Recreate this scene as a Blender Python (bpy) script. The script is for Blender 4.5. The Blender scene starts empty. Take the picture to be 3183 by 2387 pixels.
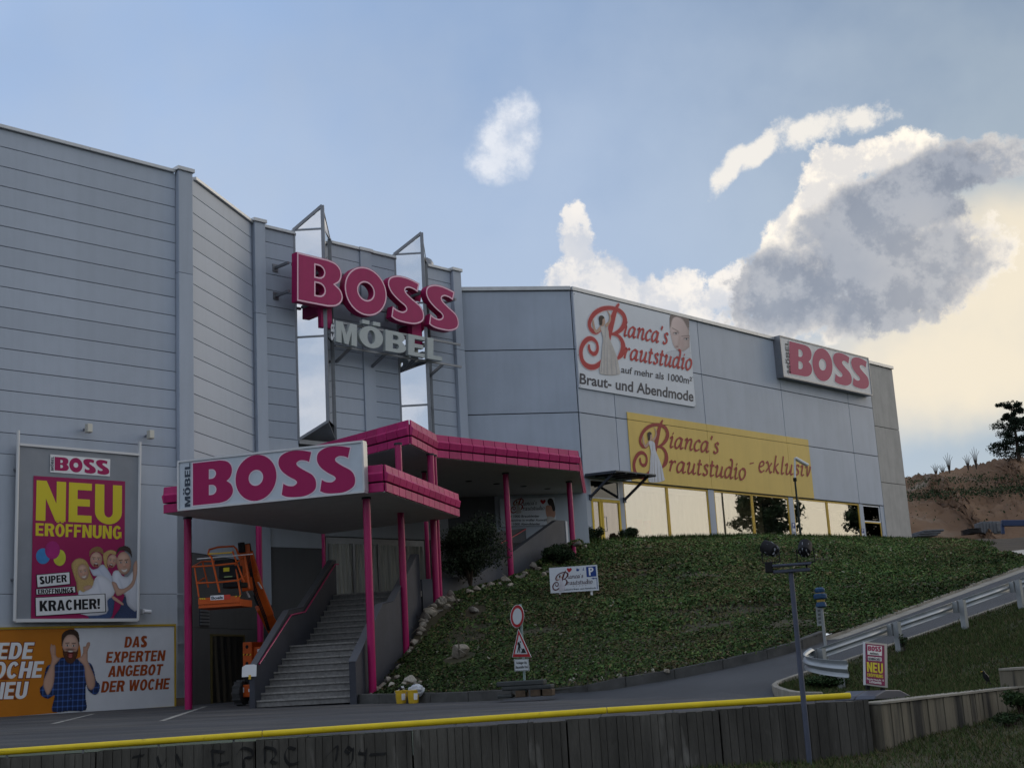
import bpy, bmesh, math, random
import numpy as np
from mathutils import Vector, Matrix, Euler
from math import sin, cos, radians, pi, sqrt, atan2
R_ = random.Random(7)
SC = bpy.context.scene
COL = SC.collection

# ------------------------------------------------------------------ camera
EYE = Vector((0, 0, 0.6))
PITCH, ROLL, FPX, CX, CY = radians(12.044), radians(3.2876), 4108.3, 1591.5, 1193.5
CR = Vector((cos(ROLL), sin(ROLL)*sin(PITCH), -sin(ROLL)*cos(PITCH)))
CU = Vector((sin(ROLL), -cos(ROLL)*sin(PITCH), cos(ROLL)*cos(PITCH)))
CF = Vector((0, cos(PITCH), sin(PITCH)))
cam = bpy.data.cameras.new('camera')
cam.sensor_fit = 'HORIZONTAL'; cam.sensor_width = 36; cam.lens = 36*FPX/3183
cam.clip_start = 0.1; cam.clip_end = 3000
camo = bpy.data.objects.new('camera', cam); COL.objects.link(camo)
camo.matrix_world = Matrix(((CR.x, CU.x, -CF.x, 0), (CR.y, CU.y, -CF.y, 0), (CR.z, CU.z, -CF.z, EYE.z), (0, 0, 0, 1)))
SC.camera = camo

# ------------------------------------------------------------------ sky
SUN_AZ, SUN_EL = 55.0, 20.0
wd = bpy.data.worlds.new('World'); SC.world = wd; wd.use_nodes = True
wd.cycles.sampling_method = 'MANUAL'; wd.cycles.sample_map_resolution = 512
NT = wd.node_tree; NT.nodes.clear()
def N(nt, t, **k):
    n = nt.nodes.new(t)
    for a, b in k.items(): setattr(n, a, b)
    return n
def L(nt, a, b): nt.links.new(a, b)
def mth(op, a, b=None, c=None, clamp=False):
    n = N(NT, 'ShaderNodeMath', operation=op); n.use_clamp = clamp
    for i, v in enumerate((a, b, c)):
        if v is None: continue
        if isinstance(v, (int, float)): n.inputs[i].default_value = v
        else: L(NT, v, n.inputs[i])
    return n.outputs[0]
def sstep(x, lo, hi):
    n = N(NT, 'ShaderNodeMapRange', interpolation_type='SMOOTHSTEP')
    L(NT, x, n.inputs[0]); n.inputs[1].default_value = lo; n.inputs[2].default_value = hi
    return n.outputs[0]
def cmix(f, a, b, mode='MIX'):
    n = N(NT, 'ShaderNodeMix', data_type='RGBA', blend_type=mode)
    for i, v in ((0, f), (6, a), (7, b)):
        if isinstance(v, (int, float)): n.inputs[i].default_value = v
        elif isinstance(v, tuple): n.inputs[i].default_value = v + (1,)
        else: L(NT, v, n.inputs[i])
    return n.outputs[2]
tc = N(NT, 'ShaderNodeTexCoord')
sep = N(NT, 'ShaderNodeSeparateXYZ'); L(NT, tc.outputs['Generated'], sep.inputs[0])
DEG = 180/pi
AZ = mth('MULTIPLY', mth('ARCTAN2', sep.outputs[0], sep.outputs[1]), DEG)
EL = mth('MULTIPLY', mth('ARCSINE', sep.outputs[2]), DEG)
def noise(scale, detail=6, rough=.55, off=(0, 0, 0), stretch=1.0):
    mp = N(NT, 'ShaderNodeMapping'); L(NT, tc.outputs['Generated'], mp.inputs[0])
    mp.inputs['Location'].default_value = off; mp.inputs['Scale'].default_value = (1, 1, stretch)
    n = N(NT, 'ShaderNodeTexNoise'); n.inputs['Scale'].default_value = scale; n.inputs['Detail'].default_value = detail
    n.inputs['Roughness'].default_value = rough; L(NT, mp.outputs[0], n.inputs['Vector'])
    return n
nb = noise(9, 3, .55, (3.1, 1.7, .4))
nf = noise(24, 7, .66, (0.3, 2.2, 5.1)); nfv = mth('SUBTRACT', nf.outputs['Fac'], .5)
nf2 = noise(24, 5, .66, (0.3-.010, 2.2+.004, 5.1-.016)); lit = sstep(mth('SUBTRACT', nf.outputs['Fac'], nf2.outputs['Fac']), -.10, .10)   # billows: lighter where the cloud thins towards the light
nsoft = noise(14, 4, .52, (7.7, .2, 1.9)); nsv = mth('SUBTRACT', nsoft.outputs['Fac'], .5)
cmb = N(NT, 'ShaderNodeCombineXYZ'); L(NT, AZ, cmb.inputs[0]); L(NT, EL, cmb.inputs[1])
vd = N(NT, 'ShaderNodeVectorMath', operation='MULTIPLY_ADD'); L(NT, nb.outputs['Color'], vd.inputs[0]); vd.inputs[1].default_value = (2.4, 2.4, 0)
vo = N(NT, 'ShaderNodeVectorMath', operation='SUBTRACT'); L(NT, cmb.outputs[0], vo.inputs[0]); vo.inputs[1].default_value = (1.2, 1.2, 0)
L(NT, vo.outputs[0], vd.inputs[2]); PV = vd.outputs[0]
def skydir(x, y):                                    # photograph point -> azimuth and elevation in degrees
    d = (CF + CR*(x-CX)/FPX - CU*(y-CY)/FPX).normalized()
    return math.degrees(atan2(d.x, d.y)), math.degrees(math.asin(d.z))
sp_ = N(NT, 'ShaderNodeSeparateXYZ'); L(NT, PV, sp_.inputs[0]); X_, Y_ = sp_.outputs[0], sp_.outputs[1]
cq = N(NT, 'ShaderNodeCombineXYZ'); L(NT, mth('MULTIPLY', X_, X_), cq.inputs[0]); L(NT, mth('MULTIPLY', X_, Y_), cq.inputs[1]); L(NT, mth('MULTIPLY', Y_, Y_), cq.inputs[2])
cl_ = N(NT, 'ShaderNodeCombineXYZ'); L(NT, X_, cl_.inputs[0]); L(NT, Y_, cl_.inputs[1]); cl_.inputs[2].default_value = 1
def dot(v, k):
    n = N(NT, 'ShaderNodeVectorMath', operation='DOT_PRODUCT'); L(NT, v, n.inputs[0]); n.inputs[1].default_value = k; return n.outputs['Value']
def blob(x, y, rx, ry, rot=0):                       # elliptic cloud lump (1 in its middle, 0 on its rim), measured on the cloud part of the photograph
    k = 1.2067; az, el = skydir(1350+x/k, 200+y/k); s = DEG/FPX/k
    c, sn = cos(radians(rot-3.3)), sin(radians(rot-3.3)); p, q = 1/(rx*s)**2, 1/(ry*s)**2
    A, B, C = c*c*p+sn*sn*q, 2*c*sn*(p-q), sn*sn*p+c*c*q
    D, E_, F = -2*A*az-B*el, -2*C*el-B*az, A*az*az+B*az*el+C*el*el
    return mth('SUBTRACT', dot(cl_.outputs[0], (-D, -E_, 1-F)), dot(cq.outputs[0], (A, B, C)))
def union(lst):
    o = lst[0]
    for v in lst[1:]: o = mth('SMOOTH_MAX', o, v, .3)
    return o
sky = N(NT, 'ShaderNodeTexSky', sky_type='NISHITA'); sky.sun_disc = False
sky.sun_elevation = radians(SUN_EL); sky.sun_rotation = radians(SUN_AZ); sky.altitude = 300
sky.air_density = 1.0; sky.dust_density = .15; sky.ozone_density = 2.0
base = cmix(1.0, sky.outputs[0], (.80, .80, .84), 'MULTIPLY')
# thin veil of high haze over the whole sky, paler than the blue
veil = sstep(mth('ADD', noise(2.2, 3, .5, (1.3, .2, .9), 2.2).outputs['Fac'], mth('MULTIPLY', nsv, .25)), .30, .75)
hz = cmix(sstep(AZ, -16, 26), (3.35, 4.75, 7.3), (2.0, 2.75, 3.95))      # high sky: clear blue to the left, greyer towards the cloud bank
lowc = cmix(sstep(AZ, 0, 26), (4.55, 5.55, 7.2), (4.1, 4.75, 5.2))
base = cmix(mth('MULTIPLY_ADD', veil, .16, .78), base, cmix(sstep(mth('ADD', EL, mth('MULTIPLY', nsv, 14)), 14, 34), lowc, hz))
puff = sstep(mth('ADD', union([blob(260, 320, 140, 150, 20), blob(310, 225, 110, 100), blob(345, 310, 95, 120), blob(205, 370, 90, 95)]), mth('ADD', mth('MULTIPLY', nsv, 1.2), mth('MULTIPLY', nfv, 3.2))), -.1, 1.1)
cum = union([blob(600, 830, 230, 150), blob(560, 680, 80, 190, 16), blob(720, 850, 190, 140), blob(900, 880, 140, 160), blob(1070, 850, 80, 140, -30), blob(760, 960, 460, 110)])
cumd = sstep(mth('ADD', cum, mth('MULTIPLY', nfv, 3.4)), .05, .42)
arc = union([blob(1085, 370, 130, 46, 42), blob(1220, 285, 170, 52, 30), blob(1420, 225, 200, 72, 14), blob(1580, 190, 150, 62, 8)])
arcd = sstep(mth('ADD', arc, mth('MULTIPLY', nfv, 4.2)), .05, .85)
big = union([blob(1350, 600, 290, 85, 44), blob(1490, 420, 130, 150, 10), blob(1670, 330, 210, 95), blob(1940, 410, 340, 110, 6), blob(1640, 600, 460, 230, 14), blob(1450, 820, 450, 220, 12), blob(1780, 760, 430, 210, 8)])
bigd = sstep(mth('ADD', big, mth('MULTIPLY', nfv, 3.2)), .0, .40)
dark = union([blob(1835, 505, 470, 170, 16), blob(1640, 620, 430, 185, 26), blob(1385, 840, 440, 195, 8), blob(1720, 800, 430, 195, 10)])
darkd = sstep(mth('ADD', dark, mth('ADD', mth('MULTIPLY', nsv, 1.2), mth('MULTIPLY', nfv, 2.6))), -.25, .65)
glow = union([blob(2100, 840, 560, 380, 20), blob(1980, 1100, 760, 280, 10)])
glowd = sstep(mth('ADD', glow, mth('MULTIPLY', nsv, 1.5)), -.2, 1.1)
WARM, WHITE, EDGE = (9.6, 8.3, 6.2), (8.0, 8.2, 8.8), (9.4, 8.8, 7.9)
soft = sstep(nsv, -.22, .22)
GREY = cmix(mth('MULTIPLY', mth('ADD', soft, sstep(EL, 26, 12)), .5), cmix(lit, (1.5, 1.8, 2.5), (2.6, 2.95, 3.7)), cmix(lit, (3.2, 3.5, 4.1), (4.6, 4.75, 5.1)))
col = cmix(mth('MULTIPLY', glowd, .78), base, WARM)
col = cmix(mth('MULTIPLY', puff, .8), col, cmix(mth('MULTIPLY', mth('ADD', lit, soft), .5), (5.9, 6.4, 7.4), (8.6, 8.7, 9.0)))
col = cmix(mth('MULTIPLY', cumd, .9), col, cmix(mth('MULTIPLY', mth('ADD', lit, soft), .5), (5.2, 5.6, 6.4), (9.9, 9.2, 8.3)))
col = cmix(mth('MULTIPLY', arcd, .8), col, EDGE)
col = cmix(mth('MULTIPLY', bigd, .93), col, cmix(darkd, cmix(lit, (7.6, 7.3, 7.0), (10.4, 9.5, 8.2)), GREY))
# scattered cumulus round the rest of the sky (behind and beside the camera)
oth = sstep(mth('ADD', noise(3.1, 4, .58, (5.2, 4.4, 2.0), 2.6).outputs['Fac'], mth('MULTIPLY', nfv, .12)), .38, .56)
front = mth('MULTIPLY', sstep(AZ, -32, -20), sstep(AZ, 36, 24))
othm = mth('MULTIPLY', mth('MULTIPLY', oth, mth('SUBTRACT', 1.0, front)), sstep(EL, 2, 12))
col = cmix(mth('MULTIPLY', othm, .8), col, WHITE)
# warm light round the low sun and a haze band over the horizon
sdir = (sin(radians(SUN_AZ)), cos(radians(SUN_AZ)), .12); nd = N(NT, 'ShaderNodeVectorMath', operation='DOT_PRODUCT'); L(NT, tc.outputs['Generated'], nd.inputs[0]); nd.inputs[1].default_value = sdir
warm2 = mth('MULTIPLY', sstep(nd.outputs['Value'], .72, .98), sstep(EL, 26, 5))
col = cmix(mth('MULTIPLY', mth('MULTIPLY', warm2, sstep(AZ, 20, 40)), .9), col, WARM)
col = cmix(mth('MULTIPLY', sstep(EL, 9, 0), .6), col, cmix(warm2, (6.0, 6.5, 7.0), WARM))
bg = N(NT, 'ShaderNodeBackground'); L(NT, col, bg.inputs[0]); bg.inputs[1].default_value = 0.1
wo = N(NT, 'ShaderNodeOutputWorld'); L(NT, bg.outputs[0], wo.inputs[0])

sl = bpy.data.lights.new('sun', 'SUN'); sl.energy = 0.6; sl.angle = radians(25); sl.color = (1, .86, .68)
slo = bpy.data.objects.new('sun', sl); COL.objects.link(slo); slo.location = (60, 120, 60)
slo.rotation_euler = Vector((sin(radians(SUN_AZ))*cos(radians(SUN_EL)), cos(radians(SUN_AZ))*cos(radians(SUN_EL)), sin(radians(SUN_EL)))).to_track_quat('Z', 'Y').to_euler()
SC.view_settings.view_transform = 'Standard'; SC.view_settings.look = 'None'
SC.view_settings.exposure = 0.12; SC.view_settings.gamma = 1.0; SC.view_settings.use_curve_mapping = False
SC.cycles.max_bounces = 5; SC.cycles.diffuse_bounces = 3; SC.cycles.transparent_max_bounces = 12
SC.cycles.use_adaptive_sampling = True; SC.cycles.adaptive_threshold = 0.015; SC.cycles.use_denoising = True
# ------------------------------------------------------------------ measuring helpers
def ray(x, y): return CF + CR*(x-CX)/FPX - CU*(y-CY)/FPX
def at_z(x, y, z): d = ray(x, y); return EYE + d*((z-EYE.z)/d.z)
def at_y(x, y, Y): d = ray(x, y); return EYE + d*(Y/d.y)
def zoom(ox, oy, s): return lambda x, y: (ox+x/s, oy+y/s)
zA = zoom(500, 500, 4.1475); zB = zoom(500, 1200, 4.1475); zC = zoom(0, 950, 2.765); zD = zoom(1350, 850, 3.318); zE = zoom(1700, 1350, 4.1475)
zF = zoom(2500, 1050, 4.1475); zG = zoom(2500, 1400, 4.1475); z3 = zoom(500, 1300, 1.659); z4 = zoom(750, 600, 2.0735); z5 = zoom(1400, 850, 1.952)
z6 = zoom(2200, 950, 2.2116); z7 = zoom(1350, 1600, 2.108); zR = zoom(2250, 1600, 2.108); z2 = zoom(0, 1250, 1.458); zS = zoom(1780, 870, 4.1475)
zL = zoom(580, 1650, 3.0167); zT = zoom(880, 1620, 2.861); zU = zoom(1120, 1300, 2.7659); zQ = zoom(1480, 1480, 5.183); zH = zoom(2780, 1250, 3.0174)
zW = zoom(2980, 1980, 4.076); zN = zoom(100, 1690, 2.9636); zM = zoom(0, 1950, 3.95); zP = zoom(1680, 1730, 10.055); zX = zoom(1550, 1850, 4.741)
zK = zoom(2440, 1800, 2.977); zLP = zoom(2380, 1620, 2.1625); zY = zoom(1080, 1000, 5.027); zGr = zoom(0, 2150, 1.7015); z8 = zoom(400, 1950, 3.796)
class Fr:                                             # an upright plane: u along it, v up, d out of it
    def __init__(s, P, th):
        s.P = Vector((P[0], P[1], 0)); t = radians(th); s.th = th
        s.e = Vector((sin(t), cos(t), 0)); s.n = Vector((cos(t), -sin(t), 0)); s.z = Vector((0, 0, 1))
    def pt(s, u, v, d=0): return s.P + s.e*u + s.z*v + s.n*d
    def px(s, q, d=0):
        r = ray(*q); t = ((s.P + s.n*d - EYE).dot(s.n))/r.dot(s.n); p = EYE + r*t - s.P
        return p.dot(s.e), p.dot(s.z)
    def off(s, d): f = Fr(s.P + s.n*d, s.th); return f
class Fr3(Fr):                                        # the same for a leaning board
    def __init__(s, P, e, z): s.P = Vector(P); s.e = Vector(e).normalized(); s.z = Vector(z); s.z = (s.z - s.e*s.z.dot(s.e)).normalized(); s.n = s.e.cross(s.z); s.th = id(s)

# ------------------------------------------------------------------ mesh helpers
class MB:
    def __init__(s): s.v = []; s.f = []; s.m = []
    def add(s, vs, fs, mi=0):
        o = len(s.v); s.v += [tuple(v) for v in vs]
        for f in fs: s.f.append([o+i for i in f]); s.m.append(mi)
        return s
    def hexa(s, p, mi=0): return s.add(p, [(0, 3, 2, 1), (4, 5, 6, 7), (0, 1, 5, 4), (1, 2, 6, 5), (2, 3, 7, 6), (3, 0, 4, 7)], mi)
    def fbox(s, fr, u0, u1, v0, v1, d0, d1, mi=0):    # box on a frame
        P = fr.pt
        return s.hexa([P(u0, v0, d0), P(u0, v0, d1), P(u1, v0, d1), P(u1, v0, d0), P(u0, v1, d0), P(u0, v1, d1), P(u1, v1, d1), P(u1, v1, d0)], mi)
    def box(s, c, h, rz=0, mi=0):
        c = Vector(c); r = Matrix.Rotation(rz, 3, 'Z')
        q = [c + r @ Vector((sx*h[0], sy*h[1], sz*h[2])) for sz in (-1, 1) for sx, sy in ((-1, -1), (1, -1), (1, 1), (-1, 1))]
        return s.hexa(q, mi)
    def bar(s, a, b, w, h=None, up=(0, 0, 1), mi=0):  # square bar between two points
        a, b = Vector(a), Vector(b); h = h or w; d = (b-a).normalized(); x = d.cross(Vector(up))
        if x.length < 1e-4: x = d.cross(Vector((1, 0, 0)))
        x.normalize(); y = x.cross(d)
        q = [p + x*sx*w/2 + y*sy*h/2 for p in (a, b) for sx, sy in ((-1, -1), (1, -1), (1, 1), (-1, 1))]
        return s.hexa(q, mi)
    def tube(s, pts, r, n=8, mi=0, cap=True):
        pts = [Vector(p) for p in pts]; rs = r if isinstance(r, (list, tuple)) else [r]*len(pts); o = len(s.v); x = None
        for i, p in enumerate(pts):
            d = (pts[min(i+1, len(pts)-1)] - pts[max(i-1, 0)]).normalized()
            if x is None: x = d.orthogonal().normalized()
            else: x = (x - d*x.dot(d)).normalized()
            y = d.cross(x)
            for k in range(n): a = 2*pi*k/n; s.v.append(tuple(p + (x*cos(a) + y*sin(a))*rs[i]))
        for i in range(len(pts)-1):
            for k in range(n): k2 = (k+1) % n; s.f.append([o+i*n+k, o+i*n+k2, o+(i+1)*n+k2, o+(i+1)*n+k]); s.m.append(mi)
        if cap:
            s.f.append([o+k for k in range(n)][::-1]); s.m.append(mi); e = o+(len(pts)-1)*n; s.f.append([e+k for k in range(n)]); s.m.append(mi)
        return s
    def lathe(s, base, prof, n=16, mi=0):             # profile of (radius, height) about a vertical axis
        base = Vector(base); o = len(s.v)
        for r, h in prof:
            for k in range(n): a = 2*pi*k/n; s.v.append(tuple(base + Vector((r*cos(a), r*sin(a), h))))
        for i in range(len(prof)-1):
            for k in range(n): k2 = (k+1) % n; s.f.append([o+i*n+k, o+i*n+k2, o+(i+1)*n+k2, o+(i+1)*n+k]); s.m.append(mi)
        s.f.append([o+k for k in range(n)][::-1]); s.m.append(mi); e = o+(len(prof)-1)*n; s.f.append([e+k for k in range(n)]); s.m.append(mi)
        return s
    def prism(s, poly, vec, mi=0):                    # polygon (3d, convex or simple) swept along vec
        poly = [Vector(p) for p in poly]; n = len(poly); vec = Vector(vec); o = len(s.v)
        s.v += [tuple(p) for p in poly] + [tuple(p+vec) for p in poly]
        s.f.append([o+i for i in range(n)][::-1]); s.f.append([o+n+i for i in range(n)]); s.m += [mi, mi]
        for i in range(n): j = (i+1) % n; s.f.append([o+i, o+j, o+n+j, o+n+i]); s.m.append(mi)
        return s
    def sheet(s, rows, mi=0):                         # rows of equal-length point lists
        o = len(s.v); c = len(rows[0])
        for r in rows: s.v += [tuple(p) for p in r]
        for i in range(len(rows)-1):
            for j in range(c-1): s.f.append([o+i*c+j, o+i*c+j+1, o+(i+1)*c+j+1, o+(i+1)*c+j]); s.m.append(mi)
        return s
ORG = {}
def root_org(p):
    while p is not None and p.parent is not None: p = p.parent
    return ORG.get(p.name, Vector((0, 0, 0))) if p is not None else Vector((0, 0, 0))
def link(name, me, parent=None, org=None):
    o = bpy.data.objects.new(name, me); COL.objects.link(o)
    if parent is not None: o.parent = parent
    return o
def mesh_of(name, mb, mats, org, smooth=False, bevel=0):
    me = bpy.data.meshes.new(name); org = Vector(org)
    me.from_pydata([tuple(Vector(v)-org) for v in mb.v], [], mb.f)
    for m in (mats if isinstance(mats, (list, tuple)) else [mats]): me.materials.append(m)
    if any(mb.m): me.polygons.foreach_set('material_index', mb.m)
    bm = bmesh.new(); bm.from_mesh(me)
    if smooth != 'open': bmesh.ops.recalc_face_normals(bm, faces=bm.faces)
    if bevel: bmesh.ops.bevel(bm, geom=[e for e in bm.edges if len(e.link_faces) == 2 and e.calc_face_angle(0) > .6], offset=bevel, segments=1, affect='EDGES', clamp_overlap=True)
    bm.to_mesh(me); bm.free()
    if smooth:
        me.polygons.foreach_set('use_smooth', [True]*len(me.polygons))
        try: me.set_sharp_from_angle(angle=radians(40))
        except Exception: pass
    me.update(); return me
def obj(name, mb, mats, parent=None, smooth=False, bevel=0, org=None):
    if parent is not None: og = root_org(parent)
    elif org is not None: og = Vector(org)
    else:
        a = np.array(mb.v); og = Vector(((a[:, 0].min()+a[:, 0].max())/2, (a[:, 1].min()+a[:, 1].max())/2, a[:, 2].min()))
    me = mesh_of(name, mb, mats, og, smooth, bevel); o = link(name, me, parent)
    if parent is None: o.location = og; ORG[o.name] = og
    return o
def tag(o, label, cat, group=None):
    o['label'] = label; o['category'] = cat
    if group: o['group'] = group
    return o
def thing(name, loc, label, cat, group=None):
    o = bpy.data.objects.new(name, None); COL.objects.link(o); o.location = loc; o.empty_display_size = .3
    ORG[o.name] = Vector(loc); return tag(o, label, cat, group)
def struct(name, mb, mats, smooth=False, kind='structure'):
    o = obj(name, mb, mats, None, smooth); o['kind'] = kind; return o
def copy_tree(o, parent=None):
    c = o.copy(); COL.objects.link(c); c.parent = parent
    for ch in o.children: copy_tree(ch, c)
    return c

# ------------------------------------------------------------------ materials
def srgb(r, g, b):
    f = lambda c: (c/255/12.92 if c/255 <= .04045 else ((c/255+.055)/1.055)**2.4)
    return (f(r), f(g), f(b))
MATS = {}
def mat(name, col, rough=.6, var=.0, vscale=3.0, bump=0, bscale=60, metal=0, spec=.25, col2=None, streak=0, stretch=None, alpha=1, trans=0, emit=None, spots=None, coat=0, piece=0):
    if name in MATS: return MATS[name]
    m = bpy.data.materials.new(name); m.use_nodes = True; nt = m.node_tree; b = nt.nodes['Principled BSDF']
    b.inputs['Base Color'].default_value = tuple(col)+(1,); b.inputs['Roughness'].default_value = rough; b.inputs['Metallic'].default_value = metal
    b.inputs['Specular IOR Level'].default_value = spec; b.inputs['Alpha'].default_value = alpha; b.inputs['Transmission Weight'].default_value = trans
    b.inputs['Coat Weight'].default_value = coat
    tcn = nt.nodes.new('ShaderNodeTexCoord'); src = tcn.outputs['Object']
    if stretch:
        mp = nt.nodes.new('ShaderNodeMapping'); mp.inputs['Scale'].default_value = stretch; nt.links.new(src, mp.inputs[0]); src = mp.outputs[0]
    last = None
    def mixn(f, a, bb, mode='MIX'):
        n = nt.nodes.new('ShaderNodeMix'); n.data_type = 'RGBA'; n.blend_type = mode
        for i, v in ((0, f), (6, a), (7, bb)):
            if isinstance(v, (int, float)): n.inputs[i].default_value = v
            elif isinstance(v, tuple): n.inputs[i].default_value = v+(1,)
            else: nt.links.new(v, n.inputs[i])
        return n.outputs[2]
    if var or col2 is not None:
        n = nt.nodes.new('ShaderNodeTexNoise'); n.inputs['Scale'].default_value = vscale; n.inputs['Detail'].default_value = 7; n.inputs['Roughness'].default_value = .6
        nt.links.new(src, n.inputs['Vector']); mr = nt.nodes.new('ShaderNodeMapRange'); nt.links.new(n.outputs['Fac'], mr.inputs[0])
        mr.inputs[1].default_value = .3; mr.inputs[2].default_value = .7
        c2 = tuple(col2) if col2 is not None else tuple(c*(1+var) for c in col)
        last = mixn(mr.outputs[0], tuple(c*(1-var) for c in col), c2)
    if streak:                                         # rain streaks: noise drawn out downwards
        mp = nt.nodes.new('ShaderNodeMapping'); mp.inputs['Scale'].default_value = (2.6, 2.6, .22); nt.links.new(tcn.outputs['Object'], mp.inputs[0])
        n = nt.nodes.new('ShaderNodeTexNoise'); n.inputs['Scale'].default_value = 1.6; n.inputs['Detail'].default_value = 6; nt.links.new(mp.outputs[0], n.inputs['Vector'])
        mr = nt.nodes.new('ShaderNodeMapRange'); nt.links.new(n.outputs['Fac'], mr.inputs[0]); mr.inputs[1].default_value = .45; mr.inputs[2].default_value = .75
        mr.inputs[4].default_value = streak
        last = mixn(mr.outputs[0], last if last is not None else tuple(col), tuple(c*.45 for c in col))
    if spots:                                          # (colour, scale, low, high)
        n = nt.nodes.new('ShaderNodeTexNoise'); n.inputs['Scale'].default_value = spots[1]; n.inputs['Detail'].default_value = 5; nt.links.new(src, n.inputs['Vector'])
        mr = nt.nodes.new('ShaderNodeMapRange'); nt.links.new(n.outputs['Fac'], mr.inputs[0]); mr.inputs[1].default_value = spots[2]; mr.inputs[2].default_value = spots[3]
        last = mixn(mr.outputs[0], last if last is not None else tuple(col), tuple(spots[0]))
    if piece:                                          # each piece a touch lighter or darker than its neighbours
        oi = nt.nodes.new('ShaderNodeObjectInfo'); mr = nt.nodes.new('ShaderNodeMapRange'); nt.links.new(oi.outputs['Random'], mr.inputs[0]); mr.inputs[3].default_value = 1-piece; mr.inputs[4].default_value = 1+piece
        last = mixn(1.0, last if last is not None else tuple(col), mr.outputs[0], 'MULTIPLY')
    if last is not None: nt.links.new(last, b.inputs['Base Color'])
    if bump:
        n = nt.nodes.new('ShaderNodeTexNoise'); n.inputs['Scale'].default_value = bscale; n.inputs['Detail'].default_value = 6; nt.links.new(src, n.inputs['Vector'])
        bp = nt.nodes.new('ShaderNodeBump'); bp.inputs['Strength'].default_value = bump; bp.inputs['Distance'].default_value = .05
        nt.links.new(n.outputs['Fac'], bp.inputs['Height']); nt.links.new(bp.outputs[0], b.inputs['Normal'])
    if emit: b.inputs['Emission Color'].default_value = tuple(emit[0])+(1,); b.inputs['Emission Strength'].default_value = emit[1]
    MATS[name] = m; return m
def leaf_mat(name, col, rough=.6):                    # colour times a random per-leaf tint stored on the mesh
    m = mat(name, col, rough, spec=.12); nt = m.node_tree; b = nt.nodes['Principled BSDF']
    a = nt.nodes.new('ShaderNodeAttribute'); a.attribute_name = 'tint'
    n = nt.nodes.new('ShaderNodeMix'); n.data_type = 'RGBA'; n.blend_type = 'MULTIPLY'; n.inputs[0].default_value = 1; n.inputs[6].default_value = tuple(col)+(1,)
    nt.links.new(a.outputs['Color'], n.inputs[7]); nt.links.new(n.outputs[2], b.inputs['Base Color']); return m
def glass_mat(name, tint, refl, rough=.01, see=.5):   # pane: mirror share over a see-through, slightly tinted body
    m = bpy.data.materials.new(name); m.use_nodes = True; nt = m.node_tree; nt.nodes.clear()
    g = nt.nodes.new('ShaderNodeBsdfGlossy'); g.inputs['Roughness'].default_value = rough; g.inputs['Color'].default_value = (.95, .95, .95, 1)
    t = nt.nodes.new('ShaderNodeBsdfTransparent'); t.inputs['Color'].default_value = tuple(tint)+(1,)
    x = nt.nodes.new('ShaderNodeMixShader'); x.inputs[0].default_value = refl; nt.links.new(t.outputs[0], x.inputs[1]); nt.links.new(g.outputs[0], x.inputs[2])
    n = nt.nodes.new('ShaderNodeTexNoise'); n.inputs['Scale'].default_value = 1.1; tcn = nt.nodes.new('ShaderNodeTexCoord'); nt.links.new(tcn.outputs['Object'], n.inputs['Vector'])
    bp = nt.nodes.new('ShaderNodeBump'); bp.inputs['Strength'].default_value = .06; bp.inputs['Distance'].default_value = .02; nt.links.new(n.outputs['Fac'], bp.inputs['Height']); nt.links.new(bp.outputs[0], g.inputs['Normal'])
    o = nt.nodes.new('ShaderNodeOutputMaterial'); nt.links.new(x.outputs[0], o.inputs[0]); MATS[name] = m; return m
PANEL = mat('panel_grey', (.395, .445, .525), .5, var=.07, vscale=.5, bump=.05, bscale=25, streak=.10, piece=.045)
PANEL2 = mat('panel_grey_light', (.44, .485, .55), .55, var=.06, vscale=.4, bump=.04, bscale=20, streak=.10, piece=.04)
PANEL_SHADED = mat('panel_grey_shaded', (.105, .108, .115), .65, var=.1, vscale=.5, bump=.04, bscale=20, streak=.2)  # shade under the canopies put into the panel colour
BACKING = mat('joint_backing', (.06, .065, .07), .9)  # dark wall core seen through the panel joints
TRIM = mat('coping_metal', (.52, .53, .54), .35, metal=.3, var=.08)
CONC = mat('concrete_light', (.44, .425, .40), .8, var=.12, vscale=.9, bump=.1, bscale=30, streak=.25)
DKWALL = mat('dark_grey_render', (.045, .048, .060), .8, var=.15, vscale=1.5, bump=.08)
PINK = mat('magenta_paint', (.43, .020, .135), .38, var=.12, vscale=2, bump=.05, bscale=6, streak=.3, piece=.14)
PINKC = mat('magenta_gloss', (.36, .012, .105), .3, var=.05, streak=.1, coat=.08)
STEEL = mat('steel_frame', (.22, .23, .25), .4, metal=.5, var=.1)
SOFFIT = mat('soffit_grey', (.55, .55, .54), .7, var=.06)
YELLOW = mat('yellow_frame', (.62, .40, .05), .4, var=.08, streak=.2)
WHITEP = mat('white_print', (.72, .73, .75), .55, var=.03, streak=.08)
DARK = mat('near_black', (.012, .012, .014), .6)
SIGNRED = mat('magenta_print', (.34, .010, .095), .5, var=.04)
SIGNPALE = mat('sign_pale_grey', (.50, .56, .62), .45, var=.04, streak=.08)
PINKLINE = mat('pale_pink_edge', (.85, .55, .66), .4)
SLATE = mat('slate_lettering', (.045, .06, .085), .5)
GLASSM = glass_mat('mirror_glass', (.25, .28, .32), .80)
GLASSW = glass_mat('shop_glass', (.92, .93, .90), .45)
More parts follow.
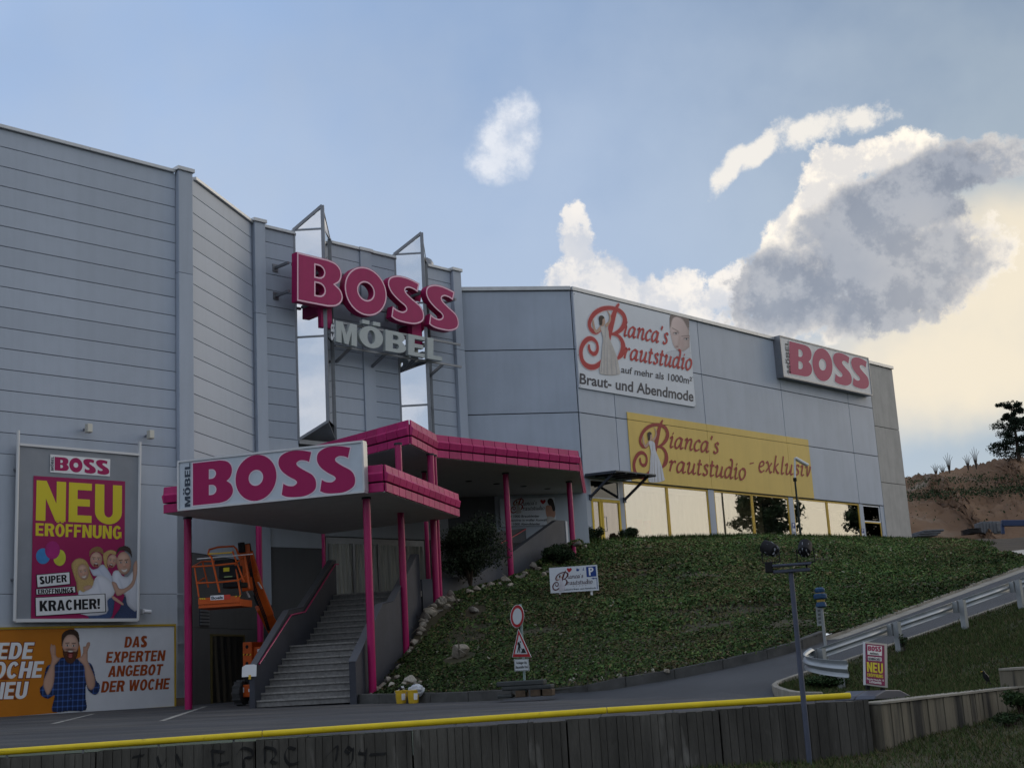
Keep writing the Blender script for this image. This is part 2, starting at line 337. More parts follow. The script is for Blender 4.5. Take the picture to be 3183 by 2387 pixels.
# ------------------------------------------------------------------ the tall store building
H = 43.3
P0 = at_y(590, 1000, 40.5); FL = Fr(P0, H); FRW = Fr(P0, 12.03)
T0u = FRW.px((783, 900))[0]; T0 = FRW.pt(T0u, 0); FT = Fr(T0, H)
TLEN = FT.px((1430, 1000))[0]
CBc = at_y(1785, 1100, 54.0); FC = Fr(CBc, 80.2); FB = Fr(CBc, H)
ROOF = 16.78
store = thing('store_building', (P0.x, P0.y, 0), 'tall grey panelled furniture store with stepped facade and glass spires, left', 'building')
PANS = {}
def panel(parent, fr, u0, u1, v0, v1, d0=0.0, d1=.04, m=PANEL, name='wall_panel', gap=.018, bev=.006):
    """one cladding panel; alike panels share their mesh"""
    k = (round(u1-u0, 3), round(v1-v0, 3), round(d1-d0, 3), m.name, fr.th)
    if k not in PANS:
        f0 = Fr((0, 0), fr.th); mb = MB().fbox(f0, gap/2, u1-u0-gap/2, gap/2, v1-v0-gap/2, 0, d1-d0)
        PANS[k] = mesh_of(name, mb, m, (0, 0, 0), bevel=bev)
    o = link(name, PANS[k], parent); o.location = fr.pt(u0, v0, d0) - root_org(parent); return o
# core volume behind the cladding
core = MB()
core.fbox(FL, -16, -.01, -.5, ROOF-.12, -12, -.02).fbox(FRW, .02, T0u, -.5, ROOF-.13, -10, -.02).fbox(FT, .0, TLEN-.02, -.5, ROOF-.14, -12, -.02)
obj('wall_core', core, BACKING, store)
JL = [16.15-.6*i for i in range(15)]                   # horizontal joints
def stack(fr, u0, u1, top, bottom, m=PANEL):
    edges = [top] + [j for j in JL if bottom+.05 < j < top-.05] + [bottom]
    for a, b in zip(edges[:-1], edges[1:]): panel(store, fr, u0, u1, b, a, m=m)
uL0 = -15.5
stack(FL, uL0, -.53, 16.7, 7.15); stack(FRW, .02, T0u-.03, 16.7, 4.55)
for a, b in ((6.55, 7.15), (3.3, 6.55), (0.25, 3.3)):
    for u0, u1 in ((uL0, -9.2), (-9.2, -3.95), (-3.95, -.02)): panel(store, FL, u0, u1, b if False else a, b, m=PANEL2, d1=.05, gap=.012)
panel(store, FL, uL0, -.02, -.3, .25, m=mat('plinth_brown', (.16, .115, .09), .85, var=.2), name='plinth', d1=.06)
for a, b in ((0.0, 2.3), (2.3, 4.55)): panel(store, FRW, 0.03, T0u-.03, a, b, m=PANEL_SHADED, d1=.03, gap=.01)
# pilasters with a cap each
def pilaster(fr, u0, u1, v0, v1, d):
    for a, b in ((v0, min(v1, 14.9-1.55)), (min(v1, 14.9-1.55), v1)):
        if b-a > .05: panel(store, fr, u0, u1, a, b, d0=-.02, d1=d, m=PANEL, name='pilaster', gap=.008, bev=.012)
    obj('pilaster_cap', MB().fbox(fr, u0-.05, u1+.05, v1, v1+.13, -.1, d+.06), TRIM, store, bevel=.01)
pilaster(FL, -.53, .0, 6.75, 16.78, .22)
panel(store, FL, -.53, -.01, 0.25, 6.75, m=PANEL2, d1=.05, gap=.01)
pilaster(FT, .0, .47, 3.1, 16.76, .22); pilaster(FT, TLEN-.47, TLEN, 5.5, 16.7, .2)
U = lambda q, fr=FT: fr.px(q)[0]
b1l, b1r, b2l, b2r = U(z4(335, 245)), U(z4(572, 310)), U(z4(985, 405)), U(z4(1192, 460))
mp0, mp1 = U(z4(755, 350)), U(z4(828, 370))
stack(FT, .47, b1l, 16.66, 6.9); stack(FT, b1r, mp0, 16.66, 6.9); stack(FT, mp1, b2l, 16.66, 6.9); stack(FT, b2r, TLEN-.47, 16.66, 6.9)
pilaster(FT, mp0, mp1, 6.9, 16.66, .1)
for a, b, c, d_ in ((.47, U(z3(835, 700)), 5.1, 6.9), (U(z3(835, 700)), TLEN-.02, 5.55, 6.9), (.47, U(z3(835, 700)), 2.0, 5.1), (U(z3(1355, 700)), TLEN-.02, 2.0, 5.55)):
    panel(store, FT, a, b, c, d_, m=PANEL2 if d_ > 5.6 else PANEL_SHADED, d1=.03, gap=.01)
panel(store, FT, .47, U(z3(835, 700)), -.2, 2.0, m=PANEL_SHADED, d1=.03, gap=.01)
# copings along the roof line
for fr, a, b, z in ((FL, uL0, -.58, 16.7), (FRW, .25, T0u, 16.7), (FT, .5, b1l, 16.66), (FT, b1r, mp0-.05, 16.66), (FT, mp1+.05, b2l, 16.66), (FT, b2r, TLEN-.5, 16.66)):
    k = max(1, round((b-a)/3.2))
    for i in range(k): obj('roof_coping', MB().fbox(fr, a+(b-a)*i/k+.004, a+(b-a)*(i+1)/k-.004, z, z+.11, -.35, .13), TRIM, store, bevel=.008)
# pointed glass bays
def bay(ul, ur, qpeak, qapexb, qwallb, nm):
    A = FT.pt(ul, 0); Bq = FT.pt(ur, 0)
    w = at_y(*qpeak, A.y).x - A.x; X = Vector((A.x + w, A.y, 0))
    zp = at_y(*qpeak, A.y).z; zab = at_y(*qapexb, A.y).z; zb = FT.px(qwallb)[1]
    th = thing(nm, (A.x, A.y, zb), *BAYL.pop(0))
    zt = 16.85; up = lambda p, z: Vector((p.x, p.y, z))
    hz = [zt] + [zt - 2.05*i for i in range(1, 5)]; hz = [h for h in hz if h > zb+1.9]
    obj('post', MB().bar(up(A, zb), up(A, zt), .13), STEEL, th); obj('post', MB().bar(up(X, zab), up(X, zp), .13), STEEL, th); obj('post', MB().bar(up(Bq, zb), up(Bq, zt), .1), STEEL, th)
    def pane(poly): obj('pane', MB().prism(poly, (0, .012, 0)), GLASSM, th)
    e = .05; L_ = A+Vector((e, -.01, 0)); R2 = X+Vector((-e, -.01, 0))
    pane([up(L_, zt+.05), up(R2, zt+.05), up(R2, zp-.18)])
    prev = zt
    for h in hz[1:]+[None]:
        if h is None: pane([up(L_, zb+.1), up(R2, zab+.03), up(R2, prev-.04), up(L_, prev-.04)])
        else: pane([up(L_, h+.04), up(R2, h+.04), up(R2, prev-.04), up(L_, prev-.04)]); prev = h
    for h in hz: obj('mullion', MB().bar(up(A, h), up(X, h), .06), STEEL, th)
    obj('mullion', MB().bar(up(A, zt), up(X, zp), .11), STEEL, th); obj('mullion', MB().bar(up(A, zb), up(X, zab), .09), STEEL, th)
    back = FT.pt((ul+ur)/2 - .2, 0, -1.3)
    for q in (A, Bq): obj('stay', MB().bar(up(X, zp), up(q, zt) if q is Bq else up(back, zt-.1), .045), STEEL, th)
    obj('stay', MB().bar(up(A, zt), up(back, zt-.1), .05), STEEL, th); obj('stay', MB().bar(up(X, zt), up(Bq, zt), .04), STEEL, th)
    gx = Vector((.01, 0, 0))
    obj('pane', MB().prism([up(X, zt), up(Bq, zt), up(X, zp-.2)], gx), GLASSM, th)
    obj('roof_pane', MB().prism([up(A, zt), up(back, zt-.1), up(X, zp-.1)], (0, .01, .01)), GLASSM, th)
    prev = zt
    for h in hz[1:]+[zab]:
        obj('side_pane', MB().prism([up(X, h+.04) + Vector((.02, .06, 0)), up(Bq, h+.04) + Vector((-.03, -.03, 0)), up(Bq, prev-.04) + Vector((-.03, -.03, 0)), up(X, prev-.04) + Vector((.02, .06, 0))], gx), GLASSM, th); prev = h
    obj('underside', MB().prism([up(A, zb), up(X, zab), up(Bq, zb+.15)], (0, 0, .04)), STEEL, th)
    obj('sill', MB().bar(up(A, zb-.05), up(Bq, zb-.05), .16), STEEL, th)
BAYL = [('left pointed mirror glass bay on the tower, behind the letter B', 'glass bay', 'pointed glass bays on the tower'),
        ('right pointed mirror glass bay on the tower, behind the last letters', 'glass bay', 'pointed glass bays on the tower')]
bay(b1l, b1r, z4(522, 82), z4(553, 1470), z4(380, 1595), 'glass_bay')
bay(b2l, b2r, z4(1162, 258), z4(1205, 1660), z4(1040, 1760), 'glass_bay')
# entrance under the canopy: glazing behind plastic sheeting
LAND = 2.9
e0, e1 = U(z3(845, 800)), U(z3(1352, 800))
ent = thing('entrance_glazing', tuple(FT.pt(e0, LAND)), 'store entrance doors hidden behind hanging translucent plastic sheeting, above the stairs', 'entrance')
obj('frame', MB().fbox(FT, e0, e1, 5.28, 5.5, .0, .12).fbox(FT, e0, e0+.12, LAND, 5.28, .0, .12).fbox(FT, e1-.12, e1, LAND, 5.28, .0, .12).fbox(FT, e0, e1, LAND, LAND+.06, 0, .1), STEEL, ent)
obj('inside', MB().fbox(FT, e0+.1, e1-.1, LAND, 5.4, -.012, -.004), mat('pale_interior', (.42, .40, .33), .9, var=.25, vscale=.7), ent)  # pale mottled board behind the sheeting
PLAST = mat('plastic_sheet', (.42, .42, .38), .35, var=.25, vscale=2, stretch=(3, 3, .3))
ncol = 64
for k in range(4):
    a, b = e0+.1+(e1-e0-.2)*k/4, e0+.1+(e1-e0-.2)*(k+1)/4
    rows = [[FT.pt(a+(b-a)*j/20, LAND+.03 + (5.25-LAND)*i/10, .14 + .035*sin(j*1.9+k*2+i*.25) + .02*sin(j*.7+i*.5+k)) for j in range(21)] for i in range(11)]
    obj('plastic_sheet', MB().sheet(rows), PLAST, ent, smooth='open')
for k in range(1, 4): obj('mullion', MB().fbox(FT, e0+(e1-e0)*k/4-.05, e0+(e1-e0)*k/4+.05, LAND+.02, 5.3, .19, .23), STEEL, ent)
# service door in the return wall
du0, dv0 = FRW.px(z8(960, 885)); du1, dv1 = FRW.px(z8(1338, 95))
sd = thing('service_door', tuple(FRW.pt(du0, 0)), 'dark doorway covered by black plastic sheet, left of the stairs', 'door')
obj('frame', MB().fbox(FRW, du0-.03, du0+.03, 0, 2.12, .03, .09).fbox(FRW, du1-.04, du1+.04, 0, 2.12, .03, .09).fbox(FRW, du0, du1, 2.06, 2.12, .03, .09), mat('old_yellow_frame', (.10, .08, .03), .7), sd)
rows = [[FRW.pt(du0+.03+(du1-du0-.06)*j/24, .02+2.04*i/8, .05+.018*sin(j*1.3+i*.4)*(1-j/30)) for j in range(25)] for i in range(9)]
obj('sheet', MB().sheet(rows), mat('black_sheet', (.012, .013, .017), .3), sd, smooth='open')
vu, vv = FRW.px(zL(112, 880)); vent = thing('wall_vent', tuple(FRW.pt(vu, vv)), 'small dark louvred vent on wall above the service door', 'vent')
obj('frame', MB().fbox(FRW, vu-.02, vu+.62, vv-.03, vv+.82, .03, .05), DKWALL, vent)
for k in range(8): obj('slat', MB().fbox(FRW, vu, vu+.6, vv+.1*k, vv+.1*k+.06, .05, .09), STEEL, vent)
# camera-side small wall fittings
def wall_light(fr, q, lab):
    u, v = fr.px(q); t = thing('wall_floodlight', tuple(fr.pt(u, v)), lab, 'wall light', 'floodlights above the banner')
    obj('housing', MB().fbox(fr, u, u+.17, v-.13, v+.13, .25, .42), mat('beige_plastic', (.50, .48, .42), .5), t, bevel=.015); obj('arm', MB().fbox(fr, u+.06, u+.11, v-.03, v+.03, .04, .26), STEEL, t)
    obj('lens', MB().fbox(fr, u+.015, u+.155, v-.11, v+.11, .42, .428), mat('lamp_lens', (.62, .60, .52), .2), t)
wall_light(FL, zC(690, 1068), 'small beige floodlight on wall above the banner middle'); wall_light(FL, zC(1222, 1122), 'small beige floodlight on wall near the banner right corner')
u, v = FL.px(zN(1005, 625)); t = thing('wall_camera', tuple(FL.pt(u, v)), 'small white security camera on wall beside the banner foot', 'camera')
obj('bracket', MB().fbox(FL, u-.06, u, v-.05, v+.07, .05, .2), WHITEP, t); obj('housing', MB().tube([FL.pt(u-.05, v, .22), FL.pt(u+.16, v-.02, .26)], .06, 10), WHITEP, t, smooth=True)
u, v = FT.px(z4(1222, 455)); t = thing('roof_dish', tuple(FT.pt(u, 16.77, -.35)), 'dark grey round dish peeking over the tower roof edge', 'dish')
obj('bowl', MB().lathe(FT.pt(u, 16.77, -.35), [(.36, 0), (.35, .16), (.28, .3), (.14, .39), (.02, .41)], 18), STEEL, t, smooth=True); obj('foot', MB().lathe(FT.pt(u, 16.6, -.35), [(.05, 0), (.05, .17)], 8), STEEL, t)

# ------------------------------------------------------------------ the bridal shop hall
BL = FB.px(zF(1180, 900))[0]
hall = thing('bridal_hall', (CBc.x, CBc.y, 5), 'grey concrete hall with bridal posters and a yellow framed shop front', 'building')
BR_ = 16.03
FLOOR = 5.0
mb = MB(); cl = FC.px((1425, 1000))[0] - .3
mb.fbox(FC, cl, -.02, 0, BR_-.1, -6, -.02).fbox(FB, .02, BL-.02, 8.05, BR_-.1, -14, -.02).fbox(FB, FB.px(zG(1000, 900))[0], BL-.02, 3, 8.05, -14, -.02)
mb.fbox(FB, 0.02, BL-.02, 3, 8.05, -14, -2.6)
obj('wall_core', mb, BACKING, hall)
J1, J2, WH = 13.45, 10.75, 8.03
for a, b in ((J1, BR_-.03), (J2, J1), (5.0, J2)): panel(hall, FC, cl, 0.0, a, b, m=PANEL, gap=.04, d1=.05)
vj = [0, FB.px(z5(990, 760))[0], FB.px(z5(1535, 800))[0], FB.px(z6(500, 600))[0], FB.px(zF(558, 840))[0], FB.px(zF(868, 890))[0], BL]
for a, b in ((J1, BR_-.03), (J2, J1), (WH, J2)):
    for i in range(5):
        if a == J1 and i == 1: pass
        panel(hall, FB, vj[i], vj[i+1], a, b, m=PANEL, gap=.035, d1=.05)
zj = [FB.px(zF(905, 1137))[1], FB.px(zG(985, 410))[1]]
for a, b in ((zj[0], BR_-.03), (zj[1], zj[0]), (3.0, zj[1])): panel(hall, FB, vj[5], BL, a, b, m=CONC, gap=.03, d1=.05)
for fr, a, b in ((FC, cl, .0), (FB, .0, BL+.05)):
    k = max(1, round((b-a)/4.6))
    for i in range(k): obj('roof_coping', MB().fbox(fr, a+(b-a)*i/k+.004, a+(b-a)*(i+1)/k-.004, BR_-.02, BR_+.15, -.4, .14), TRIM, hall, bevel=.01)
# shop front
ub = lambda x, y=1600: FB.px((x, y))[0]
def pillar(x0, x1): panel(hall, FB, ub(x0, 1540), ub(x1, 1540), 3.6, WH-.01, d0=-.05, d1=.02, m=PANEL, name='pillar', gap=.006)
panel(hall, FB, 0, ub(1832, 1500), 3.6, WH-.01, d0=-.05, d1=.03, m=PANEL, name='pillar', gap=.006)
for a, b in ((1921, 1938), (2201, 2219), (2449, 2463), (2666, 2678)): pillar(a, b)
def window(x0, x1, v0, v1, ft=.07, fm=YELLOW, gm=GLASSW, y=1540):
    u0, u1 = ub(x0, y), ub(x1, y)
    w = obj('window', MB().fbox(FB, u0, u1, v1-ft, v1, -.06, .0).fbox(FB, u0, u0+ft, v0, v1-ft, -.06, .0).fbox(FB, u1-ft, u1, v0, v1-ft, -.06, .0).fbox(FB, u0, u1, v0-ft, v0, -.06, .0), fm, hall)
    obj('pane', MB().fbox(FB, u0+ft, u1-ft, v0, v1-ft, -.04, -.028), gm, w); return u0, u1
for a, b in ((1938, 2074), (2075, 2201), (2219, 2336), (2337, 2449), (2463, 2567), (2568, 2666)): window(a, b, FLOOR+.05, WH-.03)
# display space behind the glass
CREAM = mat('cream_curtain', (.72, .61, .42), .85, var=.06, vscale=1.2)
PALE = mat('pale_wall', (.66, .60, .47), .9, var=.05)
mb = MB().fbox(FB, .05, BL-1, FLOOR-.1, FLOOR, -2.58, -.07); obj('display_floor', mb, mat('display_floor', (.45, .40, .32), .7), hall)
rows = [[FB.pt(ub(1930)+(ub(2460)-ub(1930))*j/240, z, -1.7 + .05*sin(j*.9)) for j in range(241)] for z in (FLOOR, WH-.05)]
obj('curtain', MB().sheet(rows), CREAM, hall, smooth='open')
obj('display_wall', MB().fbox(FB, ub(2455), ub(2700), FLOOR, WH, -2.4, -2.3), mat('dark_room_wall', (.10, .12, .115), .9, var=.2), hall)  # dark back wall of the display space
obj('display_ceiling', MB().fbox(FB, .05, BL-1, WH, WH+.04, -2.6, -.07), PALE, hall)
# shop door with fanlight
du0, du1 = ub(1831, 1500), ub(1921, 1500)
dv = FB.px(zE(560, 822))[1]
fl = obj('fanlight', MB().fbox(FB, du0, du1, WH-.1, WH-.03, -.04, .03).fbox(FB, du0, du0+.06, dv+.04, WH-.1, -.04, .03).fbox(FB, du1-.06, du1, dv+.04, WH-.1, -.04, .03).fbox(FB, du0, du1, dv, dv+.06, -.04, .03), WHITEP, hall)
obj('pane', MB().fbox(FB, du0+.06, du1-.06, dv+.06, WH-.1, -.02, -.01), glass_mat('dark_glass', (.10, .11, .12), .12), fl)
YB = mat('yellow_door_paint', (.70, .48, .035), .35, var=.05)
mid = du0 + (du1-du0)*.33
for a, b in ((du0, mid), (mid, du1)):
    d = obj('door', MB().fbox(FB, a+.01, b-.01, dv-.13, dv-.01, -.03, .05).fbox(FB, a+.01, a+.13, FLOOR-.2, dv-.13, -.03, .05).fbox(FB, b-.13, b-.01, FLOOR-.2, dv-.13, -.03, .05), YB, hall, bevel=.008)
    obj('pane', MB().fbox(FB, a+.13, b-.13, FLOOR-.2, dv-.13, 0, .01), glass_mat('door_glass', (.75, .68, .68), .30), d)
    obj('curtain', MB().sheet([[FB.pt(a+.05+(b-a-.1)*j/20, z, -.25+.02*sin(j*1.1)) for j in range(21)] for z in (FLOOR-.2, dv)]), mat('lilac_curtain', (.52, .43, .42), .9), d, smooth='open')
hp = mid+.19; obj('door_handle', MB().tube([FB.pt(hp-.06, FLOOR+.85, .05), FB.pt(hp, FLOOR+.85, .12), FB.pt(hp, FLOOR+1.45, .12), FB.pt(hp-.06, FLOOR+1.45, .05)], .018, 8), STEEL, hall)
# small glass awning over the shop door
aw = thing('door_awning', tuple(FB.pt(du0, WH+.1)), 'flat dark metal awning on two braces over the yellow shop door', 'awning')
AWM = mat('awning_metal', (.07, .08, .10), .4, metal=.4)
a0, a1 = .1, ub(1941, 1490)
obj('roof_sheet', MB().hexa([FB.pt(a0, WH+.10, .05), FB.pt(a0, WH+.02, 1.7), FB.pt(a1, WH+.02, 1.7), FB.pt(a1, WH+.10, .05), FB.pt(a0, WH+.15, .05), FB.pt(a0, WH+.07, 1.7), FB.pt(a1, WH+.07, 1.7), FB.pt(a1, WH+.15, .05)]), AWM, aw)
for k, uu in enumerate((a0+.25, a1-.15)):
    obj('brace', MB().bar(FB.pt(uu, WH-.8, .05), FB.pt(uu, WH+.0, 1.35), .09), AWM, aw); obj('bracket', MB().fbox(FB, uu-.08, uu+.08, WH-.92, WH-.7, .03, .08), AWM, aw)
for k in range(5): obj('rib', MB().bar(FB.pt(a0+(a1-a0)*k/4, WH+.07, .06), FB.pt(a0+(a1-a0)*k/4, WH-.01, 1.68), .05), AWM, aw)
# far side door
window(2680, 2733, FLOOR+2.15, WH-.05, .06, WHITEP, MATS['dark_glass'], 1580); window(2681, 2734, FLOOR+.3, FLOOR+2.1, .07, YELLOW, MATS['dark_glass'], 1590)
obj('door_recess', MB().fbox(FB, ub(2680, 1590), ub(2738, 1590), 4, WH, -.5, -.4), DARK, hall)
panel(hall, FB, ub(2736, 1590), vj[5]+.35, 3.6, WH-.02, d0=-.05, d1=.02, m=PANEL, name='pillar', gap=.006)
# ------------------------------------------------------------------ ground
def yard_z(x, y): return -.010*(x+8)
def gsheet(x0, x1, y0, y1, nx, ny, f): return MB().sheet([[(x0+(x1-x0)*j/nx, y0+(y1-y0)*i/ny, f(x0+(x1-x0)*j/nx, y0+(y1-y0)*i/ny)) for j in range(nx+1)] for i in range(ny+1)])
ASPH = mat('asphalt', (.062, .063, .067), .75, var=.35, vscale=.6, bump=.3, bscale=90, stretch=(.35, 1.2, 1), spots=((.11, .104, .094), 1.1, .50, .70))
ASPH2 = mat('asphalt_ramp', (.060, .062, .066), .7, var=.2, vscale=.5, bump=.25, bscale=90)
KERBM = mat('kerb_concrete', (.27, .25, .21), .85, var=.25, vscale=3, bump=.2, bscale=40)
KERBD = mat('kerb_dark', (.075, .075, .072), .85, var=.3, vscale=3, bump=.2, bscale=40)
WALLA = (-9.0, 15.55); WALLB = (4.05, 16.35)
def wall_y(x): return WALLA[1] + (WALLB[1]-WALLA[1])*(x-WALLA[0])/(WALLB[0]-WALLA[0])
# one broad sheet of country under everything, reaching the horizon
struct('ground', MB().sheet([[(x, y, -3.2) for x in (-900, -200, 0, 200, 900)] for y in (-300, 0, 200, 1500)]), mat('far_ground', (.06, .075, .04), .9, var=.3, vscale=.05))
rows = []
for i in range(41):
    t = i/40; row = []
    for j in range(61):
        x = -40 + 55*j/60; y0 = wall_y(x)+.02 if x < 4.05 else 16.35+(x-4.05)*1.1; y = y0 + (56-y0)*t**1.3
        row.append((x, y, yard_z(x, y)-.002))
    rows.append(row)
yard = struct('yard_asphalt', MB().sheet(rows), ASPH)
def yard_pt(q):                                        # photograph point -> point on the sloping yard
    r = ray(*q); t = (-.01*(EYE.x+8)-EYE.z)/(r.z+.01*r.x); return EYE + r*t
LINE = mat('worn_line_paint', (.36, .35, .32), .8, var=.3, vscale=8, spots=((.06, .06, .062), 5, .5, .66))
for q in ((zM(650, 1180), zM(1150, 1058)), (zM(1985, 1145), z8(905, 930))):
    a, b = yard_pt(q[0]), yard_pt(q[1]); n = (b-a).cross(Vector((0, 0, 1))).normalized()*.06; h = Vector((0, 0, .004))
    mbk = MB().add([a-n+h, b-n+h, b+n+h, a+n+h], [(0, 1, 2, 3)]); o = struct('parking_line', mbk, LINE)
# ------------------------------------------------------------------ ramp road
G0 = at_y(*zK(1065, 668), 25.0); GH = 50.0; FG = Fr(G0, GH); FE = FG.off(-.55)
ne = [FE.px(zK(x, y)) for x, y in ((940, 640), (1350, 530), (1650, 398), (2180, 205))]
RG = (ne[-1][1]-ne[0][1])/(ne[-1][0]-ne[0][0]); RZ = ne[0][1]-RG*ne[0][0]
def ramp_z(p): return RZ + RG*((Vector((p[0], p[1], 0))-FE.P).dot(FE.e))
def ramp_pt(q, dz=0):
    r = ray(*q); a = RG*r.dot(FE.e); b = RZ + RG*((EYE-FE.P).dot(FE.e)) + dz
    t = (b-EYE.z)/(r.z-a); return EYE + r*t
far = [ramp_pt(zK(x, y)) for x, y in ((-340, 800), (0, 702), (380, 566), (1000, 345), (1900, 15))]
fd = (far[-1]-far[2]); fd.normalize()
# straight lines for the two edges; extended up the hill beyond the picture
RW = (far[3]-FE.P).dot(-FE.n)                          # width of the carriageway
ustart = -(RZ+.12)/RG
def rp(u, w, dz=0): p = FE.pt(u, 0, -w); return Vector((p.x, p.y, RZ+RG*u+dz))
# kerbs: dark kerb stones along the foot of the bank, then a paler gutter up the ramp
toe = [Vector((-4.05, 31.75, -.03)), yard_pt(z7(0, 1228)), yard_pt(z7(440, 1212)), yard_pt(z7(890, 1197))]
def catm(pts, n=8):
    out = []; P_ = [pts[0]]+list(pts)+[pts[-1]]
    for i in range(1, len(P_)-2):
        for k in range(n):
            t = k/n; a, b, c, d = P_[i-1], P_[i], P_[i+1], P_[i+2]
            out.append(.5*((2*b)+(c-a)*t+(2*a-5*b+4*c-d)*t*t+(3*b-a-3*c+d)*t**3))
    return out+[pts[-1]]
fe2 = far[4]-far[2]; fe2.normalize()
tail = [ramp_pt(z7(1080, 1163)), ramp_pt(z7(1300, 1120)), ramp_pt(z7(1700, 1055))] + far[1:] + [far[4]+fe2*9, far[4]+fe2*20]
kp = catm(toe+tail, 6)
def along(pl, step):
    out = [pl[0]]; acc = 0
    for a, b in zip(pl[:-1], pl[1:]):
        d = (b-a).length; s = step-acc
        while s <= d: out.append(a.lerp(b, s/d)); s += step
        acc = (acc+d) % step
    return out
kerb = bpy.data.objects.new('kerb', None); COL.objects.link(kerb); kerb['kind'] = 'structure'; ORG['kerb'] = Vector((0, 0, 0))
kst = along(kp, 1.0)
def resample(pl, n):
    ln = [0]
    for a, b in zip(pl[:-1], pl[1:]): ln.append(ln[-1]+(b-a).length)
    out = []
    for k in range(n):
        s = ln[-1]*k/(n-1); i = max(j for j in range(len(ln)) if ln[j] <= s+1e-9); i = min(i, len(pl)-2)
        out.append(pl[i].lerp(pl[i+1], (s-ln[i])/max(1e-6, ln[i+1]-ln[i])))
    return out
nearl = resample([Vector((.6, 22.0, 0)), Vector((3.6, 21.6, 0)), Vector((4.1, 22.6, 0))] + [rp(u, 0) for u in (ustart+.6, 0, 3, 6, 10, 20, 30)], 50); farl = resample(kp[12:], 50)
rrd = []
for a, b in zip(nearl, farl):
    rrd.append([Vector((p.x, p.y, max(ramp_z(p), yard_z(p.x, p.y)-.03)+.010)) for p in (a.lerp(b, k/8) for k in range(9))])
struct('ramp_road', MB().sheet(rrd), ASPH2)
for i, (a, b) in enumerate(zip(kst[:-1], kst[1:])):
    d = (b-a).normalized(); s = d.cross(Vector((0, 0, 1))).normalized(); low = i > 12
    hgt, wd_ = (.21, .15) if not low else (.07, .12); g = d*.006; j = R_.uniform(-.008, .008)
    dz = Vector((0, 0, 1)); o2 = -s*wd_
    q = [a+g-dz*.15, a+g+o2-dz*.15, b-g+o2-dz*.15, b-g-dz*.15]; q += [v+dz*(hgt+.15+j) for v in q]
    obj('kerb_stone', MB().hexa(q), KERBD if not low else KERBM, kerb, bevel=.012)
    if low:
        q = [a+s*.34-dz*.1, a-dz*.1, b-dz*.1, b+s*.34-dz*.1]; q += [v+dz*.118 for v in q]
        obj('gutter_stone', MB().hexa(q), KERBM, kerb, bevel=.006)
# ------------------------------------------------------------------ grass bank
def crest(x, y, Y): return at_y(x, y, Y)
def facY(x, d): p = FB.pt(FB.px((x, 1600), d)[0], 0, d); return p.y
left_edge = [Vector(p) for p in ((-3.85, 31.9, .1), (-3.7, 32.8, .25), (-3.4, 34.6, .75), (-3.12, 36.5, 1.42), (-2.55, 38.0, 2.5), (-1.5, 40.4, 3.0), (-.35, 42.6, 3.3), (.9, 44.4, 4.05), (1.95, 45.9, 4.7), (2.35, 50.0, 4.95))]
cols = [catm(left_edge, 6)]
kk = [p + Vector((0, 0, .16 if i < 14 else .06)) for i, p in enumerate(kst)]
def kerb_at(f): i = f*(len(kk)-1); a = int(i); b = min(a+1, len(kk)-1); return kk[a].lerp(kk[b], i-a)
tops = [(1770, 1690, 51), (1830, 1689, facY(1830, 2.0)), (2000, 1679, facY(2000, 2)), (2200, 1672, facY(2200, 2)), (2400, 1670, facY(2400, 2)), (2600, 1673, facY(2600, 2)), (2780, 1679, facY(2780, 1.5)), (2880, 1682, 70), (2970, 1684, 66), (3056, 1697, 58), (3104, 1719, 50), (3180, 1753, 43), (3320, 1790, 39)]
tp = catm([at_y(*t) for t in tops], 5)
def top_at(f): i = f*(len(tp)-1); a = int(i); b = min(a+1, len(tp)-1); return tp[a].lerp(tp[b], i-a)
NC = 64
def kfrac(f): return .04+.62*f
for c in range(1, NC+1):
    f = c/NC; b, t = kerb_at(kfrac(f)), top_at(f); w = max(0, 1-f*5)
    col_ = []
    for i in range(55):
        s = i/54; p = b.lerp(t, s); p.z += .10*sin(pi*s)*(t.z-b.z)*.9 + .1*sin(c*.55+s*9)*sin(pi*s) + .05*sin(c*1.7+s*23)*sin(pi*s)
        le = cols[0]; q = s*(len(le)-1); a = int(q); lp = le[a].lerp(le[min(a+1, len(le)-1)], q-a)
        col_.append(p.lerp(p + (lp-b.lerp(t, s))*1.0, 0) if w <= 0 else p.lerp(lp, w*.75))
    cols.append(col_)
le = cols[0]; cols[0] = [le[int(round(i/54*(len(le)-1)))] for i in range(55)]
SOIL = mat('bank_soil', (.045, .050, .026), .95, col2=(.07, .055, .035), vscale=.8, bump=.4, bscale=12)
bankmb = MB().sheet([[cols[c][i] for c in range(len(cols))] for i in range(55)])
bank = struct('grass_bank', bankmb, SOIL, smooth='open')
# terrace at the top of the bank, in front of the shop and round its end
def ter_z(p): return 4.90 + .04*((p.x-2.7)*.686+(p.y-54)*.728)
ter = []
for f in range(0, 65):
    t = top_at(f/64); row = []
    for k in range(15):
        dd = 50*(k/14)**1.6; p = t + Vector((.55, .83, 0))*dd; w = min(1, dd/(5 if f < 38 else 5+30*min(1, (f-38)/12)))
        p.z = (t.z-.02)*(1-w) + ter_z(p)*w + (.08*sin(p.x*1.3+p.y*.7)+.06*sin(p.x*.6-p.y*1.4))*min(1, dd/12) - (.06 if 0 < dd < 2.5 else 0); row.append(p)
    ter.append(row)
termb = MB().sheet(ter)
terr = struct('terrace_ground', termb, mat('bare_ground', (.050, .040, .030), .95, col2=(.085, .066, .048), vscale=.7, bump=.5, bscale=6), smooth='open')
from mathutils.bvhtree import BVHTree
def bvh(mb): return BVHTree.FromPolygons([Vector(v) for v in mb.v], mb.f)
BVB = bvh(bankmb); BVT = bvh(termb)
def on_ter(q): return BVT.ray_cast(EYE, ray(*q).normalized())[0]
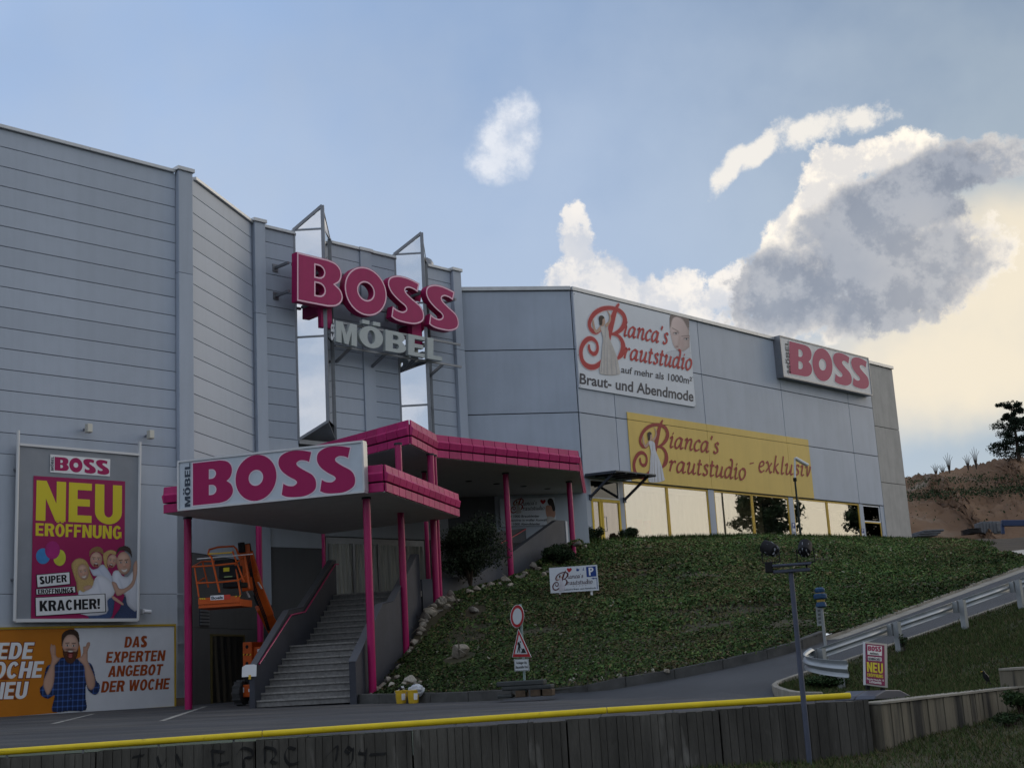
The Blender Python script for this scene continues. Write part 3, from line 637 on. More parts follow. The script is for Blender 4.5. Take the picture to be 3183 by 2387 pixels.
def on_bank(q, dz=0):
    h = BVB.ray_cast(EYE, ray(*q).normalized())[0]
    return h + Vector((0, 0, dz)) if h else None
def drop_bank(x, y):
    h = BVB.ray_cast(Vector((x, y, 60)), Vector((0, 0, -1)))[0]; return h
# lawn between ramp and retaining wall
W2A, W2B = Vector((4.15, 16.35, 0)), Vector((7.35, 19.55, 0))
lw = []
nl = resample([Vector((4.35, 20.2, -.09)), Vector((4.12, 21.0, -.09)), Vector((4.15, 22.2, -.05))] + [rp(u, -.02, .02) for u in (ustart+.6, -1, 0, 3, 6, 10, 16)], 34)
wl_ = resample([Vector((4.3, 16.6, -.11)), Vector((4.5, 16.85, -.11)), W2B+Vector((0, .14, -.08)), W2B+Vector((3, 1.6, .45)), W2B+Vector((12, 8, 2.0))], 34)
for i in range(34):
    lw.append([nl[i].lerp(wl_[i], k/10) + (Vector((0, 0, -.09*sin(pi*k/10)+.015*sin(i*1.3+k))) if 0 < k < 10 else Vector()) for k in range(11)])
LAWNM = mat('lawn_soil', (.030, .038, .016), .95, col2=(.055, .048, .024), vscale=1.3, bump=.5, bscale=25)
lawn_up = MB().sheet(lw); struct('lawn_slope', lawn_up, LAWNM, smooth='open')
nk = along(nl[:9], .5)
for a, b in zip(nk[:-1], nk[1:]):
    d = (b-a).normalized(); s = d.cross(Vector((0, 0, 1))).normalized(); dz = Vector((0, 0, 1))
    q = [a+d*.004-dz*.1, a+d*.004-s*.1-dz*.1, b-d*.004-s*.1-dz*.1, b-d*.004-dz*.1]; q += [v+dz*.17 for v in q]
    obj('kerb_stone', MB().hexa(q), KERBM, kerb, bevel=.01)
for i in range(20):                                    # thin edging along the near side of the ramp
    u0_, u1_ = -1.2+.75*i, -1.2+.75*(i+1)-.008; a, b, c, d = rp(u0_, .0, .0), rp(u1_, .0, .0), rp(u1_, -.09, .0), rp(u0_, -.09, .0); q = [v+Vector((0, 0, -.1)) for v in (a, b, c, d)]; q += [v+Vector((0, 0, .17)) for v in q]
    obj('edge_stone', MB().hexa(q), KERBM, kerb, bevel=.008)
# lower lawn where the photographer stands
def low_z(x, y):
    return -1.0 + .30*max(0, min(1, (y-4)/11)) + .42*max(0, min(1, (x-3.2)/4.5))*max(0, min(1, (y-11)/7)) + .02*sin(x*2.1+y)+.015*sin(y*3.1-x*1.4)
low = gsheet(-26, 26, -14, 22, 78, 60, low_z); lowlawn = struct('lower_lawn', low, LAWNM, smooth='open')
# ------------------------------------------------------------------ retaining wall, in cast sections with board marks
CWALL = mat('weathered_concrete', (.082, .077, .067), .9, var=.5, vscale=1.0, bump=.35, bscale=18, streak=.8, stretch=(2.2, 2.2, .45), spots=((.20, .19, .17), 2.6, .62, .76))
CWALL2 = mat('paler_concrete', (.185, .165, .125), .9, var=.3, vscale=1.2, bump=.3, bscale=18, streak=.9, stretch=(3.2, 3.2, .3), spots=((.035, .034, .032), 1.1, .46, .60))
WA, WB = Vector((-10.5, wall_y(-10.5), 0)), Vector((4.05, wall_y(4.05), 0))
# yellow pipe barrier on the wall
YP = mat('yellow_pipe', (.74, .55, .02), .35, var=.08, vscale=6, spots=((.30, .20, .03), 9, .68, .8))
def wallp(q, off=0):                                   # photograph point on the front plane of the long wall
    fr = Fr(WA, math.degrees(atan2((WB-WA).x, (WB-WA).y))); u, v = fr.px(q, off); return fr.pt(u, v, off)
pa = [wallp(zGr(-80, 323), -.06), wallp(zGr(1388, 222), -.06), wallp(z7(600, 1305), -.06), wallp(z7(1130, 1280), -.06), wallp(zK(-60, 1112), -.06), wallp(zK(607, 1075), -.06)]
pipe = thing('pipe_barrier', tuple(pa[2]), 'long low yellow pipe rail along the top of the concrete wall', 'rail')
pa = [pa[0]+(pa[0]-pa[1])*.6]+pa[1:]
for a, b in ((pa[0], pa[1]), (pa[1], pa[3]), (pa[3], pa[5])):
    dd = (b-a).normalized()*.004; obj('pipe', MB().tube([a+dd, a+dd*2, b-dd*2, b-dd], [.034, .038, .038, .034], 14), YP, pipe, smooth=True)
for i in range(14):
    p = pa[0].lerp(pa[5], (i+.5)/14); obj('pipe_foot', MB().tube([p+Vector((0, 0, -.02)), p+Vector((0, 0, -.2))], .014, 6), STEEL, pipe)
def pipe_z(x): return pa[0].z + (pa[5].z-pa[0].z)*(x-pa[0].x)/(pa[5].x-pa[0].x)
rw = thing('retaining_wall', (0, 15.9, -.8), 'long board marked concrete retaining wall below the yellow pipe', 'wall')
def wall_section(A, B, top, bot, mA, nm, seed):
    rr = random.Random(seed); d = (B-A); Ln = d.length; d.normalize(); n = Vector((d.y, -d.x, 0)); mb = MB(); u = 0
    while u < Ln-.01:
        w = min(rr.uniform(.075, .14), Ln-u); o = rr.uniform(0, .02); a, b = A+d*(u+.003), A+d*(u+w-.003)
        tz = top + rr.uniform(-.012, .006)
        q = [a-n*.0, a+n*(.03+o), b+n*(.03+o), b-n*.0]; mb.hexa([Vector((p.x, p.y, bot)) for p in q]+[Vector((p.x, p.y, tz)) for p in q]); u += w
    q = [A, B, B-n*.24, A-n*.24]; mb.hexa([Vector((p.x, p.y, bot)) for p in q]+[Vector((p.x, p.y, top-.01)) for p in q])
    return obj(nm, mb, mA, rw)
k = 8
for i in range(k):
    a, b = WA.lerp(WB, i/k), WA.lerp(WB, (i+1)/k); dd = (b-a).normalized()*.008
    wall_section(a+dd, b-dd, pipe_z((a.x+b.x)/2)-.055, -1.3, CWALL, 'wall_section', 40+i)
rw2 = thing('retaining_wall', (5.5, 17.8, -.8), 'paler streaked concrete wall section angling back beside the sign board', 'wall')
rw, rwk = rw2, rw
for i in range(4):
    a, b = W2A.lerp(W2B, i/4), W2A.lerp(W2B, (i+1)/4); dd = (b-a).normalized()*.006
    wall_section(a+dd, b-dd, -.085, -1.2, CWALL2, 'wall_section', 60+i)
cap = MB()
d = (W2B-W2A).normalized(); n = Vector((d.y, -d.x, 0))
obj('wall_cap', MB().hexa([Vector((p.x, p.y, z)) for z in (-.084, -.06) for p in (W2A+n*.06, W2B+n*.06, W2B-n*.24, W2A-n*.24)]), KERBM, rw2)
wb = thing('retaining_wall', tuple(at_y(*zW(700, 690), 19.0)), 'taller concrete wall block cut by the right picture edge', 'wall')
rw = wb; a = at_y(*zW(695, 690), 19.0); a.z = 0; wall_section(a, a+Vector((2.2, .9, 0)), at_y(*zW(720, 412), 19.0).z, -1.0, CWALL2, 'wall_section', 77)
tz = at_y(*zW(720, 412), 19.0).z; obj('wall_cap', MB().hexa([Vector((p.x, p.y, z)) for z in (tz, tz+.03) for p in (a+Vector((0, -.06, 0)), a+Vector((2.2, .84, 0)), a+Vector((2.1, 1.1, 0)), a+Vector((-.1, .2, 0)))]), KERBM, wb)
rw = rwk
# faded marks sprayed on the wall
def wuv(x, y): return wallp(zGr(x, y), .05)
GRAF = mat('faded_spray', (.018, .018, .018), .9, var=.5, vscale=14)
for st_g in ([(1115, 310), (1185, 318)], [(1122, 315), (1127, 392)], [(1150, 385), (1210, 372)], [(1250, 335), (1278, 297), (1328, 308), (1336, 342), (1290, 352), (1292, 402)], [(1400, 290), (1402, 372)], [(1400, 292), (1450, 303), (1457, 338), (1430, 364), (1466, 376)], [(1562, 302), (1522, 295), (1506, 340), (1530, 382), (1578, 372)], [(1720, 350), (1782, 286), (1776, 362)], [(1862, 308), (1838, 290), (1826, 310), (1848, 322), (1866, 300), (1862, 368), (1840, 386)], [(1906, 300), (1900, 322), (1932, 326)], [(1938, 298), (1930, 384)], [(1955, 331), (2040, 326)], [(700, 345), (760, 335)], [(735, 330), (728, 400)], [(830, 340), (850, 395), (880, 350)], [(930, 330), (960, 390)]):
    pts = catm([wuv(*q) for q in st_g], 5); w = Vector((0, 0, .016)); s_ = (WB-WA).normalized()*.012
    obj('spray_mark', MB().sheet([[p-w-s_ for p in pts], [p+w+s_ for p in pts]]), GRAF, rw, smooth='open')
# ------------------------------------------------------------------ canopies
SO = 4.87
LE, K_, RE = Vector((-8.97, 33.32, 0)), Vector((-3.21, 31.6, 0)), Vector((-1.76, 37.9, 0))
KB, KA = Vector((-6.03, 40.3, 0)), Vector((-8.5, 34.65, 0))
def tile_mesh(w, hl, hu, m):
    """fascia cassettes: a flat lower one and an upper one folded outwards half way"""
    k = ('tile', round(w, 3), hl, hu)
    if k not in PANS:
        g = .012
        lo = MB().hexa([(g, -.0, g), (g, -.05, g), (w-g, -.05, g), (w-g, 0, g), (g, 0, hl-.02), (g, -.05, hl-.02), (w-g, -.05, hl-.02), (w-g, 0, hl-.02)])
        z0, zm, z1 = hl+.02, hl+hu*.48, hl+hu
        up = MB()
        pr = [(0, z0), (-.06, z0), (-.105, zm), (-.055, zm+.045), (-.04, z1), (0, z1)]
        n = len(pr)
        up.v = [(g, y, z) for y, z in pr]+[(w-g, y, z) for y, z in pr]
        up.f = [list(range(n))[::-1], list(range(n, 2*n))]+[[i, (i+1) % n, n+(i+1) % n, n+i] for i in range(n)]; up.m = [0]*len(up.f)
        PANS[k] = (mesh_of('fascia_tile', lo, m, (0, 0, 0), bevel=.006), mesh_of('fascia_tile', up, m, (0, 0, 0), bevel=.006))
    return PANS[k]
def fascia(par, A, B, z0, hl, hu, m=PINK, w=.5):
    d = B-A; k = max(1, round(d.length/w)); wt = d.length/k; rz = atan2(d.y, d.x)
    for i in range(k):
        for me in tile_mesh(wt, hl, hu, m):
            o = link('fascia_tile', me, par); p = A + d*(i/k); o.location = Vector((p.x, p.y, z0)) - root_org(par); o.rotation_euler = (0, 0, rz + R_.uniform(-.004, .004))
def slab(poly, z0, z1): return MB().prism([Vector((p.x, p.y, z0)) for p in poly], (0, 0, z1-z0))
lc = thing('entrance_canopy', (K_.x, K_.y, 0), 'lower magenta tiled canopy on round columns above the stairs', 'canopy')
obj('soffit', slab([LE, K_, RE, KB, KA], SO, SO+.03), SOFFIT, lc); obj('deck', slab([p + (Vector((-5.4, 36, 0))-p)*.02 for p in (LE, K_, RE, KB, KA)], SO+.03, SO+.58), DKWALL, lc)
for A, B in ((LE, K_), (K_, RE), (RE, RE + (KB-RE)*1.0), (KA, LE)): fascia(lc, A, B, SO+.0, .25, .42)
CRAD = .095
def column(par, x, y, z0, z1, r=CRAD, nm='column'):
    c = obj(nm, MB().lathe((x, y, z0-.3), [(r, 0), (r, z1-z0+.3)], 20), PINKC, par, smooth=True)
    obj('collar', MB().lathe((x, y, z1-.05), [(r+.02, 0), (r+.02, .05)], 20), DKWALL, c); return c
column(lc, -3.74, 32.35, .1, SO); p = at_y(586, 2190, 34.3); column(lc, p.x, p.y, -.0, SO)
p = at_y(*z3(507, 700), 40.6); column(lc, p.x, p.y, 0, SO+2); p = at_y(*z3(840, 700), 43.0); column(lc, p.x, p.y, LAND, SO+2, .06)
uc = thing('entrance_canopy', (-2.9, 36.3, 0), 'upper magenta tiled canopy with a long edge running to the bridal shop', 'canopy')
U0, U1, U2, U3 = Vector((-2.93, 36.35, 0)), Vector((-2.38, 38.97, 0)), Vector((2.04, 43.62, 0)), Vector((2.62, 52.6, 0))
UL = U0 + (Vector((-4.51, 38.03, 0))-U0).normalized()*8.3
ZU = 6.8
upoly = [U0, U1, U2, U3, Vector((-1.9, 52.6, 0)), Vector((-8.6, 45.4, 0)), UL]
obj('soffit', slab(upoly, ZU, ZU+.03), SOFFIT, uc); obj('deck', slab([p + (Vector((-2, 45, 0))-p)*.012 for p in upoly], ZU+.03, ZU+.6), DKWALL, uc)
for A, B in ((UL, U0), (U0, U1), (U1, U2), (U2, U3)): fascia(uc, A, B, ZU, .25, .45)
for q in (zQ(330, 120), zQ(762, 160), zQ(1150, 200), zU(932, 540), zU(1172, 562)):
    p = at_z(*q, ZU); obj('downlight', MB().lathe((p.x, p.y, ZU-.012), [(.11, 0), (.12, .012)], 14), DARK, uc)
column(uc, at_y(1261, 1999, 36.0).x, 36.0, 1.1, ZU); column(uc, -2.5, 38.15, 2.3, ZU, .10); p = at_y(*zU(690, 1500), 38.4); column(uc, p.x, p.y, 2.4, ZU, .055, 'downpipe')
p = at_y(*zU(575, 1100), 41.5); column(uc, p.x, p.y, 2.2, ZU, .07)
p = at_y(1590, 1808, 42.9); column(uc, p.x, p.y, 3.0, ZU); p = at_y(1781, 1690, 45.85); column(uc, p.x, p.y, 4.4, ZU); p = at_y(1812, 1690, 49.5); column(uc, p.x, p.y, 4.6, ZU, .13)
# ------------------------------------------------------------------ stairs
SH = 9.5; SO_ = Vector((-4.17, 31.72, 0)); FSX = Fr(SO_, SH); SW = 2.33; RIS = LAND/18; TR = .30; FLAND = 1.05
def sp(w, run, z): p = FSX.pt(run, z, -w); return p   # w to the left, run up the flight
st = thing('staircase', tuple(SO_), 'wide granite slab staircase rising under the canopy between dark walls', 'stairs')
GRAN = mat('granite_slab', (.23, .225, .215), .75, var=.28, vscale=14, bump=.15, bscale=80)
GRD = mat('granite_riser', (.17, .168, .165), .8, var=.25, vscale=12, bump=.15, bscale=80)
run = 0; runs = []
for i in range(18):
    runs.append(run); dep = TR if i != 8 else TR+FLAND; z = RIS*(i+1)
    if i == 17: dep = 3.2
    mb = MB(); cuts = [0, SW*R_.uniform(.22, .38), SW*R_.uniform(.55, .75), SW]
    def hx(w0, w1, r0, r1, za, zb, mi): mb.hexa([sp(w, r, z_) for z_ in (za, zb) for w, r in ((w0, r0), (w1, r0), (w1, r1), (w0, r1))], mi)
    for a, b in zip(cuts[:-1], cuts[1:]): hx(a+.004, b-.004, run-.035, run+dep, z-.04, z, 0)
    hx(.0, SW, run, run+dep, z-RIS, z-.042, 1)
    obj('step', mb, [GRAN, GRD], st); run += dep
def zstep(r):
    n = sum(1 for q in runs if q <= r+1e-6); return RIS*n
prof = [(-.12, .92), (runs[8]-.05, runs[8]/TR*RIS+.95+RIS*.6), (runs[9]-.3, RIS*9+1.0), (runs[17]+.05, LAND+.98), (runs[17]+.35, LAND+1.0)]
for nm, w0, w1 in (('side_wall', -.16, 0.0), ('side_wall', SW, SW+.13)):
    pts = [sp(w0, r, z) for r, z in prof]; pts = [sp(w0, prof[0][0], -.2)] + pts + [sp(w0, prof[-1][0], -.2)]
    o = obj(nm, MB().prism(pts, sp(w1, 0, 0)-sp(w0, 0, 0)), DKWALL, st)
    obj('coping', MB().sheet([[sp(w0-.02, r, z+.012) for r, z in prof], [sp(w1+.02, r, z+.012) for r, z in prof]]), mat('coping_slate', (.10, .105, .12), .6), o, smooth='open')
hr = [sp(SW-.07, r, z-.12) for r, z in prof]; obj('handrail', MB().tube([hr[0]+Vector((0, .25, .2))]+hr[1:4]+[hr[4]], .02, 8), PINKC, st, smooth=True)
for t_ in (.2, .5, .8):
    p = hr[0].lerp(hr[1], t_); obj('rail_bracket', MB().bar(p, p+FSX.n*-.09, .015), STEEL, st)
mb = MB(); obj('landing', MB().prism([sp(-1.2, runs[17]+2.9, LAND-.5), sp(SW+.3, runs[17]+2.9, LAND-.5), FT.pt(e0-.8, LAND-.5), FT.pt(TLEN+.3, LAND-.5)], (0, 0, .49)), GRD, st)
nt_ = thing('paper_note', tuple(sp(SW+.09, -.14, .82)), 'white paper taped over the lower end of the stair handrail', 'paper')
obj('sheet', MB().prism([sp(SW+.3, -.15, .72), sp(SW-.06, -.15, .72), sp(SW-.07, -.15, .98), sp(SW+.0, -.15, 1.0), sp(SW+.2, -.15, 1.0), sp(SW+.29, -.15, .95)], (0, -.008, 0)), WHITEP, nt_); obj('tape', MB().prism([sp(SW+.13, -.16, .66), sp(SW+.07, -.16, .66), sp(SW+.07, -.16, .76), sp(SW+.13, -.16, .76)], (0, -.008, 0)), YELLOW, nt_)
# upper flight to the shop: two parapets, steps between
PA = at_y(1312, 1774, 38.9); PB = at_y(*zQ(1430, 715), 46.8); ph = math.degrees(atan2(PB.x-PA.x, PB.y-PA.y)); FP = Fr(PA, ph)
uf = thing('upper_staircase', (PA.x, PA.y, 2.5), 'upper stair flight between dark grey parapets leading to the bridal shop', 'stairs')
t1 = [FP.px(q) for q in ((1312, 1800), (1480, 1789), zQ(630, 1190), zQ(1300, 705), zQ(1430, 715))]
PARAP = mat('parapet_grey', (.075, .08, .095), .75, var=.12, vscale=1.5, bump=.08)
obj('parapet', MB().prism([FP.pt(t1[0][0], 1.2)]+[FP.pt(*t) for t in t1]+[FP.pt(t1[-1][0], 3.6)], FP.n*-.2), PARAP, uf)
obj('parapet_end', MB().fbox(FP, t1[-1][0], t1[-1][0]+.14, 3.6, t1[-1][1]-.02, -.22, .02), PANEL2, uf)
F2 = FP.off(-2.0); t2 = [F2.px(q) for q in (zQ(280, 905), zQ(800, 832), zQ(830, 1010))]
obj('parapet', MB().prism([F2.pt(t2[0][0], 2.5), F2.pt(*t2[0]), F2.pt(*t2[1]), F2.pt(t2[1][0], 3.0)], F2.n*-.2), PARAP, uf)
h2 = [F2.px(q) for q in (zQ(380, 1080), zQ(600, 960), zQ(780, 850))]; obj('handrail', MB().tube([F2.pt(u, v, .06) for u, v in h2], .022, 8), mat('red_rail', (.40, .03, .05), .4), uf, smooth=True)
nst = 13
for i in range(nst):
    u = t1[1][0] + (t1[3][0]-t1[1][0])*i/nst; z = LAND + (FLOOR-.15-LAND)*(i+1)/nst
    obj('step', MB().fbox(FP, u, u+(t1[3][0]-t1[1][0])/nst+.02, z-.5, z, -1.95, -.22), GRD, uf)
obj('end_landing', MB().fbox(FP, t1[3][0], t1[3][0]+6, FLOOR-.6, FLOOR-.16, -2.2, -.2), GRD, uf)
# wall of the link under the upper canopy
FCL = FC.off(4.6); lk0, lk1 = FCL.px(zU(760, 900))[0], FCL.px(zQ(1790, 500))[0]
kq = 3
for i in range(kq): panel(hall, FCL, lk0+(lk1-lk0)*i/kq, lk0+(lk1-lk0)*(i+1)/kq, 2.6, ZU, d0=-.2, d1=0, m=PANEL_SHADED if i == 0 else PANEL2, gap=.012)
# unseen ridge added behind the camera, blocks low sky to darken under the canopy
rg = []
for i in range(61):
    a = radians(112+136*i/60); e = 17+3*sin(i*.5)+2*sin(i*1.7); row = []
    for d_, z in ((95, -3.3), (115, e*.45), (135, e*.8), (160, e+1.5*sin(i*2.3)), (220, -3)): row.append((d_*sin(a), 20+d_*cos(a), z))
    rg.append(row)
struct('added_ridge', MB().sheet(rg), mat('added_ridge_green', (.025, .036, .02), .95, col2=(.045, .055, .03), vscale=.12, bump=.8, bscale=.5), smooth='open')
# ------------------------------------------------------------------ hill, dirt and yard clutter behind the hall
rr = random.Random(5)
prof_h = [(2560, 1500), (2700, 1490), (2826, 1481), (2860, 1476), (2890, 1474), (2905, 1477), (2940, 1468), (2990, 1452), (3020, 1447), (3060, 1440), (3100, 1428), (3140, 1424), (3183, 1422), (3300, 1412), (3450, 1430), (3600, 1520), (3800, 1690), (4300, 1850)]
hc = [at_y(x, y, 122 + 6*sin(i)) for i, (x, y) in enumerate(prof_h)]; hcs = catm(hc, 10)
hrws = []
for i in range(41):
    s = i/40; row = []
    for j, c in enumerate(hcs):
        b = Vector((c.x*.80-2, 78 + 3*sin(j*.12), 5.2)); p = b.lerp(c, s); hgt = c.z-b.z
        p.z = b.z + hgt*(s**.85) + .5*sin(2*pi*s)*sin(j*.09+1)
        amp = .22*sin(pi*min(1, s*1.02)); p += Vector((rr.uniform(-1, 1), rr.uniform(-1, 1), rr.uniform(-1, 1)))*amp + Vector((0, 0, .35*sin(j*.31+i*.23)*sin(j*.12-i*.4)*sin(pi*s)))
        if i == 40: p.z = c.z+rr.uniform(-.10, .16)
        row.append(p)
    hrws.append(row)
hrws.append([p+Vector((0, 40, -14)) for p in hrws[-1]])
HILLM = mat('raw_earth', (.125, .068, .034), .95, col2=(.18, .105, .058), vscale=.22, bump=.7, bscale=2.2, spots=((.24, .19, .14), .12, .60, .74))
hillmb = MB().sheet(hrws); hill = struct('dirt_hill', hillmb, HILLM, smooth='open'); BVH_ = bvh(hillmb)
def on_hill(q): return BVH_.ray_cast(EYE, ray(*q).normalized())[0]
pad = [on_ter(zH(x, y)) for x, y in ((990, 1420), (1216, 1392), (1216, 1505), (1130, 1475))]
if all(pad):
    pad = [p+Vector((0, 0, .05)) for p in pad]; pad[1] += (pad[1]-pad[0])*.8; pad[2] += (pad[2]-pad[3])*.8
    struct('concrete_pad', MB().prism(pad, (0, 0, -.3)), mat('pale_pad', (.42, .40, .36), .85, var=.1))
# ------------------------------------------------------------------ print and lettering helpers
def curve_mesh(polys, offset=0.0, extrude=0.0):
    c = bpy.data.curves.new('outline', 'CURVE'); c.dimensions = '2D'; c.fill_mode = 'BOTH'; c.offset = offset; c.extrude = extrude
    for pl in polys:
        sp_l = c.splines.new('POLY'); sp_l.points.add(len(pl)-1); sp_l.use_cyclic_u = True
        for p, q in zip(sp_l.points, pl): p.co = (q[0], q[1], 0, 1)
    return eval_curve(c)
def eval_curve(c):
    o = bpy.data.objects.new('outline', c); COL.objects.link(o); dg = bpy.context.evaluated_depsgraph_get(); me = o.evaluated_get(dg).to_mesh()
    vs = [tuple(v.co) for v in me.vertices]; fs = [list(p.vertices) for p in me.polygons]
    o.evaluated_get(dg).to_mesh_clear(); bpy.data.objects.remove(o); bpy.data.curves.remove(c); return vs, fs
def to_obj(name, fr, vs, fs, m, par, d, flip=False):
    mb = MB(); mb.v = [tuple(fr.pt(x, y, d+z)) for x, y, z in vs]; mb.f = fs; mb.m = [0]*len(fs)
    return obj(name, mb, m, par, smooth='open')
def flat(par, name, fr, polys, m, d, offset=0.0, extrude=0.0):
    vs, fs = curve_mesh(polys, offset, extrude); return to_obj(name, fr, vs, fs, m, par, d)
def smoothc(pts, n=4):
    out = []; k = len(pts)
    for i in range(k):
        a, b, c, d = (Vector(pts[(i+j) % k]) for j in (-1, 0, 1, 2))
        for t in (q/n for q in range(n)): out.append(.5*((2*b)+(c-a)*t+(2*a-5*b+4*c-d)*t*t+(3*b-a-3*c+d)*t**3))
    return [tuple(p) for p in out]
def smootho(pts, n=6):
    return [tuple(p) for p in catm([Vector(p) for p in pts], n)]
def uvs(fr, zf, pts, d): return [fr.px(zf(x, y), d) for x, y in pts]
def shape(par, name, fr, zf, pts, m, d, sm=True): return flat(par, name, fr, [uvs(fr, zf, smoothc(pts) if sm else pts, d)], m, d)
def bil(q, x, y):
    (ax, ay), (bx, by), (cx, cy), (dx, dy) = q
    return (ax*(1-x)*(1-y)+bx*x*(1-y)+cx*x*y+dx*(1-x)*y, ay*(1-x)*(1-y)+by*x*(1-y)+cy*x*y+dy*(1-x)*y)
_fm = {}
def text_mesh(s, bold=0.0, extrude=0.0, shear=0.0, space=1.0):
    c = bpy.data.curves.new('lettering', 'FONT'); c.body = s; c.offset = bold; c.extrude = extrude; c.shear = shear; c.size = 1.0; c.space_character = space; c.resolution_u = 4
    return eval_curve(c)
def cap_h(lower=False):
    k = 'x' if lower else 'H'
    if k not in _fm: _fm[k] = max(v[1] for v in text_mesh(k)[0])
    return _fm[k]
def txt(par, s, fr, zf, quad, m, d, bold=.0, shear=0, extrude=0, edge=None, name='lettering', space=1.0, ew=.03):
    """lettering whose baseline and cap height fill the four given corners: bottom left, bottom right, top right, top left"""
    q = uvs(fr, zf, quad, d); H_ = cap_h(); out = None
    base = text_mesh(s, bold, 0, shear, space)[0]; x0, x1 = min(v[0] for v in base), max(v[0] for v in base)
    ht = abs(q[3][1]-q[0][1]) + abs(q[3][0]-q[0][0])
    for mm, bb, dd in ([(edge, bold+ew, d-.003)] if edge else [])+[(m, bold, d)]:
        vs, fs = text_mesh(s, bb, extrude/max(.01, ht)*H_, shear, space)
        w = [bil(q, (x-x0)/(x1-x0), y/H_) + (z*ht/H_,) for x, y, z in vs]
        out = to_obj(name, fr, w, fs, mm, par, dd)
    return out
# the round heavy B O S S letters
def _arc(cx, cy, rx, ry, a0, a1, n=10): return [(cx+rx*cos(radians(a0+(a1-a0)*i/n)), cy+ry*sin(radians(a0+(a1-a0)*i/n))) for i in range(n+1)]
GB = [[(0, 0), (.66, 0)] + smootho([(.66, 0), (.84, .04), (.96, .14), (1.0, .27), (.95, .41), (.84, .50)], 4)[1:] + smootho([(.84, .50), (.93, .58), (.975, .73), (.94, .87), (.83, .965), (.66, 1.0)], 4)[1:] + [(0, 1)],
      [(.40, .205), (.47, .205)] + _arc(.47, .325, .12, .12, -90, 90, 8) + [(.40, .445)], [(.40, .585), (.465, .585)] + _arc(.465, .70, .115, .115, -90, 90, 8) + [(.40, .815)]]
GO = [_arc(.5, .5, .5, .535, 0, 354, 44), _arc(.5, .5, .178, .185, 0, 350, 30)]
_S = [(578, 240), (565, 325), (540, 303), (508, 290), (486, 304), (492, 335), (530, 385), (585, 450), (608, 520), (600, 590), (548, 622), (480, 613), (425, 592), (392, 562), (402, 465), (430, 494), (465, 508), (488, 490), (480, 460), (440, 415), (395, 350), (372, 280), (380, 215), (422, 186), (475, 188), (530, 210)]
_S = [(x, y-.207*(x-372)) for x, y in _S]; _sy0, _sy1 = max(p[1] for p in _S), min(p[1] for p in _S)
_S = [((x-372)/236, (_sy0-y)/(_sy0-_sy1)*1.07-.035) for x, y in _S]
def _keep(pts, corners, n=4):                          # smooth between the sharp corners only
    k = len(pts); cs = sorted(corners); out = []
    for a, b in zip(cs, cs[1:]+[cs[0]+k]): out += smootho([pts[i % k] for i in range(a, b+1)], n)[:-1]
    return out
GS = [_keep(_S, [0, 1, 13, 14])]
def letters(par, fr, zf, topl, botl, xs, m, d, extrude=0.0, edge=None, ew=.02, side=None, nm='letter'):
    """topl / botl: functions giving the top and bottom line of the row at x"""
    for G, (x0, x1) in zip((GB, GO, GS, GS), xs):
        q = uvs(fr, zf, [(x0, botl(x0)), (x1, botl(x1)), (x1, topl(x1)), (x0, topl(x0))], d)
        pol = [[bil(q, x, y) for x, y in g] for g in G]
        if extrude:
            o = flat(par, nm, fr, pol, side, d-extrude, 0, extrude)
            flat(o if o.parent.parent is None else par, 'edge_strip', fr, pol, edge, d+.004, -.012); flat(o if o.parent.parent is None else par, 'face', fr, pol, m, d+.008, -.012-ew)
        else:
            if edge: flat(par, 'letter_edge', fr, pol, edge, d-.003, ew)
            flat(par, nm, fr, pol, m, d)
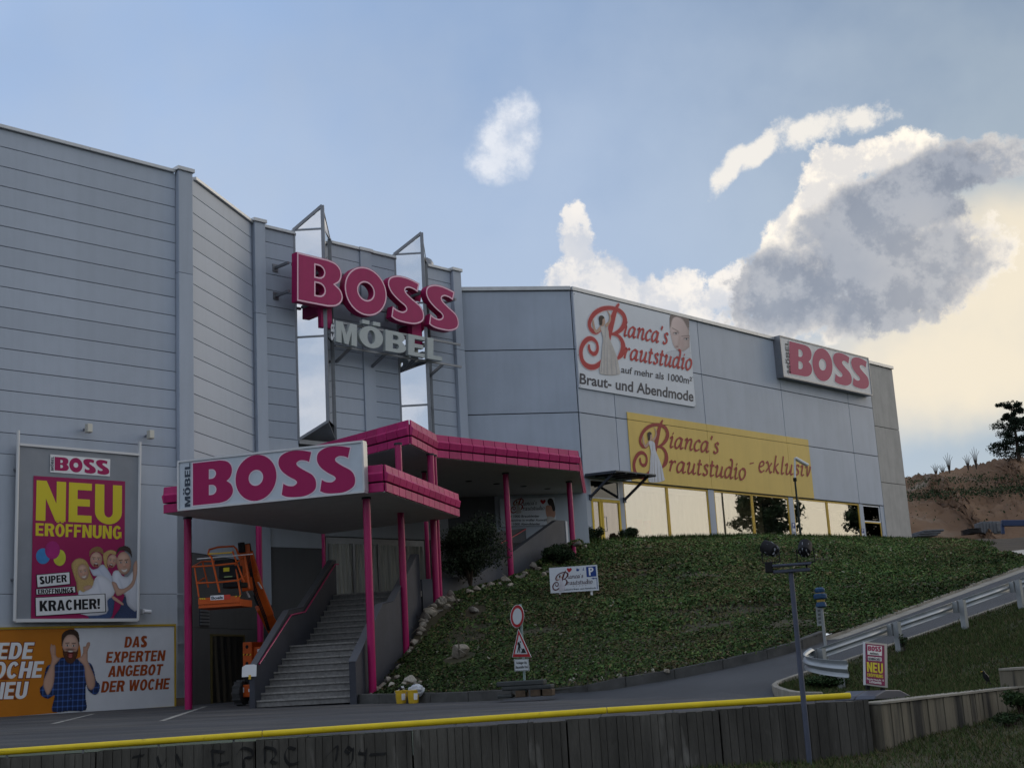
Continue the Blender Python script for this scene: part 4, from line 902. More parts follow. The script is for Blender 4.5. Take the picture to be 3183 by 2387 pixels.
# heavy narrow capitals for the posters
def _ring(a0, a1, ro, ri, cy=.5): return _arc(.5, cy, .5, ro, a0, a1, 16)+_arc(.5, cy, .5-.33, ri, a1, a0, 12)
_E = [(0, 0), (.98, 0), (.98, .18), (.37, .18), (.37, .41), (.9, .41), (.9, .59), (.37, .59), (.37, .82), (.98, .82), (.98, 1), (0, 1)]
_bowl = lambda x, c, ry, rx, n=10: _arc(x, c, rx, ry, -90, 90, n)
CAPS = {'E': ([_E], .80), 'F': ([[(0, 0), (.37, 0), (.37, .40), (.88, .40), (.88, .58), (.37, .58), (.37, .82), (.98, .82), (.98, 1), (0, 1)]], .76),
 'H': ([[(0, 0), (.35, 0), (.35, .41), (.65, .41), (.65, 0), (1, 0), (1, 1), (.65, 1), (.65, .60), (.35, .60), (.35, 1), (0, 1)]], .95), 'N': ([[(0, 0), (.32, 0), (.32, .56), (.66, 0), (1, 0), (1, 1), (.68, 1), (.68, .44), (.34, 1), (0, 1)]], .98),
 'U': ([[(0, 1), (0, .3)]+_arc(.5, .3, .5, .315, 180, 360, 14)+[(1, 1), (.66, 1), (.66, .3)]+_arc(.5, .3, .16, .14, 0, -180, 8)+[(.34, 1)]], .95),
 'R': ([[(0, 0), (0, 1), (.6, 1)]+_arc(.6, .72, .4, .28, 90, -60, 10)+[(1.04, 0), (.66, 0), (.46, .42), (.36, .42), (.36, 0)], [(.36, .6), (.54, .6)]+_bowl(.54, .71, .11, .11)+[(.36, .82)]], .95),
 'P': ([[(0, 0), (0, 1), (.58, 1)]+_arc(.58, .69, .4, .31, 90, -90, 12)+[(.36, .38), (.36, 0)], [(.36, .56), (.53, .56)]+_bowl(.53, .69, .13, .11)+[(.36, .82)]], .88),
 'D': ([[(0, 0), (0, 1), (.5, 1)]+_arc(.5, .5, .5, .5, 90, -90, 16), [(.36, .18), (.48, .18)]+_bowl(.48, .5, .32, .17)+[(.36, .82)]], .92), 'B': ([[(0, 0), (0, 1), (.6, 1)]+_arc(.6, .755, .36, .245, 90, -50, 8)+[(.84, .53)]+_arc(.6, .275, .42, .275, 50, -90, 9), [(.36, .17), (.55, .17)]+_bowl(.55, .295, .125, .11)+[(.36, .42)], [(.36, .6), (.54, .6)]+_bowl(.54, .71, .11, .1)+[(.36, .82)]], .94),
 'A': ([[(0, 0), (.32, 1), (.68, 1), (1, 0), (.66, 0), (.61, .19), (.39, .19), (.34, 0)], [(.43, .36), (.57, .36), (.5, .74)]], .98), 'S': (GS, .88), 'O': ([_arc(.5, .5, .5, .52, 0, 352, 36), _arc(.5, .5, .165, .33, 0, 350, 28)], .95),
 'C': ([_ring(38, 322, .52, .33)], .92), 'G': ([_arc(.5, .5, .5, .52, 38, 325, 18)+[(.93, .05), (1, .05), (1, .54), (.56, .54), (.56, .37), (.68, .37), (.68, .24)]+_arc(.5, .5, .165, .33, 310, 38, 14)], .96),
 'K': ([[(0, 0), (0, 1), (.35, 1), (.35, .62), (.64, 1), (1.02, 1), (.63, .55), (1.04, 0), (.65, 0), (.42, .36), (.35, .27), (.35, 0)]], .98), 'X': ([[(0, 0), (.3, .51), (.02, 1), (.38, 1), (.5, .73), (.62, 1), (.98, 1), (.7, .51), (1, 0), (.63, 0), (.5, .29), (.37, 0)]], .92),
 'T': ([[(.32, 0), (.68, 0), (.68, .81), (1, .81), (1, 1), (0, 1), (0, .81), (.32, .81)]], .86), 'W': ([[(0, 1), (.17, 0), (.41, 0), (.5, .52), (.59, 0), (.83, 0), (1, 1), (.77, 1), (.70, .44), (.60, 1), (.40, 1), (.30, .44), (.23, 1)]], 1.35),
 'M': ([[(0, 0), (0, 1), (.32, 1), (.5, .42), (.68, 1), (1, 1), (1, 0), (.74, 0), (.74, .64), (.59, 0), (.41, 0), (.26, .64), (.26, 0)]], 1.2), 'J': ([[(.55, 1), (1, 1), (1, .3)]+_arc(.5, .3, .5, .315, 0, -180, 12)+[(0, .4), (.34, .4), (.34, .3)]+_arc(.5, .3, .16, .13, -180, 0, 8)], .78), 'L': ([[(0, 0), (.95, 0), (.95, .19), (.38, .19), (.38, 1), (0, 1)]], .74),
 '!': ([[(.15, .3), (.85, .3), (1, 1), (0, 1)], [(.1, 0), (.9, 0), (.9, .2), (.1, .2)]], .36), 'I': ([[(0, 0), (1, 0), (1, 1), (0, 1)]], .36), '-': ([[(0, .36), (1, .36), (1, .55), (0, .55)]], .45)}
for k_, b_ in (('Ö', 'O'), ('Ä', 'A')): CAPS[k_] = (CAPS[b_][0]+[[(.12, 1.09), (.42, 1.09), (.42, 1.27), (.12, 1.27)], [(.58, 1.09), (.88, 1.09), (.88, 1.27), (.58, 1.27)]], CAPS[b_][1])
def caps(par, s, fr, zf, quad, m, d, edge=None, ew=.03, extrude=0, name='lettering', gap=.10, fat=0.0):
    q = uvs(fr, zf, quad, d); x = 0; pol = []
    for ch in s:
        if ch == ' ': x += .45; continue
        g, w = CAPS[ch]; pol += [[(x+a*w, b) for a, b in pl_] for pl_ in g]; x += w+gap
    tot = x-gap; uvp = [[bil(q, a/tot, b) for a, b in pl_] for pl_ in pol]
    if edge: flat(par, name, fr, uvp, edge, d-.003, ew)
    return flat(par, name, fr, uvp, m, d-extrude, fat, extrude)
# broad-nib italic letters
NIB = {'i': [[(0, .82), (.12, 1), (.22, .92), (.12, .2), (.2, 0), (.4, .14)], [(.2, 1.38), (.27, 1.30)]],
 'a': [[(.66, .86), (.42, 1), (.16, .8), (.03, .4), (.1, .05), (.3, .04), (.55, .42), (.68, .98)], [(.70, 1), (.60, .2), (.68, 0), (.88, .14)]],
 'n': [[(0, .82), (.14, 1), (.22, .9), (.10, 0)], [(.14, .42), (.36, .88), (.56, 1), (.68, .84), (.60, .2), (.70, 0), (.88, .14)]],
 'c': [[(.6, .82), (.48, 1), (.24, .9), (.05, .5), (.1, .1), (.3, 0), (.58, .18)]],
 's': [[(.52, .85), (.36, 1), (.18, .88), (.22, .66), (.42, .42), (.42, .14), (.22, 0), (0, .14)]],
 'r': [[(0, .82), (.14, 1), (.22, .9), (.10, 0)], [(.14, .45), (.32, .86), (.48, 1), (.60, .88)]],
 'u': [[(0, .82), (.12, 1), (.22, .9), (.12, .2), (.22, 0), (.42, .14), (.62, .5)], [(.70, 1), (.60, .2), (.70, 0), (.88, .14)]],
 't': [[(.24, 1.42), (.12, .2), (.22, 0), (.44, .14)], [(0, .97), (.44, 1.0)]],
 'd': [[(.66, .86), (.42, 1), (.16, .8), (.03, .4), (.1, .05), (.3, .04), (.55, .42), (.68, .98)], [(.50, 1.72), (.70, 1.66), (.74, 1.3), (.60, .2), (.70, 0), (.88, .14)]],
 'o': [[(.36, 1), (.12, .8), (.03, .38), (.2, 0), (.46, .1), (.64, .55), (.56, .92), (.34, 1)]],
 "'": [[(.12, 1.62), (.02, 1.25)]], 'e': [[(.06, .45), (.4, .6), (.52, .84), (.38, 1), (.16, .85), (.04, .4), (.15, .05), (.35, 0), (.58, .2)]],
 'x': [[(0, .86), (.12, 1), (.22, .9), (.42, .1), (.52, 0), (.64, .12)], [(.62, .95), (0, .04)]], 'k': [[(.28, 1.72), (.06, 0)], [(.56, .96), (.16, .5)], [(.2, .55), (.46, .08), (.64, .06)]],
 'l': [[(.26, 1.72), (.12, .2), (.22, 0), (.38, .14)]], 'v': [[(0, .82), (.1, 1), (.2, .9), (.24, 0), (.5, .6), (.54, 1)]]}
NIBW = {'i': .46, 'a': .92, 'n': .92, 'c': .66, 's': .62, 'r': .66, 'u': .92, 't': .5, 'd': .92, 'o': .74, "'": .3, 'e': .66, 'x': .7, 'k': .72, 'l': .44, 'v': .64}
def ribbon(pts, ws):
    L_, R2 = [], []
    for i, p in enumerate(pts):
        a, b = pts[max(0, i-1)], pts[min(len(pts)-1, i+1)]; dx, dy = b[0]-a[0], b[1]-a[1]; n = math.hypot(dx, dy) or 1
        L_.append((p[0]-dy/n*ws[i]/2, p[1]+dx/n*ws[i]/2)); R2.append((p[0]+dy/n*ws[i]/2, p[1]-dx/n*ws[i]/2))
    return L_, R2
def ribbon_obj(par, name, fr, strokes, m, d):          # strokes of uv points with widths, drawn as strips
    mb = MB()
    for si, (pts, ws) in enumerate(strokes):
        a, b = ribbon(pts, ws); o = len(mb.v); d += .0006
        for p, q in zip(a, b): mb.v += [tuple(fr.pt(p[0], p[1], d)), tuple(fr.pt(q[0], q[1], d))]
        for i in range(len(a)-1): mb.f.append([o+2*i, o+2*i+1, o+2*i+3, o+2*i+2]); mb.m.append(0)
    return obj(name, mb, m, par, smooth='open')
def script(par, s, fr, zf, quad, m, d, weight=.17, name='lettering', edge=None):
    q = uvs(fr, zf, quad, d); x = 0; st_ = []
    for ch in s:
        if ch == ' ': x += .5; continue
        for stv in NIB[ch]: st_.append([(px_+x, py_) for px_, py_ in smootho(stv, 5)])
        x += NIBW[ch] + .06
    tot = x-.1; hgt = math.hypot(q[3][0]-q[0][0], q[3][1]-q[0][1]); out = []
    for pts in st_:
        uvp = [bil(q, px_/tot, py_) for px_, py_ in pts]; ws = []
        for i in range(len(pts)):
            a, b = pts[max(0, i-1)], pts[min(len(pts)-1, i+1)]; an = atan2(b[1]-a[1], b[0]-a[0])
            ws.append(hgt*(weight*.55 + weight*.75*abs(sin(an-radians(38)))))
        out.append((uvp, ws))
    if edge: ribbon_obj(par, name, fr, [(p, [w+hgt*.09 for w in ws]) for p, ws in out], edge, d-.003)
    return ribbon_obj(par, name, fr, out, m, d)
# the swash initial, traced once; placed by two corners elsewhere
SWB = [[(555, 300, 14), (530, 335, 28), (500, 410, 44), (468, 520, 58), (446, 630, 56), (440, 720, 32), (437, 800, 4)],
       [(335, 640, 10), (272, 672, 30), (215, 645, 38), (188, 580, 38), (200, 510, 38), (250, 430, 38), (330, 375, 36), (420, 355, 34), (500, 365, 34), (570, 400, 42), (615, 460, 50), (625, 530, 54), (600, 600, 44), (550, 655, 32), (490, 688, 24), (450, 692, 16)],
       [(455, 690, 16), (530, 705, 28), (580, 760, 42), (604, 830, 54), (602, 900, 58), (575, 960, 46), (528, 1018, 12)],
       [(188, 828, 14), (184, 870, 28), (200, 920, 30), (240, 950, 32), (275, 930, 30), (290, 870, 30), (275, 800, 30), (225, 755, 34), (170, 760, 38), (120, 810, 40), (90, 880, 40), (85, 950, 42), (100, 1030, 44), (140, 1090, 45), (200, 1120, 44), (260, 1115, 40), (310, 1080, 36), (338, 1028, 10)]]
BRIDE = {'dress': [(345, 590), (385, 600), (420, 640), (432, 740), (480, 860), (530, 1000), (560, 1150), (567, 1200), (480, 1222), (370, 1215), (312, 1180), (335, 1000), (345, 850), (355, 760), (335, 660), (325, 610)],
         'arm': [(228, 505), (242, 520), (255, 600), (275, 640), (318, 590), (345, 586), (338, 636), (275, 682), (242, 645), (224, 560)],
         'arm2': [(402, 388), (432, 418), (452, 470), (447, 530), (402, 604), (380, 572), (426, 520), (430, 450)], 'face': [(345, 488), (372, 486), (380, 545), (362, 590), (338, 580)], 'hair': [(303, 482), (320, 455), (352, 458), (372, 488), (347, 505), (345, 560), (318, 582), (310, 540)]}
_b0 = FB.px(zS(62, 1140), .1); _b1 = FB.px(zS(650, 1140), .1); _bt = FB.px(zS(355, 290), .1)
def swb_norm(x, y): u, v = FB.px(zS(x, y), .1); return (u-_b0[0])/(_b1[0]-_b0[0]), (v-FB.px(zS(240, 1140), .1)[1])/(FB.px(zS(560, 295), .1)[1]-FB.px(zS(240, 1140), .1)[1])
GOWN = mat('gown_print', (.60, .58, .56), .6, col2=(.42, .39, .37), vscale=1.5); SKIN = mat('skin_print', (.50, .33, .25), .6, var=.1); SKINP = mat('pale_skin_print', (.56, .38, .30), .6, var=.08); HAIRD = mat('dark_hair_print', (.035, .025, .022), .6)
def swash(par, fr, box, m, d, edge=None, gown=GOWN, skin=SKIN, gscale=1):
    """box: u0, u1, v0, v1 on the frame"""
    u0, u1, v0, v1 = box; S_ = lambda x, y: (u0+(u1-u0)*swb_norm(x, y)[0], v0+(v1-v0)*swb_norm(x, y)[1])
    k = (u1-u0)/588; sts = []
    for s in SWB:
        sm = smootho([Vector(p) for p in s], 6); sts.append(([S_(p[0], p[1]) for p in sm], [p[2]*k for p in sm]))
    if edge: ribbon_obj(par, 'initial_edge', fr, [(p, [w+12*k for w in ws]) for p, ws in sts], edge, d-.003)
    ribbon_obj(par, 'initial', fr, sts, m, d)
    fig = []
    for nm in ('arm', 'arm2', 'dress', 'face', 'hair'): fig.append((nm, [S_(*q) for q in smoothc(BRIDE[nm])]))
    base = {'arm': SKIN, 'arm2': SKIN, 'dress': gown, 'face': SKIN, 'hair': HAIRD}
    for nm, pl_ in fig: flat(par, 'figure', fr, [pl_], base[nm], d+.004+(.003 if nm in ('face', 'dress') else .006 if nm == 'hair' else 0))
    for fx, fy0, fy1, wd_ in ((372, 780, 1205, 9), (405, 800, 1212, 12), (450, 870, 1215, 10), (500, 980, 1212, 12), (385, 600, 740, 6), (345, 900, 1185, 8)):   # folds of the gown
        k0, k1 = S_(fx, fy0), S_(fx+(fx-390)*.25, fy1); ribbon_obj(par, 'gown_fold', fr, [([k0, ((k0[0]+k1[0])/2, (k0[1]+k1[1])/2), k1], [wd_*k*.3, wd_*k, wd_*k*1.5])], MATS.get('gown_fold') or mat('gown_fold', (.40, .39, .40), .6), d+.009)
# ------------------------------------------------------------------ printed pictures: soft colours carried on a fine flat mesh
def print_mat():
    m = bpy.data.materials.new('picture_print'); m.use_nodes = True; nt = m.node_tree; b = nt.nodes['Principled BSDF']; b.inputs['Roughness'].default_value = .6; b.inputs['Specular IOR Level'].default_value = .2
    a = nt.nodes.new('ShaderNodeAttribute'); a.attribute_name = 'print'; nt.links.new(a.outputs['Color'], b.inputs['Base Color']); return m
PRINTM = print_mat()
class Paint:
    def __init__(s, fr, zf, x0, y0, x1, y1, step, bg=None, seed=1):
        s.fr, s.zf = fr, zf; s.nx, s.ny = int((x1-x0)/step)+1, int((y1-y0)/step)+1; s.st = step
        s.X, s.Y = np.meshgrid(np.linspace(x0, x1, s.nx), np.linspace(y0, y1, s.ny)); s.A = np.zeros(s.X.shape); s.C = np.zeros(s.X.shape+(3,)); s.r = np.random.default_rng(seed); s.N = s.r.normal(size=s.X.shape)
        if bg is not None: s.C[:] = bg; s.A[:] = 1
    def sd_poly(s, pts):
        P = np.array(pts, float); d = np.full(s.X.shape, 1e9); ins = np.zeros(s.X.shape, bool)
        for i in range(len(P)):
            a, b = P[i], P[(i+1) % len(P)]; e = b-a; wx, wy = s.X-a[0], s.Y-a[1]; t = np.clip((wx*e[0]+wy*e[1])/(e@e+1e-9), 0, 1); d = np.minimum(d, np.hypot(wx-e[0]*t, wy-e[1]*t))
            c = ((a[1] > s.Y) != (b[1] > s.Y)); ins ^= c & (s.X < (b[0]-a[0])*(s.Y-a[1])/(b[1]-a[1]+1e-12)+a[0])
        return np.where(ins, -d, d)
    def put(s, sd, col, soft=None, edge=None, grad=None, noise=0, op=1.0, pat=None):
        soft = soft or s.st; al = np.clip(.5-sd/soft, 0, 1)*op; c = np.ones(s.X.shape+(3,))*np.array(col)
        if pat is not None: c = pat(c)
        k = np.ones(s.X.shape)
        if edge: k *= 1-edge[1]*(1-np.clip(-sd/edge[0], 0, 1))**2
        if grad: k *= np.clip(1+grad[0]*(s.X-grad[2])+grad[1]*(s.Y-grad[3]), .3, 1.7)
        if noise: k *= 1+noise*s.N
        c = c*k[..., None]; s.C = s.C*(1-al[..., None])+c*al[..., None]; s.A = np.maximum(s.A, al)
    def poly(s, pts, col, **k): s.put(s.sd_poly(smoothc(pts, 3)), col, **k)
    def ell(s, cx, cy, rx, ry, col, rot=0, **k):
        c, n = cos(radians(rot)), sin(radians(rot)); x, y = (s.X-cx)*c+(s.Y-cy)*n, -(s.X-cx)*n+(s.Y-cy)*c; r = np.hypot(x/rx, y/ry); s.put((r-1)*min(rx, ry), col, **k)
    def line(s, a, b, w, col, **k):
        a, b = np.array(a, float), np.array(b, float); e = b-a; wx, wy = s.X-a[0], s.Y-a[1]; t = np.clip((wx*e[0]+wy*e[1])/(e@e), 0, 1); s.put(np.hypot(wx-e[0]*t, wy-e[1]*t)-w/2, col, **k)
    def done(s, par, name, d):
        k = s.A > .5; idx = -np.ones(s.X.shape, int); q = k[:-1, :-1] & k[1:, :-1] & k[:-1, 1:] & k[1:, 1:]; use = np.zeros(s.X.shape, bool)
        for dy in (0, 1):
            for dx in (0, 1): use[dy:s.ny-1+dy, dx:s.nx-1+dx] |= q
        idx[use] = np.arange(use.sum()); f0, fu = s.fr.P+s.fr.n*d-EYE, s.fr
        xs, ys = s.X[use], s.Y[use]; sx0, sy0 = s.zf(0, 0); sx1, sy1 = s.zf(1, 1); SX, SY = sx0+xs*(sx1-sx0), sy0+ys*(sy1-sy0)
        R3 = np.array(CF)[None]+np.array(CR)[None]*((SX-CX)/FPX)[:, None]-np.array(CU)[None]*((SY-CY)/FPX)[:, None]; n = np.array(fu.n); t = (np.array(f0)@n)/(R3@n); V = np.array(EYE)+R3*t[:, None]-np.array(root_org(par))
        i, j = np.nonzero(q); F = np.stack([idx[i, j], idx[i, j+1], idx[i+1, j+1], idx[i+1, j]], 1)
        me = bpy.data.meshes.new(name); me.vertices.add(len(V)); me.loops.add(4*len(F)); me.polygons.add(len(F)); me.vertices.foreach_set('co', V.reshape(-1)); me.loops.foreach_set('vertex_index', F.reshape(-1).astype(np.int32)); me.polygons.foreach_set('loop_start', np.arange(0, 4*len(F), 4, dtype=np.int32)); me.polygons.foreach_set('loop_total', np.full(len(F), 4, dtype=np.int32))
        at = me.attributes.new('print', 'FLOAT_COLOR', 'POINT'); c = np.ones((len(V), 4)); c[:, :3] = np.clip(s.C[use], .003, .9); at.data.foreach_set('color', c.reshape(-1)); me.materials.append(PRINTM); me.update(); return link(name, me, par)
SK, SKD, SKL = (.50, .31, .23), (.30, .15, .10), (.62, .43, .34)
def face(p, cx, cy, w, h, hair, rot=0, mouth='smile', skin=SK, eye=.16, beard=None):
    """a small head: shaded oval, brows, eyes, nose, mouth; w and h are half sizes"""
    c, n = cos(radians(rot)), sin(radians(rot)); T = lambda x, y: (cx+(x*w)*c-(y*h)*n, cy+(x*w)*n+(y*h)*c)
    p.ell(cx, cy, w, h, skin, rot, edge=(w*.55, .38), grad=(-.10/w, -.12/h, cx, cy))
    p.ell(*T(-.05, -.5), w*.5, h*.22, SKL, rot, soft=w*.5, op=.55); p.ell(*T(-.48, .18), w*.24, h*.18, (.56, .25, .19), rot, soft=w*.35, op=.5); p.ell(*T(.48, .18), w*.24, h*.18, (.56, .25, .19), rot, soft=w*.35, op=.5)
    for sx in (-.40, .38):
        p.ell(*T(sx, -.10), w*.22, h*.12, SKD, rot, soft=w*.2, op=.6); p.ell(*T(sx, -.08), w*eye, h*.075, (.62, .60, .58), rot, soft=w*.06); p.ell(*T(sx, -.08), w*.085, h*.085, (.03, .025, .02), rot, soft=w*.05); p.line(T(sx-.22, -.27), T(sx+.22, -.29), h*.06, tuple(k*.6 for k in hair), soft=w*.08)
    p.ell(*T(.02, .16), w*.13, h*.2, SKL, rot, soft=w*.15, op=.5); p.ell(*T(.04, .30), w*.2, h*.06, SKD, rot, soft=w*.12, op=.7)
    if beard: p.poly([T(-1.0, .1), T(-.72, .38), T(-.35, .36), T(0, .32), T(.35, .36), T(.72, .38), T(.98, .1), T(.88, .75), T(.45, 1.25), T(0, 1.38), T(-.45, 1.22), T(-.88, .7)], beard, soft=w*.12, edge=(w*.4, .3), noise=.25)
    if mouth == 'smile': p.poly([T(-.42, .5), T(0, .56), T(.42, .48), T(.25, .7), T(0, .76), T(-.25, .7)], (.66, .62, .58), soft=w*.06, edge=(w*.08, .55))
    else:
        p.ell(*T(.02, .66), w*.36, h*.30, (.10, .015, .015), rot, soft=w*.08); p.ell(*T(.02, .50), w*.26, h*.07, (.66, .63, .58), rot, soft=w*.06); p.ell(*T(.02, .80), w*.22, h*.10, (.42, .12, .11), rot, soft=w*.08)
# ------------------------------------------------------------------ signs on the store
def lin(x0, y0, k): return lambda x: y0+k*(x-x0)
FS = Fr(K_, 106.6)
sg = thing('canopy_sign', tuple(FS.pt(-3, 4.9)), 'long light box sign with magenta store lettering on the lower canopy edge', 'sign')
su0, su1 = FS.px(z3(90, 350), .32)[0], FS.px(z3(1042, 250), .32)[0]; sv0, sv1 = FS.px(z3(90, 472), .32)[1], FS.px(z3(90, 225), .32)[1]
obj('box', MB().fbox(FS, su0, su1, sv0, sv1, .12, .30), SIGNPALE, sg, bevel=.015)
obj('frame', MB().fbox(FS, su0-.02, su1+.02, sv1-.02, sv1+.03, .1, .33).fbox(FS, su0-.02, su1+.02, sv0-.03, sv0+.02, .1, .33).fbox(FS, su0-.03, su0+.02, sv0+.02, sv1-.02, .1, .33).fbox(FS, su1-.02, su1+.03, sv0+.02, sv1-.02, .1, .33), TRIM, sg)
for k in range(4): obj('strut', MB().bar(FS.pt(su0+.6+k*1.35, sv0+.1, .12), FS.pt(su0+.6+k*1.35, sv0+.25, -.1), .05), STEEL, sg)
PINKHALO = mat('halo_print', (.72, .60, .68), .5)
letters(sg, FS, z3, lin(165, 232, -.111), lin(165, 449, -.0965), ((165, 372), (385, 596), (607, 800), (805, 1001)), SIGNRED, .312, edge=PINKHALO, ew=.03)
caps(sg, 'MÖBEL', FS, z3, ((152, 455), (152, 228), (123, 231), (123, 458)), SLATE, .308)
# big channel letters on the tower
FTS = FT.off(1.15); ts = thing('tower_letters', tuple(FT.pt(3, 12)), 'huge magenta channel letters with pale pink edges hung before the tower', 'sign')
letters(ts, FTS, z4, lin(358, 380, .2435), lin(362, 697, .190), ((358, 655), (665, 938), (945, 1178), (1190, 1402)), PINKC, .0, extrude=.15, edge=PINKLINE, ew=.055, side=SIGNRED)
vr = [FTS.px(z4(400, 470), -.3)[1], FTS.px(z4(400, 650), -.3)[1]]
for v in vr: obj('rail', MB().fbox(FTS, 1.2, 8.9, v-.05, v+.05, -.42, -.33), STEEL, ts)
for u in (1.0, 2.9, 4.6, 6.3, 8.2, 9.3):
    for v in vr: obj('support_arm', MB().bar(FT.pt(u, v, .04), FT.pt(u, v, .85), .09), STEEL, ts); obj('wall_plate', MB().fbox(FT, u-.12, u+.12, v-.14, v+.14, .04, .07), STEEL, ts)
for u in (2.45, 6.9): obj('transformer_box', MB().fbox(FTS, u, u+.5, vr[1]-1.1, vr[1]-.2, -.6, -.35), SIGNRED, ts)
ms = thing('tower_letters', tuple(FT.pt(4, 10)), 'grey channel letters hung below the magenta letters on the tower', 'sign')
GLET = mat('grey_letter', (.42, .46, .46), .45, var=.05)
for i, (ch, q) in enumerate((('M', ((612, 957), (746, 990), (746, 850), (610, 822))), ('Ö', ((762, 984), (914, 1010), (914, 876), (762, 848))), ('B', ((930, 1016), (1060, 1038), (1060, 906), (930, 880))), ('E', ((1077, 1042), (1184, 1062), (1184, 928), (1077, 908))), ('L', ((1200, 1066), (1300, 1083), (1302, 947), (1200, 930))))):
    caps(ms, ch, FTS, z4, q, GLET, .0, extrude=.08, name='letter')
caps(ms, 'SB-', FTS, z4, ((608, 952), (608, 815), (578, 810), (578, 948)), WHITEP, -.08, name='letter')
v = FTS.px(z4(900, 1030), -.2)[1]; v2 = FTS.px(z4(900, 880), -.2)[1]
for vv in (v, v2): obj('rail', MB().fbox(FTS, 3.0, 9.4, vv-.04, vv+.04, -.32, -.24), STEEL, ms)
for u in (3.7, 5.4, 6.9, 8.4): obj('support_arm', MB().bar(FT.pt(u, v-.35, .04), FT.pt(u, v, .9), .09), STEEL, ms)
# box sign on the hall roof edge
rs = thing('roof_sign', tuple(FB.pt(17, 13.5)), 'white box sign with magenta lettering at the top right of the hall', 'sign')
D_ = .45; ru0, ru1 = FB.px(z6(508, 340), D_)[0], FB.px(z6(1115, 480), D_)[0]; rv0, rv1 = FB.px(z6(515, 482), D_)[1], FB.px(z6(503, 212), D_)[1]
obj('box', MB().fbox(FB, ru0, ru1, rv0, rv1, .06, D_-.01), mat('sign_white_grey', (.60, .61, .63), .45, var=.04, streak=.1), rs, bevel=.02)
obj('frame', MB().fbox(FB, ru0-.03, ru1+.03, rv1-.02, rv1+.04, .05, D_+.02).fbox(FB, ru0-.03, ru1+.03, rv0-.05, rv0+.02, .05, D_+.02).fbox(FB, ru0-.04, ru0+.02, rv0+.02, rv1-.02, .05, D_+.02).fbox(FB, ru1-.02, ru1+.04, rv0+.02, rv1-.02, .05, D_+.02), STEEL, rs)
letters(rs, FB, z6, lin(558, 243, .2524), lin(578, 470, .196), ((560, 718), (719, 858), (862, 990), (986, 1108)), SIGNRED, D_+.004, edge=WHITEP, ew=.04)
caps(rs, 'MÖBEL', FB, z6, ((573, 466), (554, 243), (530, 238), (549, 462)), SLATE, D_+.004)
# ------------------------------------------------------------------ tall banner
bn = thing('opening_banner', tuple(FL.pt(-3, 3)), 'tall grey and magenta opening banner in a white pole frame on the wall', 'banner')
BD = .30
WP = mat('white_pole', (.62, .63, .64), .4)
def fpt(zf, x, y, d): u, v = FL.px(zf(x, y), d); return FL.pt(u, v, d)
obj('pole', MB().tube([fpt(z2, 83, 128, BD), fpt(z2, 66, 992, BD)], .045, 10), WP, bn, smooth=True); obj('pole', MB().tube([fpt(z2, 634, 180, BD), fpt(z2, 625, 988, BD)], .045, 10), WP, bn, smooth=True)
obj('cross_bar', MB().bar(fpt(z2, 88, 191, BD), fpt(z2, 630, 238, BD), .07), WP, bn); obj('cross_bar', MB().bar(fpt(z2, 68, 989, BD), fpt(z2, 620, 986, BD), .09), WP, bn)
for q in ((83, 300), (70, 800), (632, 300), (628, 800)):
    a = fpt(z2, q[0], q[1], BD); obj('wall_bracket', MB().bar(a, a-FL.n*(BD-.05), .05), STEEL, bn)
qc = [FL.px(z2(x, y), BD) for x, y in ((76, 980), (626, 980), (628, 243), (88, 197))]
rows = [[FL.pt(*bil(qc, i/28, j/36), BD-.012+.008*sin(i*.9+j*.35)*sin(j*.21)) for i in range(29)] for j in range(37)]
GREYCL = mat('banner_grey', (.24, .26, .29), .55, var=.08, vscale=1.2)
obj('cloth', MB().sheet(rows), GREYCL, bn, smooth='open')
MAG2 = mat('banner_magenta', (.28, .012, .085), .55, var=.05); YEL2 = mat('banner_yellow', (.62, .52, .03), .55)
d0 = BD+.002
shape(bn, 'magenta_field', FL, z2, [(152, 333), (567, 358), (562, 980), (140, 980)], MAG2, d0, False)
shape(bn, 'logo_field', FL, z2, [(228, 236), (500, 258), (498, 336), (227, 317)], WHITEP, d0, False)
letters(bn, FL, z2, lin(247, 247, .075), lin(247, 308, .078), ((248, 312), (314, 374), (378, 434), (436, 495)), SIGNRED, d0+.004)
caps(bn, 'MÖBEL', FL, z2, ((243, 310), (244, 246), (232, 244), (231, 308)), SLATE, d0+.004)
caps(bn, 'NEU', FL, z2, ((162, 535), (552, 553), (553, 378), (166, 353)), YEL2, d0+.004)
caps(bn, 'ERÖFFNUNG', FL, z2, ((161, 604), (550, 620), (552, 561), (162, 547)), YEL2, d0+.004)
for cx, cy, rx, ry, c in ((195, 697, 32, 36, (.05, .22, .50)), (270, 704, 28, 37, (.50, .52, .05)), (238, 670, 34, 41, (.34, .02, .16))):
    shape(bn, 'balloon', FL, z2, [(cx+rx*cos(a*pi/6), cy+ry*sin(a*pi/6)) for a in range(12)], mat('balloon_%d' % cx, c, .5, var=.15), d0+.004+(.003 if cx == 238 else 0))
for pts, lt, tq in (([(163, 780), (318, 767), (320, 825), (167, 840)], 'SUPER', ((180, 824), (303, 813), (301, 780), (179, 790))), ([(161, 844), (343, 832), (345, 863), (162, 873)], 'ERÖFFNUNGS', ((172, 868), (333, 861), (332, 839), (171, 848))), ([(158, 883), (478, 866), (481, 950), (160, 970)], 'KRACHER!', ((180, 947), (454, 935), (453, 889), (179, 899)))):
    shape(bn, 'word_box', FL, z2, pts, DARK, d0+.012, False); cxx, cyy = sum(p[0] for p in pts)/4, sum(p[1] for p in pts)/4
    shape(bn, 'word_box', FL, z2, [(x+(4 if x < cxx else -4), y+(3 if y < cyy else -3)) for x, y in pts], WHITEP, d0+.015, False); caps(bn, lt, FL, z2, tq, DARK, d0+.019)
